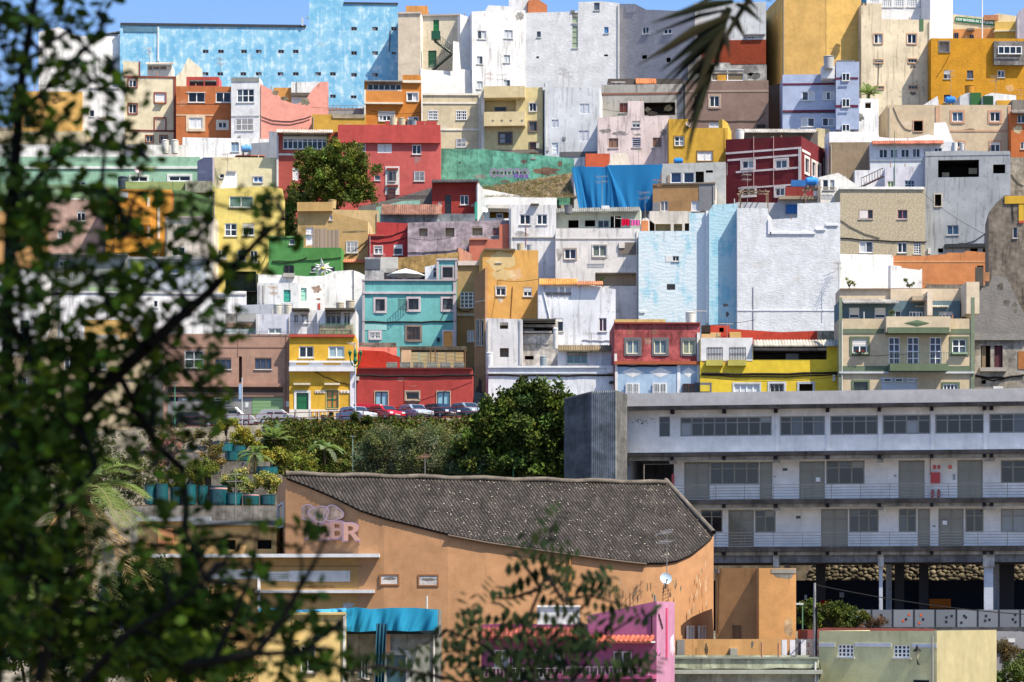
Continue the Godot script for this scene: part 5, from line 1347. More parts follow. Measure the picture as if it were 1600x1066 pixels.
	house("garden_wall", "beige roof parapet with a shading pillar over the set back blue storey", 1312, 452, 1521, 480, "#d4bfa0", "k 1442 461 1450 498 p=2.6 in=0 c=#d9c8ae as=pillar;k 1420 467 1442 474 p=2.2 c=#b9a68a as=beam;r 1313 468 1400 478 p=2.4 c=#b4b0aa;k 1500 448 1520 497 p=3.4 c=#dcc8aa as=side_wall;r 1428 476 1480 481 p=1.0 c=#e0d8c4;b 1312 451 1392 453 c=#8a7464 p=0.2;b 1391 451 1504 452 c=#8a7464 p=0.3;k 1391 452 1504 474 p=0.3 c=#d4bfa0 as=parapet", {"cat": "wall", "d": 234.5, "dep": 3.0})
	# the ruin
	s = "o 1533 540 1548 575 c=#5a4a3c dp=1.2;o 1554 540 1567 575 c=#5a3a3c dp=1.2;k 1555 541 1566 574 p=-0.2 in=0.3 c=#5c2f38 as=door_leaf;k 1535 541 1541 574 p=-0.2 in=0.3 c=#8a7458 as=door_leaf;k 1530 575 1572 581 p=0.5 c=#a8a298 as=sill;k 1591 549 1640 577 p=0.05 c=#a8622a as=boarded_window;l 1524 588 1600 586 sag=0.2 w=0.1;l 1524 586 1570 592 sag=0.3 w=0.06;o 1534 594 1541 600;k 1552 604 1567 612 p=0.1 c=#d9d9d9 as=notice;a 1526 530 1550 540 c=#8f8880;a 1570 535 1590 570 c=#8a847c;k 1522 522 1605 532 p=0.3 c=#8d8a86 as=beam kind=rough;a 1540 585 1600 610 c=#a89c8a"
	house("house", "ruined grey house with empty doorways and boarded window at the right edge", 1522, 524, 1640, 650, "#a39b8f", s, {"d": 231.0, "yaw": 0.0, "kind": "dirty"})


# ---------------------------------------------------------------- seen through the leaves at the left
func left_houses():
	house("house", "warm yellow house glimpsed through leaves at the upper left", 20, 143, 128, 222, "#d9a44a", "w 38 180 53 195 f=#6a5a50;b 20 206 128 209 c=#c9a064 p=0.15;a 76 150 100 164 c=#b98a44", {"d": 315.0, "yaw": 2.0})
	house("house", "white house with a broken edge between the yellow and cream houses", 126, 136, 194, 240, "#e0e0de", "b 140 137 186 139 c=#a9a9a8 p=0.1;a 150 181 184 190 c=#9c9078;w 140 172 147 182 n=1", {"d": 316.0, "yaw": 6.0, "kind": "worn"})
	house("garden_wall", "low white terrace wall above the mint house at the far left", -60, 226, 290, 252, "#dcdcd8", "k 92 232 104 246 p=0.4 c=#8ab04a as=green_box;k 200 226 230 234 p=0.4 c=#a9a6a2 as=shelf", {"cat": "wall", "d": 305.0, "dep": 2.0, "yaw": 1.0, "kind": "worn"})
	house("house", "pale khaki house under the yellow one at the upper left", -70, 205, 135, 240, "#c4b48c", "", {"d": 311.0})
	house("house", "green house with a white window behind leaves at the far left", -70, 288, 175, 370, "#86a878", "w 10 316 34 332 n=2;w 112 312 132 322 n=2 t=#dfdfd8 tw=0.15", {"d": 288.0})
	house("house", "mauve pink house behind leaves left of the orange house", 70, 312, 172, 420, "#bf9a8a", "w 120 330 133 345;o 62 336 70 372 c=#a0602c;w 90 360 100 372", {"d": 280.0, "yaw": 2.0})
	house("house", "orange brown house sliver at the far left behind the palm", -70, 330, 72, 420, "#c08a4a", "k 52 335 66 375 p=0.2 c=#b86a2c as=pillar", {"d": 279.0})
	house("house", "grey veranda house with a slatted balcony behind leaves", 60, 398, 200, 462, "#8f958c", "g 82 420 114 436 c=#d6d8dc p=0.4 gap=0.25;w 92 402 104 416 n=2;b 75 397 200 400 c=#6a6a60 p=0.5", {"d": 270.0, "dep": 5.0})
	house("house", "blue white house with wide panes behind leaves below the orange house", 200, 404, 322, 470, "#c4ccd6", "w 254 410 280 428 n=2 pane=#8aa2b8;w 210 414 222 426;o 212 446 222 452;k 140 450 240 462 p=0.6 c=#8fae7c as=green_balcony;b 200 402 322 406 c=#a4a8ac p=0.4", {"d": 266.0})
	house("house", "long white house with a louvred shutter behind the branches", 90, 458, 385, 540, "#e2e3e6", "s 180 483 208 506 n=1 f=#c4c4c6;w 240 470 246 480 n=1;l 168 470 168 500 sag=0 c=#888;w 330 462 352 475 n=2;b 90 456 385 459 c=#cfd0d2 p=0.1;o 353 424 400 455 c=#3c4438", {"d": 252.0, "yaw": 5.0, "kind": "worn"})
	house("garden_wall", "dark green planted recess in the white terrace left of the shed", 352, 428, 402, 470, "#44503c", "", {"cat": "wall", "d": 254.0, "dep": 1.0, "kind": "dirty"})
	house("house", "small mustard house behind the fork of the branches", 132, 500, 192, 560, "#cfa250", "k 150 524 186 532 p=0.5 c=#b4b4b0 as=awning", {"d": 243.0})
	house("house", "beige house behind dense leaves left of the brown pink house", 60, 530, 262, 660, "#c9b48c", "w 100 560 116 578;w 150 560 166 578;w 120 600 140 625;b 60 590 262 593 c=#a8946c p=0.1", {"d": 233.0, "yaw": 1.0})
	house("house", "white house at the far left behind dense leaves", -90, 420, 64, 560, "#d9dadc", "w 4 450 22 470;w 30 500 46 520", {"d": 256.0, "yaw": 3.0})
	house("house", "tan house at the far left end of the street behind leaves", -110, 560, 62, 670, "#bfa680", "w -10 590 10 612;w 26 590 42 612", {"d": 235.0})


func plane_between(root: Node3D, a: Vector3, c: Vector3) -> Face:
	var f := Face.new()
	f.root = root
	f.wo = Vector3(a.x, 0, a.z)
	f.wr = Vector3(c.x - a.x, 0, c.z - a.z).normalized()
	f.wn = f.wr.cross(Vector3.UP)
	f.t = Transform3D(Basis(f.wr, Vector3.UP, f.wn), f.wo - root.position)
	return f


# ---------------------------------------------------------------- the school with galleries
func school():
	var yaw := deg_to_rad(-9.0)
	var c := P(1340, 950, 181.0)
	c.y = ground(c.x, c.z) - 0.5
	var root := thing("school_building", "long white school with open galleries on columns, dark slab edges", "school", c, yaw)
	var f := face_of(root, c, yaw)
	var v := func(py: float) -> float: return f.uv(1340, py).y
	var left := f.uv(979, 680).x
	var right := f.uv(1760, 680).x
	var white := M("#f0f0f2", "plaster")
	# top storey
	var holes := []
	var how := " f=#7d7d7a tr=0.3 flat"
	var spec := "w 1030 651 1047 682.5 n=1" + how + ";w 1063 651.5 1206 681.5 n=8" + how + ";w 1219 650 1289 680.5 n=4" + how + ";w 1297.5 649.3 1372 679.5 n=4" + how + ";w 1379.5 648 1454 678.5 n=4" + how + ";w 1461.5 647 1538 677.5 n=4" + how + ";w 1546 646 1622 676.5 n=4" + how + ";w 1630 645 1700 675.5 n=4" + how
	pieces(f, spec, holes)
	var b := B.new()
	wall_shape(b, [Vector2(left, v.call(636)), Vector2(right, v.call(636))], v.call(706), holes)
	b.quad(Vector3(left, v.call(706), -9), Vector3(left, v.call(706), 0), Vector3(left, v.call(636), 0), Vector3(left, v.call(636), -9))
	b.quad(Vector3(right, v.call(706), 0), Vector3(right, v.call(706), -9), Vector3(right, v.call(636), -9), Vector3(right, v.call(636), 0))
	obj("wall", b, white, root)
	b = B.new()
	b.box(left, v.call(638), -9.5, right, v.call(612), 1.0)
	obj("parapet", b, M("#b4b3b8", "plaster"), root)
	for i in 22:
		var px := rng.randf_range(986, 1023)
		var py := rng.randf_range(651, 661)
		patch(f, f.rect(px, py, px + rng.randf_range(1.5, 5), py + rng.randf_range(1, 3.5)), ["#9a9aa2", "#b4b5bc", "#a8a8b0"][i % 3])
	# floor slabs
	var dark := M("#3a3a40", "dirty")
	for y in [[632.5, 638.5, 1.12], [705.5, 712, 0.9], [780, 787.5, 0.9], [854.5, 862, 0.9]]:
		b = B.new()
		b.box(left, v.call(y[1]), y[2] - 0.35, right, v.call(y[0]), y[2])
		obj("slab_edge", b, dark, root)
		b = B.new()
		b.box(left + 0.01, v.call(y[1]) + 0.03, -9.2, right - 0.01, v.call(y[0]) - 0.03, y[2] - 0.35)
		obj("slab", b, M("#d8d6d2", "worn"), root)
	var xs := [1050.0, 1131.0, 1212.0, 1293.0, 1374.0, 1456.0, 1538.5, 1549.5, 1632.0]
	for y in [[712.2, 717.5], [787.7, 792.5], [862.2, 867.5]]:
		for i in xs.size():
			var x0: float = xs[i - 1] + 3.0 if i else 982.0
			var x1: float = xs[i] - 3.0
			if x1 - x0 < 8:
				continue
			b = B.new()
			b.box(f.uv(x0, 712, 0.6).x, v.call(y[1]), 0.2, f.uv(x1, 712, 0.6).x, v.call(y[0]), 0.62)
			obj("gutter_beam", b, M("#b4aea4", "dirty"), root)
	for y in [639.0, 712.5, 788.0, 862.5]:
		for x in xs:
			b = B.new()
			var u := f.uv(x, y, 0.7).x
			b.box(u - 0.12, v.call(y + 5), 0.0, u + 0.12, v.call(y - 0.6), 0.78)
			obj("beam_end", b, M("#26242a"), root)
	for x in [1215.0, 1294.5, 1375.5, 1457.5, 1540.0, 1626.0]:
		b = B.new()
		var u := f.uv(x, 690, 0.05).x
		b.box(u - 0.13, v.call(705), -0.02, u + 0.13, v.call(639), 0.1)
		obj("pilaster", b, white, root)
	# galleries
	var z := -1.5
	how = " f=#7b7a72 tr=0.3 flat z=-1.5"
	var dr := " f=#77766c tr=0.27 flat pane=#6f6e66 z=-1.5"
	var two := "w 1069 722 1109 780 n=2" + dr + ";w 1109.5 722 1186 757 n=4" + how + ";w 1187 722 1207 780 n=1" + dr + ";w 1249 721 1289 780 n=2" + dr + ";w 1291 720 1351 757 n=3" + how + ";w 1404 719.5 1445 780 n=2" + dr + ";w 1496 719 1536 780 n=2" + dr + ";w 1564 719 1640 755 n=4" + how
	var one := "w 1095 797 1129 832 n=2" + how + ";w 1138 797 1178 854 n=2" + dr + ";w 1180 797 1212 832 n=2" + how + ";w 1283 795.5 1325 854 n=2" + dr + ";w 1327 795 1373 832 n=3" + how + ";w 1404.5 795 1432 832 n=2" + how + ";w 1434 795 1453.5 854 n=1" + dr + ";w 1466.5 795 1506 854 n=2" + dr + ";w 1508.5 795 1537 832 n=2" + how + ";w 1564 795 1640 832 n=4" + how
	for k in 2:
		holes = []
		pieces(f, [two, one][k], holes)
		b = B.new(Transform3D(Basis(), Vector3(0, 0, z)))
		var lo: float = v.call([780.5, 855.0][k])
		var hi: float = v.call([712.0, 787.0][k])
		var l2: float = f.uv([1053.0, 984.0][k], 750, z).x
		wall_shape(b, [Vector2(l2, hi), Vector2(right, hi)], lo, holes)
		obj("wall", b, white, root)
		var rl := f.uv([985.0, 985.0][k], 760, 0.75).x
		var ry := [757.5, 832.5]
		bars(f, Rect2(rl, v.call([780.0, 854.5][k]), right - rl, v.call(ry[k]) - v.call([780.0, 854.5][k])), "#5c5c5e", 2.05, 6, root, 0.74, 0.02, "railing")
	b = B.new()
	var pl := f.uv(990, 740, -1).x
	var pr := f.uv(1053, 740, -1.5).x
	b.box(left, v.call(780), -9, left + 0.3, v.call(712), 0.2)
	b.quad(Vector3(pl, v.call(780), -8.5), Vector3(pr, v.call(780), -8.5), Vector3(pr, v.call(712), -8.5), Vector3(pl, v.call(712), -8.5))
	b.quad(Vector3(pr, v.call(780), -8.5), Vector3(pr, v.call(780), -1.5), Vector3(pr, v.call(712), -1.5), Vector3(pr, v.call(712), -8.5))
	obj("passage_wall", b, M("#8a8c96", "worn"), root)
	for x in [[1213, 711.8, 723], [1375.5, 711.8, 722], [1545, 711.8, 720], [1051, 712, 724], [1213, 787.5, 798], [1375.5, 787.5, 797], [1545, 787.5, 796]]:
		b = B.new()
		var r := f.rect(x[0] - (10.5 if x[0] == 1545 else 5.0), x[1], x[0] + (10.5 if x[0] == 1545 else 5.0), x[2], 0.3)
		b.box(r.position.x, r.position.y, -0.5, r.end.x, r.end.y, 0.32)
		obj("corbel", b, M("#c2c0bc", "dirty"), root)
	# small things on the gallery walls
	for q in [[1454.5, 738.5, 1469, 756, "#b01c22", "hose_cabinet", 0.2], [1453.3, 716, 1454.2, 742, "#7c2a2c", "pipe", 0.06], [1458, 727, 1463, 733, "#b0322a", "fire_sign", 0.03], [1465, 727, 1469.5, 733, "#b0322a", "fire_sign", 0.03], [1472, 727, 1476, 732, "#c9ccd2", "notice", 0.03], [1482, 727, 1487.5, 733, "#c45a3c", "fire_sign", 0.03], [1223, 732, 1230.5, 736, "#1c3a30", "exit_sign", 0.03], [1244, 806.5, 1251, 810.5, "#1c3a30", "exit_sign", 0.03], [1275, 746.5, 1282, 753, "#dfe2e6", "notice", 0.2], [1473, 814, 1480, 820.5, "#dfe2e6", "notice", 0.2], [1050, 741, 1053.5, 758, "#b0202a", "hose_cabinet", 0.2], [1209, 744, 1212, 746, "#8a8d92", "plate", 0.03], [1397, 742, 1401, 745, "#8a8d92", "plate", 0.03], [1489, 741, 1493, 750, "#8a8d92", "plate", 0.03], [1457, 821, 1462, 824, "#8a8d92", "plate", 0.03]]:
		var r := f.rect(q[0], q[1], q[2], q[3], z)
		b = B.new()
		b.box(r.position.x, r.position.y, z, r.end.x, r.end.y, z + q[6])
		obj(q[5], b, M(q[4], "gloss"), root)
	for x in [1457.0, 1466.5]:
		var r := f.rect(x - 2, 763, x + 2, 778, z + 0.25)
		b = B.new()
		b.lathe(Vector3(r.get_center().x, r.position.y, z + 0.25), [Vector2(0, 0), Vector2(0.09, 0.02), Vector2(0.09, 0.48), Vector2(0.03, 0.58), Vector2(0, 0.6)], 10)
		var ex := thing("fire_extinguisher", "red fire extinguisher on the school gallery, %s of a pair" % ("left" if x < 1460 else "right"), "fire extinguisher", root.transform * Vector3(0, 0, 0), yaw, "fire extinguishers on the gallery")
		obj("cylinder", b, M("#a3161c", "gloss"), ex)
		var hb := B.new()
		hb.path([Vector3(r.get_center().x, r.position.y + 0.58, z + 0.25), Vector3(r.get_center().x + 0.12, r.position.y + 0.5, z + 0.3), Vector3(r.get_center().x + 0.13, r.position.y + 0.1, z + 0.3)], 0.02)
		obj("hose", hb, M("#1c1c1e"), ex)
	# the open ground storey
	b = B.new()
	b.box(left, v.call(879), -0.6, right, v.call(867), 0.3)
	obj("edge_beam", b, M("#7f8086", "dirty"), root)
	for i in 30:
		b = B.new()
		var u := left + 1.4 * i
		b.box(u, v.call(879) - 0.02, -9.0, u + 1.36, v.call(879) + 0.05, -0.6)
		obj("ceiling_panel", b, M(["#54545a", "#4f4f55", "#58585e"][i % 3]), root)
	for x in [1052.0, 1213.0, 1376.5, 1545.0, 1640.0]:
		var wide := 9.0 if x == 1545 else 4.6
		var r := f.rect(x - wide, 862, x + wide, 886, 0.3)
		b = B.new()
		b.box(r.position.x, r.position.y, -0.9, r.end.x, r.end.y, 0.45)
		obj("corbel", b, M("#bfbdb8", "dirty"), root)
		b = B.new()
		b.box(r.position.x + 0.08, 0.0, -0.4, r.end.x - 0.08, r.position.y, 0.2)
		obj("column", b, M("#b4bccc", "worn"), root)
		b = B.new()
		b.box(r.position.x + 0.5, 0.0, -5.6, r.end.x + 0.5, v.call(880), -5.0)
		obj("column", b, M("#9aa4b6", "worn"), root)
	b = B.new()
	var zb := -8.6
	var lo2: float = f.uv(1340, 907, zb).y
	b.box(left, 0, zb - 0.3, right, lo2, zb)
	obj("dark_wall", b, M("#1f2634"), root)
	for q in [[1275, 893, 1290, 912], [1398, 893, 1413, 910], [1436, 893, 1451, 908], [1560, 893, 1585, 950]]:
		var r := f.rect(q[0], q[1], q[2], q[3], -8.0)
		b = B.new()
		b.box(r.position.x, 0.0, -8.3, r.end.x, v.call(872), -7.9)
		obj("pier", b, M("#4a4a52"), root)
	for q in [[1452, 936, 1486, 951, "#b0642a", "orange_board"], [1282, 938.5, 1294, 948, "#a01c1c", "red_bin"], [1312, 926, 1319, 934, "#8f949c", "notice_board"], [1257, 930, 1261, 938, "#c4ccd0", "notice_board"]]:
		var r := f.rect(q[0], q[1], q[2], q[3], -7.6)
		b = B.new()
		b.box(r.position.x, r.position.y, -7.7, r.end.x, r.end.y, -7.55)
		obj(q[5], b, M(q[4]), root)
	# stone wall behind it
	var sw := thing("stone_wall", "rough boulder retaining wall seen over the dark wall under the school", "wall", root.transform * Vector3(0, 0, -15.0), yaw)
	var fs := face_of(sw, sw.position, yaw)
	b = B.new()
	b.box(left, 0.5, -0.8, right, v.call(872), -0.25)
	obj("mortar", b, M("#8a7c66", "dirty"), sw)
	var x := 1258.0
	var y0 := fs.uv(1340, 910).y
	for row in 6:
		x = 1255.0 + row * 3.0
		while x < 1600.0:
			var w := rng.randf_range(6.0, 15.0)
			var r := fs.uv(x + w / 2, 900)
			var sb := SphereMesh.new()
			sb.radius = 0.5
			sb.height = 1.0
			sb.radial_segments = 6
			sb.rings = 3
			var o := obj("stone", sb, M(["#85785f", "#746852", "#918468", "#665c4a"][rng.randi() % 4], "dirty"), sw)
			o.transform = Transform3D(Basis(Vector3(0, 0, 1), rng.randf_range(-0.5, 0.5)) * Basis(Vector3.RIGHT, rng.randf_range(-0.4, 0.4)) * Basis.from_scale(Vector3(w / F * 196 * 1.15, rng.randf_range(0.28, 0.52), 0.28)), Vector3(r.x, y0 + row * 0.26 + rng.randf_range(-0.1, 0.1), -0.22))
			x += w * 0.85
	# dark clad stair tower
	var tp := [P(882, 700, 186.0), P(924, 700, 180.5), P(963, 700, 179.5), P(979, 700, 182.5), P(975, 700, 189.0)]
	var tw := thing("stair_tower", "tall dark grey ribbed metal stair tower beside the school", "tower", Vector3(tp[1].x, ground(tp[1].x, tp[1].z) - 0.3, tp[1].z))
	var toph := P(944, 611, 180.0).y - tw.position.y
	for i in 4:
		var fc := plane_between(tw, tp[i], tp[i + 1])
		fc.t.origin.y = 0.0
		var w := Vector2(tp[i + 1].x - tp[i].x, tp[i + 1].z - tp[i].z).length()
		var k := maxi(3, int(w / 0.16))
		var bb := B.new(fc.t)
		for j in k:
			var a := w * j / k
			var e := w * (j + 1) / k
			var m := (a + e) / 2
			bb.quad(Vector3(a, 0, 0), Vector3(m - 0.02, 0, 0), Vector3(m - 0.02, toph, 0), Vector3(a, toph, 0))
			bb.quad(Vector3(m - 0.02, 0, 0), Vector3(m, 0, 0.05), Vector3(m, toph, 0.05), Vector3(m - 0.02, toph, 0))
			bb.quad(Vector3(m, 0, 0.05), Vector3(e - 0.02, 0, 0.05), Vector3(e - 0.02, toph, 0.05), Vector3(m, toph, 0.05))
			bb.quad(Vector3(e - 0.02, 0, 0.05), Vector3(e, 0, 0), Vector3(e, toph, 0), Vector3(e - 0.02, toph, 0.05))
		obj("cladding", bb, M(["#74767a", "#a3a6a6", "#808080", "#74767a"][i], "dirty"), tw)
	b = B.new()
	var tt := []
	for p in tp:
		tt.append(Vector3(p.x - tw.position.x, toph, p.z - tw.position.z))
	b.quad(tt[0], tt[1], tt[2], tt[3])
	b.tri(tt[0], tt[3], tt[4])
	obj("roof", b, M("#4a4c50"), tw)
	# metal panel fence before the school
	var fa := P(1290, 978, 177.0)
	var fence := thing("panel_fence", "grey metal panel fence with small coloured squares before the school", "fence", Vector3(fa.x, 0, fa.z), deg_to_rad(-6.0))
	var ff := face_of(fence, fence.position, deg_to_rad(-6.0))
	for i in 11:
		var r := ff.rect(1330 + i * 33.2, 953, 1361 + i * 33.2, 980)
		b = B.new()
		b.box(r.position.x, r.position.y, -0.06, r.end.x, r.end.y, 0.0)
		obj("panel", b, M(["#83878c", "#7b7f84", "#8a8e92"][i % 3], "metal"), fence)
		b = B.new()
		b.box(r.end.x + 0.01, r.position.y - 0.6, -0.08, r.end.x + 0.1, r.end.y + 0.05, 0.03)
		obj("post", b, M("#26282c"), fence)
		for j in 3:
			var u := lerpf(r.position.x + 0.2, r.end.x - 0.35, rng.randf())
			var w := lerpf(r.position.y + 0.15, r.end.y - 0.3, (j + rng.randf_range(0.1, 0.9)) / 3.0)
			b = B.new()
			b.box(u, w, 0.0, u + 0.15, w + 0.15, 0.02)
			obj("square", b, M("#c4562a" if (i == 2 or i == 3) and j != 1 else "#1c2026"), fence)
	b = B.new()
	var rr := ff.rect(1330, 980, 1720, 992)
	b.box(rr.position.x, rr.position.y - 3.0, -0.5, rr.end.x, rr.end.y, 0.3)
	obj("kerb_wall", b, M("#55565a", "dirty"), fence)


# ---------------------------------------------------------------- the tan hall with the corrugated roof
const SLOPE := 0.6


func hall_point(px: float, py: float) -> Vector3:
	var kx := (px - CX) / F
	var ky := (HY - py) / F
	var sa := sin(deg_to_rad(24.0))
	var ca := cos(deg_to_rad(24.0))
	var d := (3.1 + SLOPE * 8.6 * sa - SLOPE * 150.0 * ca) / (ky + SLOPE * sa * kx - SLOPE * ca)
	return P(px, py, d)


func hall():
	var eave := []
	for p in [[446, 745], [482, 759], [520, 775], [560, 795], [600, 808], [640, 818], [700, 833], [760, 844.5], [820, 853.5], [890, 863], [940, 870], [980, 875], [1010, 878], [1035, 878], [1058, 874], [1080, 864], [1098, 850], [1115, 835]]:
		eave.append(hall_point(p[0], p[1]))
	var ra := hall_point(446, 743)
	var rb := hall_point(1040, 752)
	var root := thing("hall", "big tan hall with curved wall and dark corrugated roof, centre of the picture", "hall", Vector3(0, EYE.y - 9.0, -152.0))
	var o := root.position
	var b := B.new()
	var lo := -4.0
	var f0: Face
	var f1: Face
	for i in eave.size() - 1:
		var a: Vector3 = eave[i] - o
		var c: Vector3 = eave[i + 1] - o
		b.quad(Vector3(a.x, lo, a.z), Vector3(c.x, lo, c.z), c - Vector3(0, 0.1, 0), a - Vector3(0, 0.1, 0))
	# short left end with a window, back and right side
	var la := P(433, 762, 157.0) - o
	var e0: Vector3 = eave[0] - o
	b.quad(Vector3(la.x, lo, la.z), Vector3(e0.x, lo, e0.z), e0, la)
	var e9: Vector3 = eave[-1] - o
	var r9 := rb - o
	b.quad(Vector3(e9.x, lo, e9.z), Vector3(r9.x, lo, r9.z), r9, e9)
	b.quad(Vector3(r9.x, lo, r9.z), Vector3(la.x, lo, la.z), la, r9)
	obj("wall", b, M("#ba8354", "plaster"), root)
	# corrugated sheets
	var sa := sin(deg_to_rad(24.0))
	var ca := cos(deg_to_rad(24.0))
	var rd := Vector3(ca, 0, -sa)
	var fd := Vector3(sa, -SLOPE, ca)
	var up := rd.cross(fd).normalized() * -1.0
	if up.y < 0:
		up = -up
	var st := func(p: Vector3) -> Vector2:
		var w := p - ra
		return Vector2(w.dot(rd), w.dot(Vector3(sa, 0, ca)))
	var ev := []
	for p in eave:
		ev.append(st.call(p))
	ev.append(st.call(rb))
	var s1: float = ev[-1].x
	var per := 0.22
	b = B.new()
	var bc := B.new()
	var k := int(s1 / per)
	for i in k:
		for j in 6:
			var u0 := (i + j / 6.0) * per
			var u1 := (i + (j + 1) / 6.0) * per
			var h0 := 0.03 - 0.03 * cos(j * TAU / 6.0)
			var h1 := 0.03 - 0.03 * cos((j + 1) * TAU / 6.0)
			var t0 := top_at(ev, u0) + 0.14
			var t1 := top_at(ev, u1) + 0.14
			var p0 := ra - o + rd * u0
			var p1 := ra - o + rd * u1
			var q0 := p0 + fd * t0
			var q1 := p1 + fd * t1
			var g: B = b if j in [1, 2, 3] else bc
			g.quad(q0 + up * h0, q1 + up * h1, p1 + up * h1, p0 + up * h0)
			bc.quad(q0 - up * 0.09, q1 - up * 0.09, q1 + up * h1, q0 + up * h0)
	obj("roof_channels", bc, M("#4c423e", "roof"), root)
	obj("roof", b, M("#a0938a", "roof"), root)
	b = B.new()
	for i in 24:
		var u0 := s1 * i / 24.0
		var u1 := s1 * (i + 1) / 24.0
		var w0 := 0.05 * sin(i * 1.7)
		var w1 := 0.05 * sin((i + 1) * 1.7)
		b.tube(ra - o + rd * u0 + Vector3(0, 0.08 + w0, 0.1), ra - o + rd * u1 + Vector3(0, 0.08 + w1, 0.1), 0.16, 0.16, 8)
	b.tube(r9 + Vector3(0, 0.05, 0), e9 + Vector3(0, 0.1, 0), 0.17, 0.17, 8)
	obj("ridge_tiles", b, M("#6f665c", "dirty"), root)
	b = B.new()
	for i in range(6, 12):
		b.tube(eave[i] - o + Vector3(0, -0.14, 0.18), eave[i + 1] - o + Vector3(0, -0.14, 0.18), 0.07, 0.07, 6)
	obj("gutter", b, M("#5c5249"), root)
	b = B.new()
	var gp: Vector3 = eave[9] - o
	b.tube(gp + Vector3(0, -0.1, 0.14), gp + Vector3(0, -9.0, 0.14), 0.07, 0.07, 6)
	obj("downpipe", b, M("#b07a48"), root)
	# lichen flecks on the sheets
	var at := []
	for i in 420:
		var u := rng.randf_range(0.3, 1.0) * s1
		var t := rng.randf() * top_at(ev, u)
		var r := rng.randf_range(0.015, 0.045)
		at.append(Transform3D(Basis(rd, up, -rd.cross(up)).scaled(Vector3(r, r, r)), ra - o + rd * u + fd * t + up * 0.09))
	var pm := SphereMesh.new()
	pm.radius = 1.0
	pm.height = 0.5
	pm.radial_segments = 6
	pm.rings = 2
	many("lichen", pm, at, [], M("#b4ae9e"), root)
	# what is on the walls
	f0 = plane_between(root, eave[1], eave[3])
	f0.t.origin.y = -o.y
	f0.wo.y = 0.0
	var gr := []
	for q in [[463, 789, 495, 814], [483, 790, 515, 816], [505, 790, 537, 815]]:
		var r := f0.rect(q[0], q[1], q[2], q[3])
		var bb := B.new(f0.t)
		var bi := B.new(f0.t)
		var c := r.get_center()
		for i in 22:
			var a0 := TAU * i / 22.0
			var a1 := TAU * (i + 1) / 22.0
			var w0 := 1.0 + 0.12 * sin(a0 * 3.0 + q[0])
			var w1 := 1.0 + 0.12 * sin(a1 * 3.0 + q[0])
			var d0 := Vector3(cos(a0) * r.size.x * 0.5 * w0, sin(a0) * r.size.y * 0.5 * w0, 0)
			var d1 := Vector3(cos(a1) * r.size.x * 0.5 * w1, sin(a1) * r.size.y * 0.5 * w1, 0)
			var m := Vector3(c.x, c.y, 0.03 + q[0] * 0.00006)
			bb.quad(m + d0 * 0.9, m + d0, m + d1, m + d1 * 0.9)
			bi.tri(m + Vector3(0, 0, -0.003), m + d0 * 0.9 + Vector3(0, 0, -0.003), m + d1 * 0.9 + Vector3(0, 0, -0.003))
		obj("graffiti_outline", bb, M("#baa2b4"), root)
		obj("graffiti_fill", bi, M("#c6a48e", "dirty"), root)
	for i in 4:
		var r := f0.rect([478, 500, 516, 536][i], [815, 818, 815, 818][i], [502, 518, 540, 562][i], [842, 843, 842, 845][i])
		if i == 3:
			f0 = plane_between(root, eave[3], eave[4])
			f0.t.origin.y = -o.y
			f0.wo.y = 0.0
			r = f0.rect(537, 818, 563, 845)
		lettering(f0, r.grow(0.07), ["A", "2", "B", "R"][i], "#a78ea4", 0.05, root, "graffiti", "Droid Sans")
		lettering(f0, r, ["A", "2", "B", "R"][i], "#be9486", 0.066, root, "graffiti", "Droid Sans")
	# bricked up windows, vents and flaked paint of the front
	for q in [[653, 897.5, 685.5, 916.5, 5, 6], [593, 897, 624, 915, 4, 5]]:
		var fc := plane_between(root, eave[q[4]], eave[q[5]])
		fc.t.origin.y = -o.y
		fc.wo.y = 0.0
		var r := fc.rect(q[0], q[1], q[2], q[3])
		var bb := B.new(fc.t)
		frame_shape(bb, r.position.x, r.position.y, r.end.x, r.end.y, 1, 1, 0.08, -0.05, 0.05)
		var w := obj("blocked_window", bb, M("#8a5f3c"), root)
		bb = B.new(fc.t)
		bb.box(r.position.x + 0.08, r.position.y + 0.08, -0.05, r.end.x - 0.08, r.end.y - 0.08, 0.015)
		obj("infill", bb, M("#c9c4c0", "dirty"), w)
		patch(fc, Rect2(r.position.x + 0.1, r.position.y + 0.3, r.size.x - 0.2, 0.2), "#77706a", 0.015)
	var fr := plane_between(root, eave[11], eave[13])
	fr.t.origin.y = -o.y
	fr.wo.y = 0.0
	for i in 26:
		var x := rng.randf_range(930, 1068)
		var y := rng.randf_range(900, 928)
		patch(fr, fr.rect(x, y, x + rng.randf_range(1, 3), y + rng.randf_range(6, 18)), ["#7a6a55", "#8f7a5c", "#a8906c"][i % 3], 0.10)
	fr = plane_between(root, eave[14], eave[16])
	fr.t.origin.y = -o.y
	fr.wo.y = 0.0
	for i in 16:
		var x := rng.randf_range(1070, 1102)
		var y := rng.randf_range(870, 950)
		patch(fr, fr.rect(x, y, x + rng.randf_range(0.6, 1.6), y + rng.randf_range(8, 26)), ["#d8c8b0", "#cdb898"][i % 2], 0.25)
	for x in [1068.0, 1086.0]:
		var r := fr.rect(x, 978, x + 10, 1002)
		var bb := B.new(fr.t)
		frame_shape(bb, r.position.x, r.position.y, r.end.x, r.end.y, 2, 1, 0.06, 0.2, 0.32)
		var w := obj("window", bb, M("#d9d4cc"), root)
		bb = B.new(fr.t)
		bb.box(r.position.x + 0.05, r.position.y + 0.05, 0.2, r.end.x - 0.05, r.end.y - 0.05, 0.26)
		obj("pane", bb, M("#b9b4ac", "gloss"), w)
	var fl := plane_between(root, la + o, eave[0])
	fl.t.origin.y = -o.y
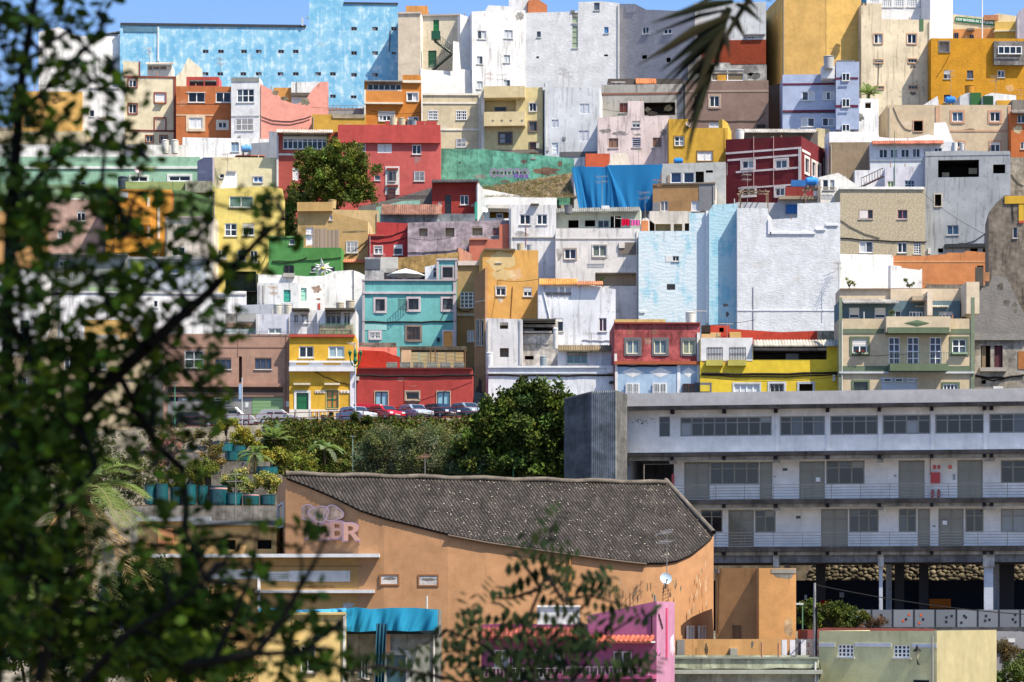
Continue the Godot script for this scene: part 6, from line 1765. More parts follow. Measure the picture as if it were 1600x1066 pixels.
	fl.wo.y = 0.0
	var rw := fl.rect(436, 787, 444, 826)
	var bw := B.new(fl.t)
	frame_shape(bw, rw.position.x, rw.position.y, rw.end.x, rw.end.y, 1, 1, 0.1, -0.02, 0.12)
	var ww := obj("window", bw, M("#b9bcc0"), root)
	bw = B.new(fl.t)
	bw.box(rw.position.x + 0.08, rw.position.y + 0.08, 0.0, rw.end.x - 0.08, rw.end.y - 0.08, 0.05)
	obj("pane", bw, M("#1c2024", "glass"), ww)


# ---------------------------------------------------------------- the near roofs at the bottom
func valley_houses():
	# blocks built against the hall
	house("annexe", "tan annexe of the hall with shade painted brown on its front, one shuttered window", 1118, 888, 1188, 1060, "#b47a42", "w 1144 977 1159 1000 n=2 f=#8a6242 pane=#7a5638;k 1118 889 1124 896 p=0.2 c=#6a6460 as=box;l 1124 896 1122 990 sag=0 c=#4a3a2c", {"cat": "building", "d": 149.5, "yaw": -22.0, "dep": 4.0})  # browner copy of the annexe tan paints shade on this face
	house("annexe", "sunlit tan annexe block with a grey patched top edge", 1186, 888, 1244, 1060, "#c98a48", "a 1206 890 1243 906 c=#8a8478;b 1205 889 1244 896 c=#968f84 p=0.03;a 1224 960 1240 1000 c=#d0a878;a 1212 995 1222 1020 c=#c8b48c", {"cat": "building", "d": 148.5, "yaw": 6.0, "dep": 5.0})
	house("garden_wall", "low tan yard wall with flaked grey spots before the annexe", 1056, 999, 1222, 1060, "#cf9450", "a 1100 1004 1107 1026 c=#6d5c40;a 1173 999 1178 1016 c=#8a8478;k 1058 1000 1070 1027 p=0.1 c=#8f8a84 as=pier;a 1086 1010 1090 1026 c=#a8763c;k 1140 1013 1151 1027 p=0.6 c=#a8a494 as=stone_vent", {"cat": "wall", "d": 143.5, "dep": 0.5, "kind": "plaster"})
	var s := "k 225 866 594 871.5 p=0.6 c=#d6d8dc as=cornice;k 400 922 586 927 p=0.4 c=#d0d2d6 as=cornice;w 407 893 452 908 n=1 r=5 f=#c9c6c0 pane=#7a746c flat;k 452 892 547 909 p=0.04 c=#d8d6d4 as=panel;b 400 884 592 886 c=#9a6a3c p=0.04;k 572 886 590 950 p=0.03 c=#e0ab58 as=pilaster;b 403 890 407 952 c=#e2e0dc p=0.2;k 330 890 404 905 p=0.03 c=#dcd6c8 as=panel;k 345 888 352 915 p=0.1 c=#e2e4e6 as=pilaster;a 532 940 556 952 c=#d9d9d9;a 470 914 530 921 c=#a87a40"  # brighter ochre pilaster at the right end paints a sunlit strip of wall
	house("annexe", "tan two storey annexe with white cornices and a white louvre, left of the hall", 225, 868, 592, 1000, "#b98a48", s, {"cat": "building", "d": 148.0, "yaw": -3.0, "dep": 6.0, "side": "#c99a52"})  # lighter side colour paints sunlight onto the right wall
	s = "o 345 844 368 859 c=#2c2a26 dp=0.8;o 402 844 424 858 c=#2c2a26 dp=0.8;k 215 808 330 815 p=0.4 c=#8f949a as=roof_edge;k 300 814 432 821 p=0.4 c=#80868c as=roof_edge;l 306 822 306 866 sag=0 c=#555;k 248 826 272 850 p=0.3 c=#c07a48 as=chimney"
	house("annexe", "yellow tan upper storey with two dark vents behind the branches", 215, 812, 432, 900, "#c99c58", s, {"cat": "building", "d": 151.0, "yaw": -3.0, "dep": 5.0, "top": [215, 812, 300, 815, 432, 824]})
	# iron ladder on the hall
	var lf := face_of(null, P(598, 905, 148.6), 0.0)
	var ld := thing("wall_ladder", "rusty iron rung ladder on the tan hall wall", "ladder", P(598, 945, 148.6))
	var bl := B.new()
	var q := face_of(null, ld.position, 0.0).rect(593, 862, 603, 946)
	for x in [q.position.x, q.end.x]:
		bl.tube(Vector3(x, q.position.y, 0), Vector3(x, q.end.y, 0), 0.025, 0.025, 5)
	obj("rail", bl, M("#7a4a2c"), ld)
	for i in 13:
		var br := B.new()
		var y := lerpf(q.position.y, q.end.y, i / 12.0)
		br.tube(Vector3(q.position.x, y, 0), Vector3(q.end.x, y, 0), 0.022, 0.022, 5)
		obj("rung", br, M("#7a4a2c"), ld)
	# left cream house
	s = "b 536 958 540 1070 c=#d8d8d6 p=0.12;k 456 965 468 1000 p=0.05 c=#d8b058 as=pilaster;w 470 1010 492 1050 n=2;b 405 958 540 961 c=#c9b070 p=0.15"
	house("house", "cream yellow house half hidden by the leaves at the bottom left", 404, 957, 541, 1120, "#dcb868", s, {"d": 126.0, "yaw": 4.0, "dep": 7.0})
	# house under repair
	s = "d 604 1024 634 1070 c=#2c4a58 n=2 t=#a9acac tw=0.25;w 541 1028 556 1050 n=1 r=4 f=#8fa4b0;w 560 1028 575 1060 n=3 f=#8fa0ac pane=#30404a;k 541 985 686 991 p=0.2 c=#22303c as=cornice;k 596 990 610 1020 p=0.1 c=#c98f6a as=pillar"
	house("house", "grey house under repair below a blue net at the bottom centre", 540, 952, 684, 1120, "#8d9088", s, {"d": 131.0, "yaw": 0.0, "dep": 7.0, "kind": "dirty"})
	tarp("blue_netting", "blue repair net stretched along the roof edge of the grey house", [[538, 952], [556, 949], [580, 952], [610, 950], [650, 950], [684, 953]], [[538, 986], [560, 988], [600, 985], [640, 987], [684, 985]], 130.4, "#0a6a92")
	tarp("blue_netting", "narrow strip of hanging blue netting beside the doorway", [[588, 975], [596, 974], [604, 975]], [[585, 1080], [592, 1082], [600, 1080]], 130.2, "#1f4f68")
	tarp("blue_netting", "flat blue net lying over the cream house roof edge", [[404, 951], [430, 950], [470, 953], [510, 952], [541, 950]], [[404, 957], [440, 958], [480, 958], [520, 957], [541, 956]], 127.0, "#2a7ea8")
	# pink house
	s = "w 958 1018 987 1041 n=2 f=#c9ccd0 pane=#3a4034;r 918 994 1023 1003 p=0.9 c=#a8503a gap=0.24 as=tiled_awning;k 918 1002 1024 1004.5 p=0.85 c=#c9c4c4 as=gutter;g 880 1042 1020 1056 c=#b9b4ae p=0.9 gap=0.2;k 870 1054 1026 1060 p=1.0 c=#b8487c as=balcony_floor;l 1019 958 1019 990 sag=0"
	var rs := "b 1040 950 1042 1028 c=#b83a64 p=0.06;a 1046 988 1055 1030 c=#e2c4d4;l 1028 960 1034 982 sag=0"
	var h := house("house", "magenta pink house with a red tiled ledge and paler right flank", 918, 946, 1026, 1120, "#a8527f", s, {"d": 128.0, "yaw": -16.0, "dep": 4.2, "side": "#b8789c", "right": rs, "top": [918, 962, 1024, 940, 1026, 940]})
	s = "w 800 1016 812 1060 n=1 f=#b9c4c8;w 836 1016 850 1060 n=1 f=#b9c4c8;w 868 1014 882 1042 n=2;r 752 982 920 996 p=1.0 c=#8a4034 gap=0.24 as=tiled_awning;w 772 1016 796 1042 n=2;g 760 1044 918 1058 c=#b9b4ae p=0.9 gap=0.2"
	house("house", "raspberry pink low house with a dark tiled roof edge behind the sprigs", 752, 976, 920, 1120, "#98406a", s, {"d": 130.0, "yaw": -6.0, "dep": 6.0})
	house("rooftop_room", "white rooftop box on the raspberry pink house behind the sprigs", 840, 947, 906, 990, "#d9dadc", "b 839 946 907 949 c=#e6e6e6 p=0.1", {"cat": "building", "d": 133.0, "dep": 3.0})
	# pale green building
	s = "k 1026 1047 1284 1053 p=0.5 c=#a8aea0 as=cornice;b 1028 1027 1280 1029.5 c=#8d9488 p=0.1;l 1028 1046 1280 1045 sag=0.04 w=0.05;a 1094 1034 1100 1040 c=#c9cdb8;k 1100 1054 1101 1080 p=0.03 c=#9aa396 as=joint;k 1151 1054 1152 1080 p=0.03 c=#9aa396 as=joint;b 1274 1054 1280 1090 c=#8a948c p=0.1"
	house("house", "pale sage green roof parapet with a moulded cornice at the bottom", 1028, 1027, 1280, 1120, "#b4bc9c", s, {"d": 133.0, "yaw": -2.0, "dep": 6.0, "kind": "dirty"})
	# yellow house
	s = "w 1309 1007 1334 1027 n=4 r=3 f=#e6e8ea pane=#2a2c38;w 1396 1008 1422 1028 n=4 r=3 f=#e6e8ea pane=#2a2c38;b 1280 1005 1305 1011 c=#d2d4e0 p=0.03;b 1336 1005 1393 1011 c=#d2d4e0 p=0.03;b 1425 1006 1464 1012 c=#d2d4e0 p=0.03;k 1428 1063 1452 1075 p=0.05 c=#1c2030 as=street_plate"
	house("house", "plain pale yellow house with two white lattice windows at the bottom right", 1280, 988, 1464, 1140, "#dad39a", s, {"d": 137.0, "yaw": -30.0, "dep": 9.4, "side": "#b0a478", "top": [1280, 986, 1464, 986]})
	var bwall := thing("block_wall", "grey concrete block wall with white posts beside the pale yellow house", "wall", P(1250, 1027, 141.0))
	for j in 6:
		for i in 4:
			var b := B.new()
			var x := -1.0 + i * 0.5 + (0.25 if j % 2 else 0.0)
			b.box(x + 0.5, -0.3 + j * 0.22, -0.2, x + 0.96, -0.1 + j * 0.22, rng.randf_range(0.0, 0.02))
			obj("block", b, M(["#77787c", "#808184", "#6d6e72"][(i + j) % 3], "dirty"), bwall)
	for x in [-1.0, -0.55, 0.05]:
		var b := B.new()
		b.box(x, -1.5, -0.15, x + 0.28, 0.95, 0.1)
		obj("post", b, M("#dcdce2", "plaster"), bwall)
	house("rooftop_room", "dark red roof edge behind the pale yellow house", 1262, 982, 1460, 995, "#7a3a34", "", {"cat": "building", "d": 145.0, "dep": 5.0, "top": [1262, 985, 1290, 981, 1460, 983]})
	house("house", "grey wall with signboard beyond the pale yellow house at the right edge", 1556, 988, 1640, 1100, "#8f9096", "k 1574 998 1586 1004 p=0.05 c=#d9d9d9 as=sign;b 1556 1014 1640 1020 c=#222328 p=0.1;k 1566 1018 1582 1030 p=0.1 c=#b4c4cc as=sign", {"d": 150.0})
	# lantern on the yellow house
	var lp := P(1433, 1030, 135.4)
	var la := thing("wall_lantern", "black iron wall lantern on the pale yellow house", "street lamp", lp)
	var b := B.new()
	b.path([Vector3(0.1, -0.18, -0.45), Vector3(0.14, -0.3, -0.2), Vector3(0.05, -0.28, 0), Vector3(0, -0.02, 0)], 0.03, 6)
	obj("bracket", b, M("#1c1a1a", "metal"), la)
	b = B.new()
	b.lathe(Vector3(0, 0, 0), [Vector2(0.06, 0), Vector2(0.17, 0.4), Vector2(0.0, 0.41)], 6)
	obj("glass", b, M("#a9a48c", "glass"), la)
	b = B.new()
	b.lathe(Vector3(0, 0.4, 0), [Vector2(0.23, 0), Vector2(0.2, 0.05), Vector2(0.09, 0.16), Vector2(0.05, 0.2), Vector2(0.06, 0.26), Vector2(0, 0.36)], 6)
	obj("cap", b, M("#1c1a1a", "metal"), la)


# ---------------------------------------------------------------- the street with its cars
func strip(x0: float, x1: float, d0: float, d1: float, up: float) -> B:
	var b := B.new()
	var n := 30
	for i in n:
		var a := lerpf(x0, x1, float(i) / n)
		var c := lerpf(x0, x1, float(i + 1) / n)
		b.quad(Vector3(a, ground(a, -d0) + up, -d0), Vector3(c, ground(c, -d0) + up, -d0), Vector3(c, ground(c, -d1) + up, -d1), Vector3(a, ground(a, -d1) + up, -d1))
		b.quad(Vector3(a, ground(a, -d0) - 0.3, -d0), Vector3(c, ground(c, -d0) - 0.3, -d0), Vector3(c, ground(c, -d0) + up, -d0), Vector3(a, ground(a, -d0) + up, -d0))
	return b


func extrude(b: B, poly: Array, w0: float, w1: float, bevel: float):
	var pk := PackedVector2Array(poly)
	var ix := Geometry2D.triangulate_polygon(pk)
	var c := Vector2()
	for p in poly:
		c += p
	c /= poly.size()
	var inn := []
	for p in poly:
		inn.append(c + (p - c) * (1.0 - bevel))
	for s in [1.0, -1.0]:
		for i in range(0, ix.size(), 3):
			var t := [inn[ix[i]], inn[ix[i + 1]], inn[ix[i + 2]]]
			var q := []
			for p in t:
				q.append(Vector3(p.x, p.y, s * w1))
			b.tri(q[0], q[1], q[2])
		for i in poly.size():
			var j: int = (i + 1) % poly.size()
			b.quad(Vector3(poly[i].x, poly[i].y, s * w0), Vector3(poly[j].x, poly[j].y, s * w0), Vector3(inn[j].x, inn[j].y, s * w1), Vector3(inn[i].x, inn[i].y, s * w1))
	for i in poly.size():
		var j: int = (i + 1) % poly.size()
		b.quad(Vector3(poly[i].x, poly[i].y, -w0), Vector3(poly[j].x, poly[j].y, -w0), Vector3(poly[j].x, poly[j].y, w0), Vector3(poly[i].x, poly[i].y, w0))


# x runs forwards; van: a high square back
func car(label: String, px: float, d: float, turn: float, col: String, group: String, van := false, called := "parked_car"):
	var at := P(px, 650, d)
	at.y = ground(at.x, at.z) + 0.02
	var t := thing(called, label, "van" if van else "car", at, deg_to_rad(turn), group)
	var paint := M(col, "gloss")
	var glass := M("#1f2a34", "glass")
	var b := B.new()
	var low := [Vector2(-2.0, 0.32), Vector2(1.95, 0.28), Vector2(2.08, 0.45), Vector2(2.05, 0.66), Vector2(1.8, 0.82), Vector2(1.0, 0.95), Vector2(-1.95, 0.98), Vector2(-2.08, 0.6)]
	if van:
		low = [Vector2(-2.0, 0.32), Vector2(1.95, 0.28), Vector2(2.1, 0.5), Vector2(2.02, 0.85), Vector2(1.75, 1.02), Vector2(1.05, 1.16), Vector2(-2.04, 1.16), Vector2(-2.1, 0.6)]
	extrude(b, low, 0.80, 0.86, 0.04)
	obj("body", b, paint, t)
	b = B.new()
	var cab := [Vector2(-1.9, 0.96), Vector2(1.05, 0.93), Vector2(0.35, 1.42), Vector2(-1.15, 1.46), Vector2(-1.55, 1.36)]
	if van:
		cab = [Vector2(-2.04, 1.14), Vector2(1.08, 1.14), Vector2(0.45, 1.74), Vector2(-1.8, 1.82), Vector2(-2.0, 1.76)]
	extrude(b, cab, 0.62 if not van else 0.68, 0.72 if not van else 0.76, 0.10)
	obj("cabin", b, paint, t)
	var f := cab[1] as Vector2
	var g := cab[2] as Vector2
	b = B.new()
	var n := Vector3(g.y - f.y, f.x - g.x, 0).normalized() * 0.012
	var a0 := f.lerp(g, 0.12)
	var a1 := f.lerp(g, 0.92)
	b.quad(Vector3(a0.x, a0.y, 0.62) + n, Vector3(a0.x, a0.y, -0.62) + n, Vector3(a1.x, a1.y, -0.54) + n, Vector3(a1.x, a1.y, 0.54) + n)
	obj("windscreen", b, glass, t)
	for s in [1.0, -1.0]:
		var y0 := 1.18 if van else 1.0
		var y1 := 1.70 if van else 1.38
		var zz: float = (0.775 if van else 0.735) * s
		var spans := [[-1.85, -1.2], [-1.1, -0.42], [-0.32, 0.62]] if van else [[-1.3, -0.45], [-0.37, 0.55]]
		for q in spans:
			b = B.new()
			var cut := 0.42 if q == spans[-1] else 0.05
			b.quad(Vector3(q[0] + (0.25 if q == spans[0] and not van else 0.03), y0, zz), Vector3(q[1], y0, zz), Vector3(q[1] - cut, y1, zz - 0.03 * s), Vector3(q[0] + (0.4 if q == spans[0] and not van else 0.06), y1, zz - 0.03 * s))
			obj("side_window", b, glass, t)
		b = B.new()
		b.box(1.86, 0.6, s * 0.62 - 0.16, 2.07, 0.76, s * 0.62 + 0.16)
		obj("headlight", b, M("#c9d0d6", "glass"), t)
		b = B.new()
		b.box(-2.09, 0.66, s * 0.68 - 0.1, -1.98, 0.9, s * 0.68 + 0.1)
		obj("tail_light", b, M("#8a1418", "gloss"), t)
		b = B.new()
		b.box(0.62, 0.98 + (0.2 if van else 0.0), s * 0.86 - 0.08, 0.78, 1.1 + (0.2 if van else 0.0), s * 0.86 + 0.08)
		obj("mirror", b, M("#222428", "gloss"), t)
		b = B.new()
		b.box(-1.1, 0.52, s * 0.868 - 0.012, 1.1, 0.6, s * 0.868 + 0.012)
		obj("side_moulding", b, M("#4a4c50"), t)
		for x in [-1.28, 1.3]:
			b = B.new(Transform3D(Basis(Vector3.RIGHT, PI / 2 * s), Vector3(x, 0.31, s * 0.7)))
			b.lathe(Vector3(), [Vector2(0.0, 0.0), Vector2(0.30, 0.0), Vector2(0.32, 0.04), Vector2(0.32, 0.14), Vector2(0.29, 0.18), Vector2(0.2, 0.17)], 18)
			var w := obj("wheel", b, M("#141416"), t)
			b = B.new(Transform3D(Basis(Vector3.RIGHT, PI / 2 * s), Vector3(x, 0.31, s * 0.7)))
			b.lathe(Vector3(), [Vector2(0.2, 0.165), Vector2(0.17, 0.175), Vector2(0.06, 0.19), Vector2(0.0, 0.19)], 10)
			obj("rim", b, M("#9a9ea4", "metal"), w)
	b = B.new()
	b.box(2.03, 0.34, -0.6, 2.10, 0.46, 0.6)
	obj("grille", b, M("#1c1e22"), t)
	b = B.new()
	b.box(2.06, 0.48, -0.26, 2.11, 0.59, 0.26)
	obj("number_plate", b, M("#dcdcd8"), t)
	b = B.new()
	b.box(-2.12, 0.36, -0.78, -1.98, 0.56, 0.78)
	b.box(1.94, 0.26, -0.78, 2.12, 0.36, 0.78)
	obj("bumper", b, M("#3a3c40"), t)


func street():
	struct("street", strip(-70, 60, 223.2, 229.2, 0.012), M("#4c4a49", "dirty"))
	struct("pavement", strip(-70, 60, 229.2, 231.4, 0.14), M("#8f8b84", "dirty"))
	var g := "cars parked along the street railing"
	car("white van like car with three side windows before the pink brown house", 364, 226.5, -4, "#9a9ca0", "", true, "parked_van")
	car("white hatchback before the green garage door", 437, 226.8, -6, "#9a9ca0", g)
	car("silver grey car, leftmost of the nose out row", 557, 226.0, -52, "#9aa4b4", g)
	car("bright red car in the nose out row before the red house", 602, 226.0, -56, "#a81622", g)
	car("silver blue car to the right of the bright red car", 648, 226.0, -60, "#8a96a8", g)
	car("dark blue black car right of the silver blue one", 688, 226.0, -56, "#1c2230", g)
	car("grey blue car half hidden by the big dark tree", 730, 226.0, -58, "#76828e", g)
	car("white car mostly hidden behind the big dark tree", 768, 226.4, -58, "#c9cdd2", g)
	car("long red van roof standing behind the silver and red cars", 588, 229.6, 0, "#a8142a", "", true, "parked_van")
	car("dark car behind the leaves at the left end of the street", 305, 226.6, -4, "#22252a", g)
	# scooter
	var sp := P(513, 655, 225.2)
	sp.y = ground(sp.x, sp.z)
	var sc := thing("motor_scooter", "dark parked motor scooter with a yellow green patch before the yellow house", "scooter", sp, deg_to_rad(-50))
	var b := B.new()
	extrude(b, [Vector2(-0.85, 0.35), Vector2(-0.2, 0.25), Vector2(0.35, 0.25), Vector2(0.55, 0.95), Vector2(0.42, 1.02), Vector2(0.22, 0.45), Vector2(-0.1, 0.45), Vector2(-0.25, 0.78), Vector2(-0.95, 0.82)], 0.16, 0.2, 0.06)
	obj("body", b, M("#191b20", "gloss"), sc)
	b = B.new()
	b.box(-0.3, 0.5, 0.2, 0.1, 0.72, 0.24)
	obj("yellow_patch", b, M("#a8b83a", "gloss"), sc)
	b = B.new()
	b.tube(Vector3(0.48, 1.05, -0.34), Vector3(0.48, 1.05, 0.34), 0.025, 0.025)
	b.tube(Vector3(0.45, 1.0, 0.28), Vector3(0.5, 1.25, 0.36), 0.012, 0.012)
	obj("handlebar", b, M("#1c1c1e", "metal"), sc)
	for x in [-0.62, 0.62]:
		b = B.new(Transform3D(Basis(Vector3.RIGHT, PI / 2), Vector3(x, 0.25, -0.06)))
		b.lathe(Vector3(), [Vector2(0, 0), Vector2(0.25, 0), Vector2(0.25, 0.12), Vector2(0, 0.12)], 14)
		obj("wheel", b, M("#101012"), sc)
	# railing along the edge
	var rl := thing("street_railing", "long maroon railing along the street edge before the parked cars", "railing", Vector3(-20, ground(-20, -223.6), -223.6))
	var pts := []
	for i in 22:
		var x := -29.0 + i * 2.0
		var y := ground(x, -223.7)
		pts.append(Vector3(x, y, -223.7) - rl.position)
		b = B.new()
		b.box(x - rl.position.x - 0.04, y - rl.position.y - 0.2, -0.14, x - rl.position.x + 0.04, y - rl.position.y + 1.0, -0.06)
		obj("post", b, M("#5a2a30", "gloss"), rl)
	for h in [0.98, 0.55, 0.15]:
		b = B.new()
		for i in pts.size() - 1:
			b.tube(pts[i] + Vector3(0, h, 0), pts[i + 1] + Vector3(0, h, 0), 0.032, 0.032, 5)
		obj("rail", b, M("#6a3036", "gloss"), rl)
	# ornate lamp
	var lp := P(555, 657, 225.0)
	lp.y = ground(lp.x, lp.z)
	var top := P(555, 548, 225.0).y - lp.y
	var la := thing("street_lamp", "tall green ornate street lamp with curled arms before the yellow house", "street lamp", lp)
	b = B.new()
	b.lathe(Vector3(), [Vector2(0.16, 0), Vector2(0.14, 0.5), Vector2(0.07, 0.7), Vector2(0.06, top - 0.6), Vector2(0.09, top - 0.5), Vector2(0.05, top - 0.3), Vector2(0.03, top + 0.5)], 10)
	obj("post", b, M("#a9b0b8", "gloss"), la)
	for s in [-1.0, 1.0]:
		b = B.new()
		var ps := []
		for i in 12:
			var a := PI * i / 11.0
			ps.append(Vector3(s * (0.5 - 0.45 * cos(a)) * 0.5, top - 1.4 - 0.35 * sin(a) + (1.0 * i / 11.0), 0))
		b.path(ps, 0.06, 6)
		obj("arm", b, M("#0f5c34", "gloss"), la)
		b = B.new()
		b.lathe(Vector3(s * 0.47, top - 0.5, 0), [Vector2(0.06, 0), Vector2(0.17, 0.35), Vector2(0.12, 0.42), Vector2(0.0, 0.6)], 8)
		obj("lantern", b, M("#1c5a36", "gloss"), la)
	b = B.new()
	b.lathe(Vector3(0, top - 1.2, 0), [Vector2(0.07, 0), Vector2(0.2, 0.3), Vector2(0.1, 0.6), Vector2(0.16, 0.9), Vector2(0.12, 1.1), Vector2(0, 1.5)], 8)
	obj("finial", b, M("#0f5c34", "gloss"), la)
	for q in [[378, 590, 668, 224.4, "thin grey street pole with a small blue sign before the pink brown house", "#b4b8bc"], [273, 600, 690, 223.0, "thin green pole behind leaves at the left of the street", "#4a8a6a"], [551, 683, 745, 212.0, "slim green lamp post in the ivy bank", "#6f8478"], [802, 684, 748, 200.0, "green pole rising beside the dark clad tower", "#4a8a64"]]:
		var bp := P(q[0], q[2], q[3])
		var o := thing("pole", q[4], "pole", bp)
		b = B.new()
		var hh := P(q[0], q[1], q[3]).y - bp.y
		b.tube(Vector3(0, -1.5, 0), Vector3(0, hh, 0), 0.06, 0.045, 6)
		obj("shaft", b, M(q[5], "gloss"), o)
		b = B.new()
		if q[0] == 378:
			b.box(-0.28, hh - 1.9, -0.01, -0.06, hh - 0.6, 0.02)
			obj("sign", b, M("#8aa4c4", "gloss"), o)
		else:
			b.box(-0.25, hh, -0.1, 0.25, hh + 0.08, 0.1)
			obj("lamp_head", b, M("#5c6a64", "gloss"), o)
	# wooden pole with bundled cables near the yellow house
	var up := P(1273, 1062, 138.2)
	var o := thing("utility_pole", "grey utility pole wound with black cables left of the pale yellow house", "pole", up)
	var hh := P(1273, 911, 138.2).y - up.y
	b = B.new()
	b.tube(Vector3(0, -1.0, 0), Vector3(0, hh, 0), 0.09, 0.07, 8)
	obj("shaft", b, M("#9a9a9c", "dirty"), o)
	b = B.new()
	for j in 3:
		var ps := []
		for i in 10:
			ps.append(Vector3(0.09 + 0.03 * sin(i * 1.3 + j * 2.0), hh * (0.75 - i * 0.075) , 0.09 + 0.03 * cos(i + j)))
		b.path(ps, 0.025, 4)
	for j in 3:
		var ps := []
		for i in 15:
			var a := TAU * i / 14.0
			ps.append(Vector3(0.25 * sin(a) + 0.05, 0.55 - j * 0.08 + (0.5 + 0.06 * j) * cos(a), 0.14 + 0.03 * j))
		b.path(ps, 0.018, 4)
	obj("cable_bundle", b, M("#17171a"), o)
	b = B.new()
	var ps := []
	var e := P(1640, 962, 160.0) - up
	for i in 16:
		var k := i / 15.0
		ps.append(Vector3(0, hh - 0.1, 0).lerp(e, k) + Vector3(0, -1.2 * k * (1 - k), 0))
	b.path(ps, 0.03, 5)
	obj("overhead_cable", b, M("#17171a"), o)
	var gl := P(1254, 992, 152.0)
	o = thing("street_lamp", "small green street lamp beside the sunlit tan annexe block", "street lamp", gl)
	b = B.new()
	hh = P(1254, 944, 152.0).y - gl.y
	b.tube(Vector3(0, -3.0, 0), Vector3(0, hh, 0), 0.05, 0.04, 6)
	obj("post", b, M("#4a7a62", "gloss"), o)
	b = B.new()
	b.box(-0.42, hh - 0.05, -0.1, 0.05, hh + 0.06, 0.1)
	obj("lamp_head", b, M("#a9b9c0", "gloss"), o)


# ---------------------------------------------------------------- roof tanks, aerials, dishes
func tank(px: float, y0: float, y1: float, w: float, d: float, col: String, label: String):
	var at := P(px, y1, d)
	var r := w / F * d / 2
	var h := (y1 - y0) / F * d
	var o := thing("water_tank", label, "water tank", at, 0.0, "rooftop water tanks")
	var b := B.new()
	b.lathe(Vector3(0, -0.3, 0), [Vector2(r * 0.85, 0), Vector2(r * 0.9, 0.3), Vector2(r, h * 0.62 + 0.3), Vector2(r * 1.02, h * 0.7 + 0.3), Vector2(r * 0.96, h * 0.72 + 0.3), Vector2(r * 0.96, h * 0.88 + 0.3)], 16)
	obj("barrel", b, M(col, "plaster"), o)
	b = B.new()
	b.lathe(Vector3(0, h * 0.86, 0), [Vector2(r * 1.05, 0), Vector2(r * 1.05, h * 0.05), Vector2(r * 0.6, h * 0.12), Vector2(0, h * 0.14)], 16)
	obj("lid", b, M(col, "plaster"), o)


func lying_tank(px: float, py: float, w: float, h: float, d: float, col: String, label: String):
	var o := thing("water_tank", label, "water tank", P(px, py, d), 0.0, "rooftop water tanks")
	var L := w / F * d
	var r := h / F * d / 2
	var b := B.new(Transform3D(Basis(Vector3(0, 0, 1), PI / 2), Vector3(L / 2, r, 0)))
	b.lathe(Vector3(), [Vector2(0, 0), Vector2(r * 0.7, L * 0.04), Vector2(r, L * 0.14), Vector2(r, L * 0.86), Vector2(r * 0.7, L * 0.96), Vector2(0, L)], 18)
	obj("barrel", b, M(col, "gloss"), o)
	b = B.new()
	b.lathe(Vector3(0, r * 1.9, 0), [Vector2(r * 0.4, 0), Vector2(r * 0.4, r * 0.25), Vector2(0, r * 0.3)], 12)
	obj("lid", b, M(col, "gloss"), o)
	for s in [-0.3, 0.3]:
		b = B.new()
		b.box(s * L - 0.1, -0.3, -r * 0.7, s * L + 0.1, r * 0.25, r * 0.7)
		obj("cradle", b, M("#6a6660"), o)


func aerial(px: float, y0: float, y1: float, d: float, turn: float, label: String, col := "#b4aca0"):
	var at := P(px, y1, d)
	var o := thing("television_aerial", label, "aerial", at, deg_to_rad(turn), "television aerials on the roofs")
	var h := (y1 - y0) / F * d
	var b := B.new()
	b.tube(Vector3(0, -0.5, 0), Vector3(0, h, 0), 0.03, 0.025, 5)
	obj("mast", b, M("#9a938a", "metal"), o)
	b = B.new()
	for k in 2:
		var y := h - 0.08 - k * 0.55
		b.tube(Vector3(-0.75, y, 0), Vector3(0.6, y + 0.02, 0), 0.02, 0.02, 4)
		for i in 8:
			var x := -0.7 + i * 0.17
			var l := 0.42 - i * 0.03 if k == 0 else 0.3
			b.tube(Vector3(x, y - l * 0.4, -l), Vector3(x, y + l * 0.4, l), 0.012, 0.012, 4)
		if k == 0 and h < 1.6:
			break
	obj("aerial_head", b, M(col, "metal"), o)


func dish(px: float, py: float, w: float, d: float, turn: float, col: String, label: String):
	var o := thing("satellite_dish", label, "satellite dish", P(px, py, d), deg_to_rad(turn), "satellite dishes on the roofs")
	var r := w / F * d / 2
	var b := B.new(Transform3D(Basis(Vector3.RIGHT, PI / 2 - 0.35), Vector3()))
	b.lathe(Vector3(), [Vector2(0, 0), Vector2(r * 0.4, r * 0.05), Vector2(r * 0.75, r * 0.16), Vector2(r, r * 0.3), Vector2(r * 0.98, r * 0.34), Vector2(r * 0.74, r * 0.2), Vector2(r * 0.38, r * 0.08), Vector2(0, r * 0.04)], 24)
	obj("reflector", b, M(col, "gloss"), o)
	b = B.new()
	b.tube(Vector3(0, -r * 0.9, 0.1), Vector3(0, -r * 0.15, r * 0.9), 0.03, 0.03, 5)
	b.tube(Vector3(0, 0, -0.02), Vector3(0, -r * 1.6, -0.15), 0.05, 0.05, 5)
	b.box(-0.07, -r * 0.25, r * 0.85, 0.07, -r * 0.05, r * 1.0)
	obj("arm", b, M("#7a7a7c", "metal"), o)


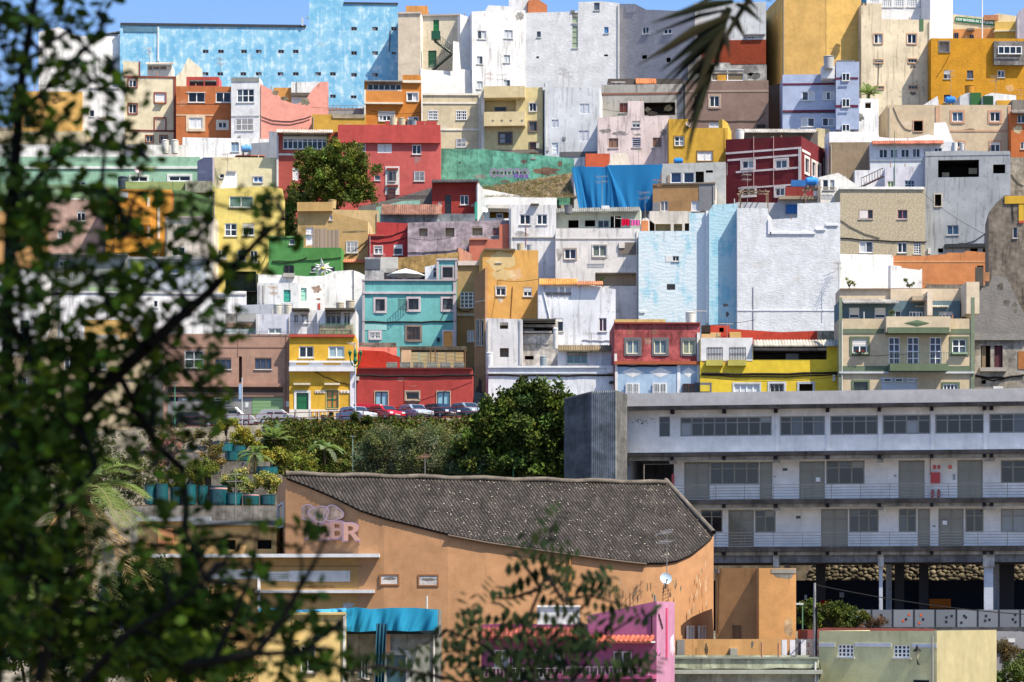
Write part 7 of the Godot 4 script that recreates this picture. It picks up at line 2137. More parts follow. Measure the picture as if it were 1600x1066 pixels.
func rooftops():
	tank(258, 218, 236, 11, 304.0, "#d6d4cc", "tall pale water tank on the white terrace above the mint house")
	tank(273, 218, 236, 12, 304.0, "#cfcdc4", "pale water tank right of its twin above the mint house")
	tank(615, 183, 196, 12, 297.0, "#cfc4a4", "cream water tank, left of two on the raspberry red house")
	tank(628, 184, 196, 11, 297.0, "#c4b896", "cream water tank, right of two on the raspberry red house")
	tank(645, 188, 198, 11, 297.5, "#6d7f92", "blue grey box tank with dark lid on the raspberry red house")
	tank(1295, 87, 104, 16, 309.0, "#b4b6b8", "big grey water tank on a white plinth of the pale blue house")
	var pb := thing("tank_plinth", "white plinth under the grey water tank on the pale blue house", "plinth", P(1294, 117, 309.5))
	var b := B.new()
	b.box(-0.75, -0.5, -1.4, 0.75, 1.0, 0.4)
	obj("block", b, M("#d3d6dc", "plaster"), pb)
	tank(1156, 202, 216, 14, 301.0, "#dcdcd8", "white water tank beside the saffron yellow house")
	tank(192, 275, 298, 16, 283.0, "#3f4c58", "dark grey water barrel left of the olive parapet")
	tank(519, 312, 322, 13, 272.0, "#c9aa6c", "squat sand coloured barrel on the tan house")
	tank(813, 380, 391, 11, 247.0, "#c4b494", "beige water tank on the peeling orange house")
	tank(829, 382, 391, 12, 248.0, "#bfc2c4", "grey water tank on the peeling orange house")
	tank(434, 475, 491, 14, 246.0, "#c4c4ba", "pale water tank, left of two beside the white shed")
	tank(450, 475, 491, 13, 246.0, "#c9c4b4", "pale water tank, right of two beside the white shed")
	tank(531, 472, 486, 12, 235.5, "#b4a894", "tan water tank, left of two above the glazed rooftop storey")
	tank(547, 469, 485, 14, 235.5, "#b4a894", "bigger tan water tank above the glazed rooftop storey")
	tank(1079, 487, 504, 16, 240.0, "#d9d8d0", "white flared water tank on the faded red house")
	tank(888, 272 + 48, 330, 13, 268.0, "#6d7076", "dark grey water tank on the white twin window house")
	tank(765, 550, 573, 11, 234.0, "#c9cdd4", "white upright cylinder tank on the long white street front")
	tank(849, 556, 572, 11, 235.0, "#8fa0aa", "blue grey barrel among the rubble of the ruined terrace")
	tank(868, 511, 540, 8, 238.0, "#d4d6d8", "tall thin white cylinder beside the ruined terrace")
	tank(1492, 222, 234, 9, 298.0, "#d8d8d8", "white water tank, left of two by the white wedge")
	tank(1503, 223, 234, 8, 298.0, "#c4c4c8", "grey white water tank, right of two by the white wedge")
	tank(1515, 133, 145, 15, 320.0, "#c9821c", "orange water tank on the roof below the mustard block")
	lying_tank(385, 238, 17, 11, 302.0, "#5f96cc", "pale blue round water tank on the small tiled roof")
	lying_tank(1268, 291, 20, 14, 284.0, "#2a7cc8", "bright blue lying water tank on a timber stand")
	lying_tank(1485, 162, 17, 11, 318.0, "#1c72c0", "bright blue water tank below the mustard block")
	lying_tank(1060, 256, 15, 9, 298.0, "#1f78c0", "blue water tank half behind the palm leaf tip")
	lying_tank(1350, 4, 9, 8, 326.0, "#2a8ac8", "small blue water tank on top of the stained cream tower")
	var sh := thing("tiled_shed_roof", "small tiled shed roof under the pale blue round tank", "roof", P(390, 248, 302.0))
	var bb := B.new()
	bb.box(-1.6, -0.9, -1.5, 1.6, 0.35, -0.1)
	obj("wall", bb, M("#b4ada4", "dirty"), sh)
	bb = B.new()
	for i in 14:
		bb.tube(Vector3(-1.6 + i * 0.245, 0.2, 0.2), Vector3(-1.6 + i * 0.245, 0.6, -1.4), 0.13, 0.13, 6)
	obj("tiles", bb, M("#8a5038", "dirty"), sh)
	var places := [[233, 75, 96, 320.0], [1206, 10, 118, 343.0], [344, 92, 120, 317.0], [889, 112, 140, 311.0], [766, 115, 137, 312.0], [785, 116, 137, 312.0], [880, 108, 136, 310.0], [355, 240, 285, 296.0], [998, 232, 252, 303.0], [941, 275, 325, 271.0], [1028, 281, 330, 284.0], [1008, 300, 338, 266.0], [1168, 272, 312, 287.0], [1305, 74, 112, 322.0], [1486, 110, 150, 319.0], [1556, 118, 146, 318.0], [1595, 140, 165, 312.0], [1412, 142, 164, 313.0], [1095, 485, 505, 238.0], [428, 448, 476, 249.0], [1136, 505, 532, 236.5], [553, 536, 560, 228.0], [1448, 440, 456, 240.0], [1310, 410, 452, 255.0], [924, 520, 534, 238.0], [664, 712, 748, 165.0], [368, 740, 800, 199.0], [1042, 830, 890, 148.0], [1335, 138, 166, 315.0], [1508, 298, 305, 284.0]]
	var where := ["beside the cream house roof", "tall thin mast in the gap of sky", "on the burnt orange house", "before the rough whitewashed wall", "left of two before the smooth white block", "right of two before the smooth white block", "on the plain bluish white house", "on the pale lemon house", "on the pale pink house", "before the left of the blue netting", "at the right edge of the blue netting", "beside the laundry terrace", "before the maroon corner house", "before the ochre gable", "before the mustard block", "at the right of the mustard block", "near the orange red house", "on the pinkish beige house", "on the faded red house roof", "beside the white shed", "by the red parapet", "at the corner of the yellow street house", "on the beige balcony house", "at the corner of the huge white wall", "on the low white annex", "on the hall ridge", "in the garden of turquoise tubs", "tall one with a dish before the corrugated roof", "beside the roof palm", "on the grey concrete house"]
	for i in places.size():
		var q: Array = places[i]
		aerial(q[0], q[1], q[2], q[3], fmod(i * 67.0, 140.0) - 70.0, "thin television aerial " + where[i], "#c08a5c" if i % 3 == 1 else "#b4b0aa")
	dish(216, 267, 13, 299.0, 20, "#9a8890", "mauve grey satellite dish on the mint green house")
	dish(757, 328, 11, 286.0, 30, "#c4ccc4", "pale satellite dish on the white roof terrace wall")
	dish(1040, 905, 19, 147.5, 10, "#a4b4c4", "pale blue grey satellite dish before the curved tan wall")
	dish(1027, 1020, 12, 126.5, 60, "#c06a9c", "pink painted satellite dish on the flank of the magenta house")
	dish(1075, 195, 9, 302.0, 20, "#a89c94", "small satellite dish behind the palm leaf")
	var tw := thing("lattice_mast", "small rusty lattice mast carrying the pale blue grey dish", "mast", P(1040, 948, 147.7))
	bb = B.new()
	for x in [-0.2, 0.2]:
		bb.tube(Vector3(x, -0.6, 0), Vector3(x * 0.6, 1.25, 0), 0.025, 0.025, 4)
	for i in 6:
		bb.tube(Vector3(-0.2, i * 0.2, 0), Vector3(0.2, i * 0.2 + 0.2, 0), 0.018, 0.018, 4)
	obj("lattice", bb, M("#a8744a", "metal"), tw)
	# wires slung between the houses
	for q in [[570, 170, 312.0, 660, 175, 311.0, "thin wire slung from the bright orange house to the cream one"], [640, 372, 266.0, 720, 366, 266.0, "slack wire before the lilac wall with square holes"], [560, 588, 229.5, 765, 586, 231.0, "black wire slung along the deep red street house"], [1100, 590, 229.8, 1312, 588, 229.0, "black wire slung along the vivid yellow house"], [1440, 300, 280.0, 1552, 372, 252.0, "wire falling from the concrete house to the taupe gable"], [940, 170, 309.0, 1070, 176, 312.0, "wire slung from the white house over the pale pink house"], [745, 430, 248.0, 842, 436, 242.0, "wire crossing before the peeling orange house"], [1000, 505, 236.0, 1180, 500, 240.0, "wire sagging before the pale blue party wall"]]:
		var a := P(q[0], q[1], q[2])
		var e := P(q[3], q[4], q[5])
		var wb := B.new()
		var wp := []
		for i in 13:
			var k := i / 12.0
			wp.append((e - a) * k + Vector3(0, -1.6 * k * (1 - k), 0))
		wb.path(wp, 0.022, 4)
		var wo := obj("overhead_wire", wb, M("#26221f"))
		wo.position = a
		tag(wo, q[6], "cable")
	# flagpole of the ridge school and the tall mast in the gap
	var fp := thing("flagpole", "tall white flagpole before the ridge school", "flagpole", P(1535, 62, 334.0))
	bb = B.new()
	bb.tube(Vector3(0, -3, 0), Vector3(0, 6.5, 0), 0.09, 0.07, 6)
	obj("pole", bb, M("#d9d4d4", "gloss"), fp)
	# washing line
	var wl := thing("washing_line", "washing line on a post before the shaded terrace room", "washing line", P(985, 352, 266.0))
	bb = B.new()
	bb.path([P(962, 341, 266.0) - wl.position, P(980, 343, 266.0) - wl.position, P(1000, 343, 266.0) - wl.position], 0.02, 4)
	bb.tube(P(960, 338, 266.0) - wl.position, P(960, 356, 266.0) - wl.position, 0.03, 0.03, 5)
	obj("line", bb, M("#c9c9c9"), wl)
	for q in [[971, 984, 342, 353, "#b8163a", "crimson red towel hanging on the washing line"], [986, 1000, 344, 353, "#c8468c", "pink cloth hanging on the washing line"]]:
		bb = B.new()
		var c := P((q[0] + q[1]) / 2.0, q[2], 266.0)
		var w: float = (q[1] - q[0]) / F * 266.0
		var h: float = (q[3] - q[2]) / F * 266.0
		for i in 10:
			var u0 := i / 10.0
			var u1 := (i + 1) / 10.0
			bb.quad(Vector3((u0 - 0.5) * w, -h * (0.95 + 0.08 * sin(i)), 0.06 * sin(i * 1.9)), Vector3((u1 - 0.5) * w, -h * (0.95 + 0.08 * sin(i + 1)), 0.06 * sin((i + 1) * 1.9)), Vector3((u1 - 0.5) * w, 0, 0.02), Vector3((u0 - 0.5) * w, 0, 0.02))
		var cl := obj("hanging_cloth", bb, M(q[4], "cloth"))
		cl.position = c
		tag(cl, q[5], "laundry")
	# cloth parasol on the turquoise house
	var pa := thing("parasol", "white parasol over the washing on the turquoise house roof", "parasol", P(634, 438, 252.5))
	bb = B.new()
	bb.lathe(Vector3(0, 0.45, 0), [Vector2(1.9, 0), Vector2(1.9, 0.06), Vector2(0.9, 0.45), Vector2(0, 0.7)], 8)
	obj("canopy", bb, M("#d4d6da", "cloth"), pa)
	bb = B.new()
	bb.tube(Vector3(0, -0.8, 0), Vector3(0, 1.1, 0), 0.03, 0.03, 5)
	obj("pole", bb, M("#8a8a8c", "metal"), pa)
	# bamboo fence of the tan house terrace
	var ff := face_of(null, P(509, 388, 267.0), 0.0)
	var bf := thing("bamboo_fence", "upright grey bamboo screen on the tan house terrace", "fence", P(509, 388, 267.0))
	for q in [[488, 511], [511.5, 530]]:
		var r := ff.rect(q[0], 357 if q[0] < 500 else 359, q[1], 387)
		var k := int(r.size.x / 0.11)
		for i in k:
			bb = B.new()
			var x := r.position.x + r.size.x * i / k
			bb.box(x, r.position.y - ff.wo.y + bf.position.y, -0.03, x + r.size.x / k - 0.012, r.end.y - ff.wo.y + bf.position.y + rng.randf_range(-0.06, 0.03), 0.0)
			obj("cane", bb, M(["#86786a", "#786c5e", "#94867a"][rng.randi() % 3]), bf)
	# star shaped white plant sculpture of the green house
	var sp := thing("star_ornament", "big white spiky star shaped ornament before the leaf green house", "ornament", P(504, 419, 263.0))
	bb = B.new()
	for i in 15:
		var a := TAU * i / 15.0
		var l := (1.15 if i % 2 == 0 else 0.7) * (1.0 + 0.15 * sin(i * 2.0))
		var dr := Vector3(cos(a), sin(a) * 0.8, 0.25 * cos(i * 1.7))
		var sd := Vector3(-sin(a), cos(a), 0) * 0.11
		bb.quad(dr * 0.1 - sd, dr * l * 0.55 - sd * 1.3, dr * l, dr * l * 0.55 + Vector3(0, 0, 0.07))
		bb.quad(dr * 0.1 - sd, dr * l * 0.55 + Vector3(0, 0, 0.07), dr * l, dr * l * 0.55 + sd * 1.3)
		bb.tri(dr * 0.1 - sd, dr * l * 0.55 + sd * 1.3, dr * 0.1 + sd)
	obj("petals", bb, M("#d9dcd6", "cloth"), sp)
	bb = B.new()
	bb.lathe(Vector3(0, -0.05, 0.08), [Vector2(0.2, -0.1), Vector2(0.22, 0), Vector2(0.12, 0.15), Vector2(0, 0.18)], 8)
	bb.tube(Vector3(0, -1.5, 0), Vector3(0, 0, 0), 0.05, 0.05, 5)
	obj("heart", bb, M("#a8a04a"), sp)


# ---------------------------------------------------------------- plants
# where the line of sight through that place of the photograph meets the ground
func on_ground(px: float, py: float, d0 := 185.0, d1 := 345.0) -> Vector3:
	var d := d0
	while d < d1:
		var p := P(px, py, d)
		if p.y <= ground(p.x, p.z):
			return p
		d += 0.5
	return P(px, py, d1)


func leaf_mesh(n: int, size: float, wide: float, spread: float, s: int) -> ArrayMesh:
	var r := RandomNumberGenerator.new()
	r.seed = s
	var b := B.new()
	for i in n:
		var a := Vector3(r.randf_range(-1, 1), r.randf_range(-1, 1), r.randf_range(-1, 1))
		var at := a * spread
		var bs := Basis(Vector3.UP, r.randf() * TAU) * Basis(Vector3.RIGHT, r.randf_range(-1.1, 1.1))
		var l := size * r.randf_range(0.7, 1.2)
		var p0 := at
		var p1 := at + bs * Vector3(-l * wide, l * 0.12, l * 0.5)
		var p2 := at + bs * Vector3(0, 0, l)
		var p3 := at + bs * Vector3(l * wide, l * 0.12, l * 0.5)
		b.tri(p0, p3, p2)
		b.tri(p0, p2, p1)
	return b.mesh()


func shade(base: Color, spread: float) -> Color:
	var k := exp(rng.randf_range(-spread, spread))
	return Color(base.r * k * rng.randf_range(0.85, 1.2), base.g * k, base.b * k * rng.randf_range(0.7, 1.15))


# lobes: x, y, half width, half height of each mass of the crown in the photograph
func tree(called: String, label: String, cat: String, lobes: Array, d: float, base_py: float, count: int, mesh: Mesh, tone: Color, size: float, group := "", spread := 0.45, bare := false):
	var c := Vector2()
	for l in lobes:
		c += Vector2(l[0], l[1])
	c /= lobes.size()
	var base := P(c.x, base_py, d)
	base.y = minf(base.y, ground(base.x, base.z) + 0.3) if not bare else base.y
	var o := thing(called, label, cat, base, 0.0, group)
	var at := []
	var tint := []
	var area := 0.0
	for l in lobes:
		area += l[2] * l[3]
	var bt := B.new()
	var fork: Vector3 = (P(c.x, c.y, d) - base) * Vector3(1, 0.55, 1)
	bt.path([Vector3(), fork * 0.5 + Vector3(0.06, 0, 0), fork], clampf(fork.length() * 0.06, 0.05, 0.3), 7, clampf(fork.length() * 0.035, 0.03, 0.18))
	obj("trunk", bt, M("#4a3c2e", "dirty"), o)
	var bl := B.new()
	for l in lobes:
		var m := P(l[0], l[1], d) - base
		var rx: float = l[2] / F * d
		var ry: float = l[3] / F * d
		bl.path([fork * 0.8, fork.lerp(m, 0.6) + Vector3(0, 0.1, 0), m], 0.1, 5, 0.03)
		var k := int(count * l[2] * l[3] / area)
		# light and dark tufts: each tuft has a hue of its own
		var tufts := maxi(3, k / 14)
		for j in tufts:
			var v := Vector3(rng.randfn(), rng.randfn(), rng.randfn()).normalized()
			var r := pow(rng.randf(), 0.4) * rng.randf_range(0.78, 1.2)
			var tc := m + Vector3(v.x * rx * r, v.y * ry * r, v.z * (rx + ry) * 0.5 * r)
			var hue := shade(tone, spread)
			for i in 14:
				var e := Vector3(rng.randfn(), rng.randfn() * 0.8, rng.randfn()) * (rx + ry) * 0.06
				var s := size * rng.randf_range(0.7, 1.3)
				at.append(Transform3D(Basis.from_euler(Vector3(rng.randf() * TAU, rng.randf() * TAU, rng.randf() * TAU)).scaled(Vector3(s, s, s)), tc + e))
				tint.append(shade(hue, 0.18))
	obj("branches", bl, M("#4a3c2e", "dirty"), o)
	many("crown", mesh, at, tint, M("#ffffff", "leaf"), o)
	return o


# a feather leaf: a drooping midrib with leaflets on both sides
func frond(bm: B, bl: B, base: Vector3, out: Vector3, length: float, droop: float, pairs: int, leaflet: float, wide: float, fold := 0.5):
	var side := out.cross(Vector3.UP).normalized()
	var pts := []
	for i in 13:
		var k := i / 12.0
		pts.append(base + out * length * k + Vector3.DOWN * droop * length * k * k)
	bm.path(pts, length * 0.012, 5, length * 0.003)
	for i in pairs:
		var k := lerpf(0.14, 0.99, float(i) / pairs)
		var f := k * 12.0
		var j := mini(int(f), 11)
		var p: Vector3 = pts[j].lerp(pts[j + 1], f - j)
		var tn: Vector3 = (pts[j + 1] - pts[j]).normalized()
		var up := side.cross(tn).normalized()
		var l := leaflet * (0.55 + 0.45 * sin(PI * clampf(k * 1.05, 0, 1))) * rng.randf_range(0.85, 1.1)
		for s in [-1.0, 1.0]:
			var dr: Vector3 = (side * s * rng.randf_range(0.8, 1.0) + tn * rng.randf_range(0.5, 0.8) + up * fold * rng.randf_range(0.4, 1.0)).normalized()
			var w := tn.cross(dr).cross(dr).normalized() * wide
			var mid := p + dr * l * 0.5 + Vector3.DOWN * l * 0.03
			var tip := p + dr * l + Vector3.DOWN * l * 0.16
			bl.quad(p - w * 0.4, mid - w, mid + w, p + w * 0.4)
			bl.tri(mid - w, tip, mid + w)


func palm(called: String, label: String, at: Vector3, trunk: float, fronds: int, length: float, tone: Color, droop := 0.55, pairs := 26, dead := 0, leaflet := 0.0, wide := 0.0, r := 0.12):
	var o := thing(called, label, "palm", at)
	var b := B.new()
	b.path([Vector3(0, -1.0, 0), Vector3(0.03, trunk * 0.5, 0), Vector3(0, trunk, 0)], r, 8, r * 0.85)
	obj("trunk", b, M("#5c4a38", "dirty"), o)
	for i in fronds + dead:
		var bm := B.new()
		var bl := B.new()
		var a := TAU * i * 0.381966 + rng.randf_range(-0.2, 0.2)
		var e := rng.randf_range(0.05, 1.15) if i < fronds else rng.randf_range(-0.9, -0.2)
		var out := Vector3(cos(a) * cos(e), sin(e), sin(a) * cos(e))
		var l := length * rng.randf_range(0.8, 1.1)
		frond(bm, bl, Vector3(0, trunk, 0), out, l, droop * (0.6 + 0.4 * cos(e)), pairs, leaflet if leaflet > 0 else length * 0.24, wide if wide > 0 else length * 0.012)
		var c := shade(tone, 0.25) if i < fronds else Color(0.2, 0.13, 0.07)
		var hex := "#" + Color(c.r, c.g, c.b).linear_to_srgb().to_html(false)
		var w := obj("frond", bl, M(hex, "frond"), o)
		obj("midrib", bm, M("#7c7650" if i < fronds else "#8a6a48"), w)
	return o


func gardens():
	var round_leaf := leaf_mesh(7, 0.24, 0.34, 0.22, 11)
	var fine_leaf := leaf_mesh(9, 0.26, 0.12, 0.26, 12)
	var broad := leaf_mesh(6, 0.4, 0.3, 0.3, 13)
	# ivy over the bank below the street
	var at := []
	var tint := []
	for i in 7000:
		var px := rng.randf_range(415, 800)
		var py := rng.randf_range(657, 750)
		var p := on_ground(px, py + 3.0, 203.0, 224.0)
		p += Vector3(0, rng.randf_range(-0.2, 0.35), rng.randf_range(0.1, 0.6))
		var s := rng.randf_range(0.8, 1.6)
		at.append(Transform3D(Basis.from_euler(Vector3(rng.randf() * TAU, rng.randf() * TAU, rng.randf() * TAU)).scaled(Vector3(s, s, s)), p))
		tint.append(shade(Color(0.062, 0.082, 0.018) if rng.randf() < 0.72 else Color(0.10, 0.085, 0.03), 0.45))
	var ivy := many("ivy", round_leaf, at, tint, M("#ffffff", "leaf"))
	tag(ivy, "yellow green ivy covering the steep bank below the parked cars", "ivy")
	# weeds and rubble on the dry slope below the turquoise wall
	var b := B.new()
	var n := 16
	var hp := func(i: int, j: int) -> Vector3:
		var u := i / 16.0
		var v := j / 8.0
		var px := lerpf(752.0, 905.0, u)
		var py := lerpf(lerpf(311.0, 308.0, u), lerpf(294.0, 268.0, u), v)
		return P(px, py, 291.5 + 10.0 * v + 0.5 * sin(i * 2.1 + j * 1.7))
	for i in n:
		for j in 8:
			b.quad(hp.call(i, j), hp.call(i + 1, j), hp.call(i + 1, j + 1), hp.call(i, j + 1))
	struct("dry_slope", b, M("#8a7458", "dirty"))
	at = []
	tint = []
	for i in 2600:
		var u := rng.randf() * 15.9
		var v := rng.randf() * 7.9
		var p: Vector3 = hp.call(int(u), int(v))
		var s := rng.randf_range(0.25, 0.75)
		at.append(Transform3D(Basis.from_euler(Vector3(rng.randf() * TAU, rng.randf() * TAU, rng.randf() * TAU)).scaled(Vector3(s, s, s)), p + Vector3(rng.randf_range(-0.4, 0.4), rng.randf_range(0.0, 0.3), 0.3)))
		var k := rng.randf()
		tint.append(shade(Color(0.10, 0.13, 0.03), 0.3) if k < 0.25 + 0.3 * (1.0 - u / 16.0) else shade(Color(0.26, 0.18, 0.09), 0.4) if k < 0.8 else shade(Color(0.42, 0.38, 0.32), 0.3))
	var dry := many("dry_weeds", fine_leaf, at, tint, M("#ffffff", "leaf"))
	tag(dry, "dry brown weeds and rubble on the slope under the turquoise wall", "weeds")
	# the trees
	tree("tree", "dense dark green tree before the red houses on the hillside", "tree", [[520, 240, 40, 24], [485, 258, 30, 26], [555, 258, 34, 30], [520, 272, 50, 34], [478, 296, 28, 24], [560, 295, 28, 26], [515, 305, 40, 20], [462, 318, 20, 18]], 288.0, 335, 3400, round_leaf, Color(0.088, 0.115, 0.028), 1.25, "", 0.6)
	tree("tree", "shaded dark shrub growing between the lemon block and the hillside tree", "tree", [[452, 335, 16, 26], [448, 365, 12, 22], [460, 312, 14, 14]], 286.0, 400, 700, round_leaf, Color(0.035, 0.055, 0.018), 1.2)
	tree("tree", "big glossy dark green tree left of the dark clad tower", "tree", [[800, 630, 45, 24], [855, 622, 38, 26], [768, 670, 40, 32], [820, 670, 60, 42], [880, 660, 40, 42], [735, 702, 30, 28], [790, 715, 55, 34], [850, 715, 55, 36], [915, 690, 30, 40], [880, 735, 40, 22], [830, 612, 26, 18]], 201.0, 790, 7000, broad, Color(0.06, 0.09, 0.024), 0.85, "", 0.6)
	var olive := "grey green shrubs on the bank behind the hall"
	tree("shrub", "feathery grey green shrub, left of the two big ones behind the hall roof", "shrub", [[600, 698, 34, 32], [578, 722, 34, 26], [620, 720, 34, 30], [610, 745, 50, 16]], 204.0, 790, 2600, fine_leaf, Color(0.11, 0.13, 0.075), 1.05, olive, 0.35)
	tree("shrub", "large feathery grey green shrub in the middle behind the hall roof", "shrub", [[670, 692, 40, 28], [650, 710, 46, 34], [690, 712, 40, 36], [670, 738, 60, 22]], 203.0, 790, 3600, fine_leaf, Color(0.125, 0.145, 0.08), 1.05, olive, 0.35)
	tree("shrub", "low blue green shrub between the large grey shrub and the glossy tree", "shrub", [[752, 725, 38, 28], [730, 740, 40, 18], [775, 742, 36, 16]], 201.5, 790, 1600, fine_leaf, Color(0.06, 0.10, 0.06), 1.0, olive, 0.35)
	tree("shrub", "small dark shrub standing up before the silver car", "shrub", [[556, 652, 7, 7], [570, 656, 12, 6]], 222.0, 664, 160, round_leaf, Color(0.05, 0.07, 0.02), 0.8)
	# the terraced garden with tubs
	for q in [[205, 437, 791, 830, 199.0, 8.0], [330, 437, 742, 792, 206.0, 5.0], [300, 420, 722, 745, 210.0, 5.0], [260, 400, 708, 725, 214.0, 6.0]]:
		var fc := face_of(null, P((q[0] + q[1]) / 2.0, q[2], q[4]), 0.0)
		var r := fc.rect(q[0], q[2], q[1], q[3])
		var t := thing("terrace_wall", "grey garden terrace wall, %s of the four steps by the turquoise tubs" % ["lowest", "second", "third", "topmost"][[791, 742, 722, 708].find(q[2])], "wall", Vector3(fc.wo.x, fc.wo.y - 6.0, fc.wo.z))
		b = B.new()
		b.box(r.position.x, 0, -q[5], r.end.x, 6.0, 0)
		obj("wall", b, M("#87817a", "dirty"), t)
		b = B.new()
		b.box(r.position.x, 6.0, -q[5] + 0.3, r.end.x, 6.08, -0.3)
		obj("soil", b, M("#6d5a42", "dirty"), t)
	var tubs := [[253, 757, 788, 19, 197.8 + 2.2], [275, 762, 789, 18, 200.4], [296, 758, 789, 20, 200.2], [316, 760, 790, 17, 200.6], [342, 760, 791, 26, 200.3], [366, 771, 791, 25, 200.4], [392, 772, 791, 25, 200.2], [418, 774, 791, 24, 200.5], [417, 730, 742, 34, 207.0], [362, 706, 722, 22, 211.0], [380, 707, 722, 20, 211.2], [350, 693, 708, 28, 215.0], [372, 697, 708, 24, 215.3], [330, 728, 743, 20, 207.2], [235, 758, 789, 18, 200.3]]
	var say := ["second from the left of the long lower row", "third from the left of the long lower row", "fourth from the left of the long lower row", "fifth from the left of the long lower row", "with a pink band, tallest of the long lower row", "right of the one with the pink band", "second from the right of the long lower row", "at the right end of the lower row by the hall", "wide one alone on the second terrace", "left one on the third terrace", "right one on the third terrace", "left one on the topmost terrace", "right one on the topmost terrace", "at the left end of the second terrace", "at the left end of the long lower row"]
	for i in tubs.size():
		var q: Array = tubs[i]
		var w: float = q[3] / F * q[4] / 2
		var h: float = (q[2] - q[1]) / F * q[4]
		var o := thing("planter_tub", "round turquoise plant tub " + say[i], "planter", P(q[0], q[2], q[4]), 0.0, "turquoise tubs in the terraced garden")
		b = B.new()
		b.lathe(Vector3(0, 0.02, 0), [Vector2(w * 0.92, 0), Vector2(w, h * 0.15), Vector2(w, h * 0.93), Vector2(w * 1.04, h * 0.95), Vector2(w * 1.04, h), Vector2(w * 0.95, h), Vector2(w * 0.95, h * 0.9)], 20)
		obj("tub", b, M(["#12494f", "#11434a", "#165258"][i % 3], "gloss"), o)
		b = B.new()
		b.lathe(Vector3(0, h * 0.88, 0), [Vector2(w * 0.95, 0), Vector2(w * 0.5, 0.05), Vector2(0, 0.06)], 14)
		obj("soil", b, M("#4a3a2a"), o)
		if i == 4 or i == 6:
			b = B.new()
			b.lathe(Vector3(0, h * 0.84, 0), [Vector2(w * 1.01, 0), Vector2(w * 1.015, 0.03), Vector2(w * 1.01, 0.12)], 20)
			obj("band", b, M("#b48a88"), o)
	var yel := Color(0.20, 0.20, 0.035)
	var gsh := "shrubs of the terraced garden"
	var list := [[[[357, 660, 17, 11], [349, 668, 12, 9]], 220.0, 694, 260, "small yellow green citrus tree on a bare stem above the topmost tubs", yel], [[[384, 682, 22, 14], [372, 690, 16, 12], [396, 690, 14, 12]], 217.0, 712, 520, "round bright yellow green bush beside the topmost tubs", Color(0.25, 0.23, 0.04)], [[[425, 712, 20, 13], [446, 716, 18, 14], [412, 722, 14, 10]], 211.5, 742, 520, "yellow green bush behind the wide tub", yel], [[[470, 722, 24, 16], [485, 732, 20, 12]], 209.0, 750, 420, "yellow green bush left of the small palm on the bank", Color(0.17, 0.19, 0.04)], [[[415, 750, 22, 13], [430, 762, 14, 12]], 203.5, 785, 420, "pale yellow flowered bush by the left corner of the hall", Color(0.27, 0.27, 0.08)], [[[368, 748, 24, 16], [384, 762, 20, 14], [350, 760, 14, 12]], 203.8, 790, 560, "white flowered bush behind the tub with the pink band", Color(0.22, 0.25, 0.10)], [[[338, 712, 20, 18], [325, 735, 18, 16]], 209.5, 760, 360, "thin brownish shrub left of the garden stair", Color(0.16, 0.13, 0.05)], [[[255, 705, 26, 26], [240, 720, 22, 22]], 208.0, 780, 380, "pink blossoming shrub behind the branches", Color(0.28, 0.15, 0.15)], [[[305, 735, 34, 22], [275, 745, 30, 20]], 206.0, 780, 700, "low olive green hedge behind the long row of tubs", Color(0.11, 0.13, 0.03)], [[[210, 730, 50, 40], [150, 720, 60, 50], [100, 750, 60, 45], [180, 770, 60, 30]], 203.0, 800, 2200, "dark green thicket behind the big palm at the left", Color(0.06, 0.08, 0.03)], [[[40, 740, 60, 60], [20, 700, 50, 40]], 205.0, 800, 1200, "dark thicket at the far left below the street", Color(0.05, 0.07, 0.025)], [[[250, 680, 30, 14], [290, 676, 30, 12], [320, 684, 20, 12]], 220.0, 700, 500, "grey brown dry bushes below the street edge at the left", Color(0.16, 0.14, 0.08)]]
	for q in list:
		tree("shrub", q[4], "shrub", q[0], q[1], q[2], q[3], round_leaf, q[5], 0.75, gsh, 0.3, true)
	var stair := thing("garden_stair", "grey concrete garden stair descending between the turquoise tubs", "stair", P(395, 742, 206.5))
	for i in 9:
		b = B.new()
		var p := P(352 + i * 7.5, 718 + i * 4.0, 211.5 - i * 0.55) - stair.position
		b.box(p.x - 0.5, p.y - 0.6, p.z - 0.5, p.x + 0.5, p.y, p.z + 0.3)
		obj("step", b, M("#8f8a86", "dirty"), stair)
	b = B.new()
	b.path([P(350, 712, 211.9) - stair.position, P(380, 722, 210.0) - stair.position, P(412, 745, 206.8) - stair.position], 0.04, 5)
	obj("handrail", b, M("#77797c", "metal"), stair)
	tree("tree", "dark tangled trees in the valley bottom behind the lower palm, far left", "tree", [[60, 900, 80, 50], [20, 980, 60, 60], [100, 1010, 80, 50]], 100.0, 1120, 2600, round_leaf, Color(0.035, 0.055, 0.018), 0.7, "", 0.5)
	tree("tree", "dark bushy tree in the valley left of the cream yellow house", "tree", [[230, 930, 70, 60], [300, 980, 60, 60], [220, 1030, 80, 40], [340, 1040, 60, 36]], 112.0, 1120, 3200, round_leaf, Color(0.04, 0.06, 0.02), 0.75, "", 0.5)
	# small palms
	palm("small_palm", "small palm with grey green fronds on the bank above the hall", on_ground(507, 742, 203, 222), 2.2, 16, 2.0, Color(0.11, 0.16, 0.09), 0.75, 16, 0, 0.42, 0.05)
	palm("small_palm", "upright dark cycad like palm before the white hatchback", on_ground(428, 706, 203, 222), 1.0, 20, 2.4, Color(0.055, 0.085, 0.04), 0.35, 14, 2, 0.4, 0.07)
	palm("small_palm", "small dark palm above the wide tub in the terraced garden", P(398, 742, 207.6), 1.6, 14, 1.7, Color(0.07, 0.11, 0.045), 0.6, 14, 2, 0.4, 0.05)
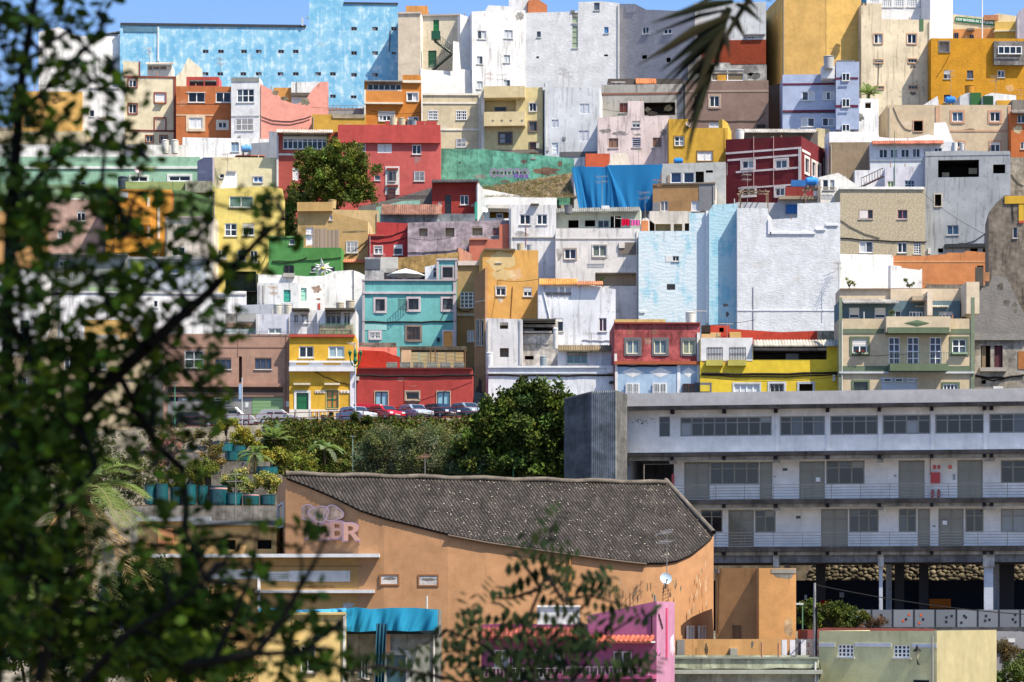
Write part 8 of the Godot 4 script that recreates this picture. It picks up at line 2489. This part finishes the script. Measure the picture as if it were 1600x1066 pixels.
	var rp: Node3D = palm("small_palm", "fan shaped green palm growing on the small white house roof", P(1357, 156, 312.0), 0.6, 30, 1.9, Color(0.07, 0.11, 0.02), 0.25, 12, 0, 0.42, 0.05)
	rp.set_meta("category", "palm")
	# planter and verge shrubs in front of the school
	tree("shrub", "green flat topped succulent hedge before the school columns", "shrub", [[1262, 955, 18, 14], [1290, 957, 24, 14], [1318, 956, 22, 14], [1340, 962, 18, 12], [1275, 972, 24, 12], [1310, 974, 30, 10]], 160.0, 992, 1900, round_leaf, Color(0.075, 0.10, 0.028), 0.6, "", 0.4, true)
	tree("shrub", "dry brown twiggy shrub at the right end of the succulent hedge", "shrub", [[1362, 970, 16, 10], [1376, 972, 12, 8], [1345, 976, 12, 8]], 160.0, 992, 420, fine_leaf, Color(0.12, 0.08, 0.06), 0.5, "", 0.4, true)
	tree("shrub", "brownish shrub right of the pale yellow house", "shrub", [[1568, 1010, 12, 14], [1578, 1022, 14, 12]], 148.0, 1050, 400, fine_leaf, Color(0.14, 0.11, 0.06), 0.6, "", 0.4, true)
	tree("shrub", "green bush in the bottom right corner", "shrub", [[1590, 1045, 26, 16], [1575, 1060, 24, 12], [1610, 1035, 20, 16]], 145.0, 1080, 900, round_leaf, Color(0.08, 0.11, 0.035), 0.55, "", 0.4, true)
	tree("shrub", "thin climbing plant on the blinding white wall", "shrub", [[1322, 440, 9, 7], [1332, 444, 7, 6]], 264.0, 452, 90, round_leaf, Color(0.12, 0.15, 0.04), 0.45, "", 0.3, true)
	tree("shrub", "thin leafy plant before the white stepped wall", "shrub", [[1417, 440, 5, 6], [1424, 446, 7, 5]], 262.0, 452, 60, round_leaf, Color(0.10, 0.14, 0.03), 0.45, "", 0.3, true)
	tree("potted_plant", "leafy plant on the blue top storey of the balcony house", "plant", [[1393, 488, 6, 6]], 231.0, 497, 60, round_leaf, Color(0.10, 0.13, 0.05), 0.4, "", 0.3, true)
	tree("potted_plant", "small plant on the beige balcony parapet", "plant", [[1467, 496, 5, 2.5]], 229.5, 499, 36, round_leaf, Color(0.10, 0.16, 0.03), 0.3, "", 0.3, true)
	tree("potted_plant", "red geraniums in the left window box of the balcony house", "plant", [[1338, 550, 4, 2], [1349, 549, 4, 2.5]], 229.6, 554, 60, round_leaf, Color(0.30, 0.05, 0.03), 0.22, "", 0.5, true)
	tree("potted_plant", "green plant at the patio of the white flower rail house", "plant", [[942, 438, 4, 7]], 259.8, 449, 50, round_leaf, Color(0.08, 0.12, 0.03), 0.4, "", 0.3, true)


# ---------------------------------------------------------------- close to the lens
func foreground():
	# date palm on the slope below, half way to the town
	var dp := P(125, 775, 60.0)
	var trunk := 5.0
	palm("date_palm", "date palm with dead brown fronds behind the leafy tree at the left", dp - Vector3(0, trunk, 0), trunk, 30, 2.3, Color(0.085, 0.105, 0.045), 0.62, 46, 9, 0.42, 0.013, 0.28)
	palm("date_palm", "second date palm lower down at the left behind the leaves", P(60, 960, 56.0) - Vector3(0, 4, 0), 4.0, 22, 2.0, Color(0.08, 0.10, 0.045), 0.62, 40, 4, 0.4, 0.013, 0.25)
	# leaf of a palm hanging in at the top right
	var o := thing("palm_leaf", "dark blurred palm leaf hanging in from the top edge", "palm leaf", P(1180, -30, 8.0))
	var bm := B.new()
	var rib := []
	for q in [[1215, -60], [1180, -15], [1150, 30], [1128, 70], [1112, 115], [1096, 165], [1082, 210], [1073, 250]]:
		rib.append(P(q[0], q[1], 8.0) - o.position)
	bm.path(rib, 0.011, 7, 0.003)
	obj("midrib", bm, M("#24240f"), o)
	var tips := [[1146, 2, 1012, 38, 24], [1142, 14, 1002, 60, 12], [1138, 24, 990, 106, 22], [1132, 34, 1016, 96, 12], [1134, 40, 1028, 114, 24], [1128, 50, 1012, 150, 11], [1126, 58, 1038, 136, 20], [1122, 72, 1030, 164, 10], [1120, 80, 1040, 172, 15], [1114, 100, 1040, 188, 9], [1110, 116, 1048, 206, 10], [1102, 140, 1054, 216, 8], [1096, 160, 1060, 228, 8], [1150, 6, 1194, 38, 17], [1142, 26, 1168, 66, 18], [1132, 52, 1141, 92, 15], [1122, 76, 1122, 116, 13], [1140, 12, 1088, 126, 30], [1132, 44, 1080, 160, 22], [1112, 100, 1074, 206, 17], [1104, 130, 1071, 240, 12], [1168, -14, 1208, 4, 18], [1166, -16, 1090, 4, 22], [1156, -6, 1186, 18, 16]]
	for i in tips.size():
		var q: Array = tips[i]
		var z := 8.0 + 0.06 * sin(i * 2.4)
		var a := P(q[0], q[1], 8.0) - o.position
		var e := P(q[2], q[3], z) - o.position
		var w: float = q[4] / F * 8.0 * 0.36
		var dr := (e - a).normalized()
		var sd := dr.cross(Vector3(0, 0.25, 1).normalized()).normalized() * w
		var nz := Vector3(0, 0.002, 0.006)
		var m := a.lerp(e, 0.35) + Vector3(0, 0.012, 0)
		var bl := B.new()
		bl.quad(a - sd * 0.5, m - sd, m + nz, a + nz)
		bl.quad(a + nz, m + nz, m + sd, a + sd * 0.5)
		bl.tri(m - sd, e, m + nz)
		bl.tri(m + nz, e, m + sd)
		obj("leaflet", bl, M(["#161b0a", "#12170a", "#201e0d", "#1a150b"][i % 4]), o)
	leafy_tree()
	sprigs()


func leafy_tree():
	var base := P(8, 1066, 5.7)
	base.y = ground(base.x, base.z) - 0.1
	var o := thing("leafy_tree", "near leafy tree with dark limbs, out of focus, filling the left edge", "tree", base)
	var limbs := [
		[[[-20, 1500, 5.7, 40], [-14, 1066, 5.7, 30], [2, 880, 5.7, 24], [14, 690, 5.7, 22], [10, 500, 5.7, 17], [18, 320, 5.7, 17], [34, 120, 5.7, 12], [60, -40, 5.7, 9], [90, -420, 5.5, 8]]],
		[[[20, 700, 5.7, 30], [60, 678, 5.6, 26], [125, 640, 5.6, 22], [188, 580, 5.6, 19], [233, 540, 5.5, 17], [278, 498, 5.5, 15], [319, 464, 5.5, 13], [360, 422, 5.5, 10], [398, 381, 5.5, 8], [428, 355, 5.5, 5], [448, 340, 5.5, 2.5]]],
		[[[188, 590, 5.6, 10], [212, 635, 5.7, 10], [248, 700, 5.8, 10], [284, 732, 5.8, 10], [291, 790, 5.8, 10], [286, 860, 5.8, 11], [291, 940, 5.8, 12], [284, 1070, 5.8, 13], [284, 1300, 5.8, 14]]],
		[[[161, 430, 5.7, 6], [94, 458, 5.7, 8], [20, 470, 5.7, 9]], [[22, 353, 5.8, 6], [70, 318, 5.8, 6], [120, 300, 5.8, 4], [165, 296, 5.8, 3]]],
		[[[20, 330, 5.7, 9], [80, 250, 5.6, 8], [140, 225, 5.6, 6], [190, 228, 5.6, 4], [238, 252, 5.6, 2]], [[30, 180, 5.7, 8], [90, 120, 5.7, 6], [140, 70, 5.7, 5], [165, 30, 5.7, 3]]],
		[[[300, 480, 5.5, 6], [262, 430, 5.5, 5], [225, 385, 5.5, 4], [190, 352, 5.5, 3]], [[340, 445, 5.5, 6], [318, 400, 5.5, 4], [308, 350, 5.5, 3]]],
		[[[60, 1066, 5.4, 14], [90, 960, 5.4, 12], [62, 880, 5.4, 10], [40, 800, 5.4, 8]], [[120, 1080, 5.3, 12], [200, 990, 5.3, 9], [280, 940, 5.3, 6], [330, 900, 5.3, 4]]],
		[[[290, 1040, 5.2, 12], [400, 1022, 5.2, 9], [440, 970, 5.2, 8], [468, 919, 5.2, 7], [495, 873, 5.2, 5], [510, 835, 5.2, 3]], [[330, 1040, 5.2, 8], [380, 930, 5.2, 6], [396, 885, 5.2, 4], [404, 820, 5.2, 3]], [[468, 919, 5.2, 4], [472, 880, 5.2, 3], [464, 856, 5.2, 2]], [[400, 1022, 5.2, 8], [470, 1020, 5.2, 6], [520, 985, 5.2, 4], [548, 955, 5.2, 2]]],
		[[[100, 40, 5.6, 6], [150, 90, 5.6, 4], [176, 108, 5.6, 2]], [[120, 655, 5.6, 10], [150, 730, 5.5, 8], [90, 800, 5.4, 7], [110, 900, 5.4, 6]]],
	]
	var nodes := []
	var bark := M("#14110d", "dirty")
	for g in limbs:
		for l in g:
			var b := B.new()
			for i in l.size() - 1:
				var a := P(l[i][0], l[i][1], l[i][2]) - base
				var c := P(l[i + 1][0], l[i + 1][1], l[i + 1][2]) - base
				b.tube(a, c, l[i][3] / F * 5.6 * 0.6, l[i + 1][3] / F * 5.6 * 0.6, 8)
				for k in 6:
					nodes.append(a.lerp(c, k / 6.0))
			obj("branch", b, bark, o)
	# added high limb out of view, carrying the shade crown
	var bh := B.new()
	var s0 := P(60, -40, 5.7) - base
	bh.path([s0, s0 + Vector3(0.25, 0.9, 0.1), s0 + Vector3(1.0, 1.9, 0.5), s0 + Vector3(2.3, 2.5, 1.0)], 0.03, 7, 0.015)
	obj("branch", bh, bark, o)
	# leaf masses: x, y, half width, half height, leaves
	var blobs := [[50, 30, 90, 45, 170], [150, 25, 36, 34, 34], [20, 120, 40, 90, 130], [75, 112, 45, 26, 40], [110, 98, 36, 24, 30], [172, 105, 16, 10, 9], [150, 132, 26, 16, 18], [60, 160, 46, 16, 30], [20, 230, 40, 90, 140], [100, 195, 56, 16, 30], [168, 150, 14, 14, 8], [178, 95, 18, 12, 10], [60, 85, 40, 14, 22], [165, 185, 26, 16, 22], [195, 228, 26, 26, 32], [205, 165, 12, 18, 8], [150, 250, 46, 36, 54], [228, 246, 20, 9, 9], [70, 290, 80, 36, 100], [160, 300, 36, 26, 36], [25, 400, 50, 110, 210], [100, 345, 46, 36, 44], [165, 330, 30, 34, 38], [115, 420, 66, 36, 84], [190, 390, 36, 36, 48], [220, 345, 30, 26, 28], [238, 292, 12, 8, 5], [262, 352, 26, 20, 22], [300, 332, 26, 18, 22], [326, 352, 20, 16, 15], [415, 308, 17, 15, 18], [424, 342, 24, 18, 24], [440, 372, 22, 18, 22], [393, 350, 18, 12, 10], [372, 395, 36, 16, 24], [335, 410, 36, 22, 34], [290, 420, 36, 28, 42], [240, 430, 46, 32, 56], [160, 470, 56, 36, 80], [40, 540, 60, 110, 280], [120, 560, 66, 56, 150], [200, 520, 46, 36, 60], [250, 500, 42, 32, 50], [312, 490, 42, 28, 54], [352, 488, 26, 24, 24], [300, 550, 36, 28, 40], [240, 590, 56, 36, 90], [312, 590, 36, 28, 40], [330, 632, 26, 18, 20], [170, 640, 66, 46, 120], [280, 660, 54, 34, 60], [60, 680, 70, 60, 210], [30, 780, 50, 110, 270], [85, 730, 46, 50, 90], [140, 690, 40, 30, 30], [250, 720, 46, 36, 50], [287, 775, 24, 50, 46], [50, 900, 66, 110, 310], [140, 862, 50, 40, 56], [200, 965, 110, 76, 290], [100, 1020, 120, 60, 290], [300, 905, 50, 76, 140], [330, 990, 76, 66, 200], [400, 1005, 66, 60, 140], [270, 1040, 100, 40, 180], [380, 885, 34, 34, 36], [398, 828, 15, 18, 12], [440, 955, 36, 30, 40], [470, 1012, 46, 46, 80], [465, 856, 11, 8, 6], [506, 832, 14, 12, 10], [482, 930, 22, 12, 12], [516, 1040, 36, 26, 44], [535, 985, 16, 14, 10], [190, 830, 36, 24, 22], [230, 870, 40, 24, 34], [110, 800, 30, 20, 18], [215, 640, 20, 20, 14], [60, 620, 60, 30, 60]]
	var lm := B.new()
	for i in 6:
		var y0: float = [0.0, 0.18, 0.45, 0.75, 0.93, 1.0][i]
		if i == 5:
			break
		var y1: float = [0.0, 0.18, 0.45, 0.75, 0.93, 1.0][i + 1]
		var w0: float = [0.02, 0.22, 0.38, 0.36, 0.2, 0.0][i]
		var w1: float = [0.02, 0.22, 0.38, 0.36, 0.2, 0.0][i + 1]
		for s in [1.0, -1.0]:
			lm.quad(Vector3(0, 0, y0), Vector3(w0 * s, 0.12 * w0, y0), Vector3(w1 * s, 0.12 * w1, y1), Vector3(0, 0, y1))
	var leaf := lm.mesh()
	var tw := B.new()
	var at := []
	var tint := []
	for q in blobs:
		var c := P(q[0], q[1], 5.6 + rng.randf_range(-0.25, 0.35)) - base
		var near: Vector3 = nodes[0]
		for p in nodes:
			if p.distance_squared_to(c) < near.distance_squared_to(c):
				near = p
		tw.path([near, near.lerp(c, 0.5) + Vector3(rng.randf_range(-0.02, 0.02), 0.02, 0), c], 0.006, 5, 0.0025)
		var rx: float = q[2] / F * 5.6
		var ry: float = q[3] / F * 5.6
		# leaves sit in little rosettes along twigs
		var clumps := maxi(2, int(q[4] / (8.0 if q[0] > 88 and q[0] < 245 and q[1] > 690 and q[1] < 950 else 3.0 if q[0] < 135 and q[1] > 430 or q[1] > 860 and q[0] < 380 else 4.6 if q[1] > 330 else 5.4)))
		for j in clumps:
			var v := Vector3(rng.randf_range(-1, 1), rng.randf_range(-1, 1), rng.randf_range(-1, 1))
			var cc := c + Vector3(v.x * rx, v.y * ry, v.z * 0.22)
			if j % 2 == 0:
				tw.path([c.lerp(cc, 0.15), cc], 0.003, 4, 0.0015)
			for i in 6:
				var s := rng.randf_range(0.018, 0.036)
				var bs := Basis(Vector3.UP, rng.randf() * TAU) * Basis(Vector3.RIGHT, rng.randf_range(-1.2, 0.9)) * Basis(Vector3(0, 0, 1), rng.randf_range(-0.7, 0.7))
				at.append(Transform3D(bs.scaled(Vector3(s, s, s)), cc + Vector3(rng.randfn(), rng.randfn(), rng.randfn()) * 0.012))
				tint.append(shade(Color(0.036, 0.064, 0.010) if rng.randf() < 0.68 else Color(0.095, 0.16, 0.02), 0.5))
	obj("twigs", tw, bark, o)
	var lmats := [M("#2a3a10", "frond"), M("#334812", "frond"), M("#243312", "frond"), M("#43601a", "frond")]
	var step := int(at.size() / 300.0) + 1
	var rest := []
	var rt := []
	for i in at.size():
		if i % step == 0:
			var l := obj("leaf", leaf, lmats[rng.randi() % 4], o)
			l.transform = at[i]
		else:
			rest.append(at[i])
			rt.append(tint[i])
	many("foliage", leaf, rest, rt, M("#ffffff", "leaf"), o)
	# added unseen crown, set toward the sun to shade the leaves below
	var hi := []
	var ht := []
	for i in 6500:
		var v := Vector3(rng.randfn(), rng.randfn() * 0.55, rng.randfn()) * 0.62
		var p := Vector3(1.15, 18.0, -4.4) + Vector3(v.x * 1.9, v.y, v.z * 1.5) - base
		if p.y + base.y < 16.6:
			continue
		var s := rng.randf_range(0.07, 0.12)
		hi.append(Transform3D(Basis.from_euler(Vector3(rng.randf_range(-0.8, 0.8), rng.randf() * TAU, rng.randf_range(-0.8, 0.8))).scaled(Vector3(s, s, s)), p))
		ht.append(shade(Color(0.06, 0.09, 0.016), 0.35))
	many("added_shade_crown", leaf, hi, ht, M("#ffffff", "leaf"), o)


func sprigs():
	var base := P(850, 1066, 8.0)
	base.y = ground(base.x, base.z)
	var o := thing("feathery_shrub", "dark feathery sprigs of a near shrub rising at the bottom centre", "shrub", base)
	var stems := [[[870, 1700], [850, 1120], [815, 990], [845, 920], [853, 895], [864, 860], [860, 828], [873, 806]], [[850, 1120], [760, 1010], [700, 985], [640, 1020]], [[845, 920], [810, 868], [795, 866]], [[845, 920], [800, 935], [775, 935]], [[853, 895], [880, 940], [920, 930], [985, 950]], [[850, 1120], [930, 1020], [960, 985], [1000, 960]], [[850, 1120], [960, 1060], [1010, 1050]], [[850, 1120], [700, 1060], [590, 1040], [545, 1050]], [[930, 1020], [900, 960], [945, 910]]]
	var bark := M("#2a221c", "dirty")
	var leaf := B.new()
	leaf.quad(Vector3(0, 0, 0), Vector3(0.2, 0.02, 0.35), Vector3(0, 0, 1), Vector3(-0.2, 0.02, 0.35))
	leaf.quad(Vector3(0, 0, 0), Vector3(0.26, 0.03, 0.6), Vector3(0, 0, 1), Vector3(-0.26, 0.03, 0.6))
	var lm := leaf.mesh()
	var at := []
	var tint := []
	for s in stems:
		var b := B.new()
		var pts := []
		for q in s:
			pts.append(P(q[0], q[1], 8.0) - base)
		b.path(pts, 0.008, 6, 0.003)
		obj("branch", b, bark, o)
	var blobs := [[868, 826, 13, 22, 20], [860, 858, 22, 12, 20], [845, 915, 26, 14, 30], [802, 868, 26, 8, 14], [788, 935, 30, 9, 16], [905, 932, 42, 18, 60], [955, 945, 34, 18, 40], [998, 958, 24, 8, 12], [718, 980, 52, 22, 70], [680, 1008, 62, 20, 80], [770, 975, 42, 20, 60], [845, 1022, 85, 34, 190], [920, 1030, 60, 34, 130], [640, 1040, 52, 22, 60], [950, 1050, 56, 24, 90], [800, 1056, 90, 22, 140], [990, 1050, 34, 20, 40], [905, 965, 34, 22, 40], [880, 985, 44, 18, 50], [700, 1062, 80, 14, 70], [945, 905, 20, 8, 8], [590, 1040, 40, 14, 24], [880, 895, 14, 8, 8]]
	for q in blobs:
		var clumps := maxi(2, int(q[4] / 19.0))
		var c := P(q[0], q[1], 8.0) - base
		for j in clumps:
			var cc := c + Vector3(rng.randf_range(-1, 1) * q[2] / F * 8.0, rng.randf_range(-1, 1) * q[3] / F * 8.0, rng.randf_range(-0.25, 0.25))
			var ax := Vector3(rng.randf_range(-1, 1), rng.randf_range(-0.3, 0.5), rng.randf_range(-0.5, 0.5)).normalized()
			for i in 9:
				var p := cc + ax * 0.014 * (i - 4)
				var sgn := 1.0 if i % 2 else -1.0
				var dr := (ax * 0.5 + ax.cross(Vector3(0, 0.3, 1)).normalized() * sgn).normalized()
				var sz := rng.randf_range(0.032, 0.055)
				at.append(Transform3D(Basis.looking_at(-dr, Vector3(0.1, 1, 0.4)).scaled(Vector3(sz, sz, sz)), p))
				tint.append(shade(Color(0.012, 0.021, 0.008), 0.5))
	many("foliage", lm, at, tint, M("#ffffff", "leaf"), o)
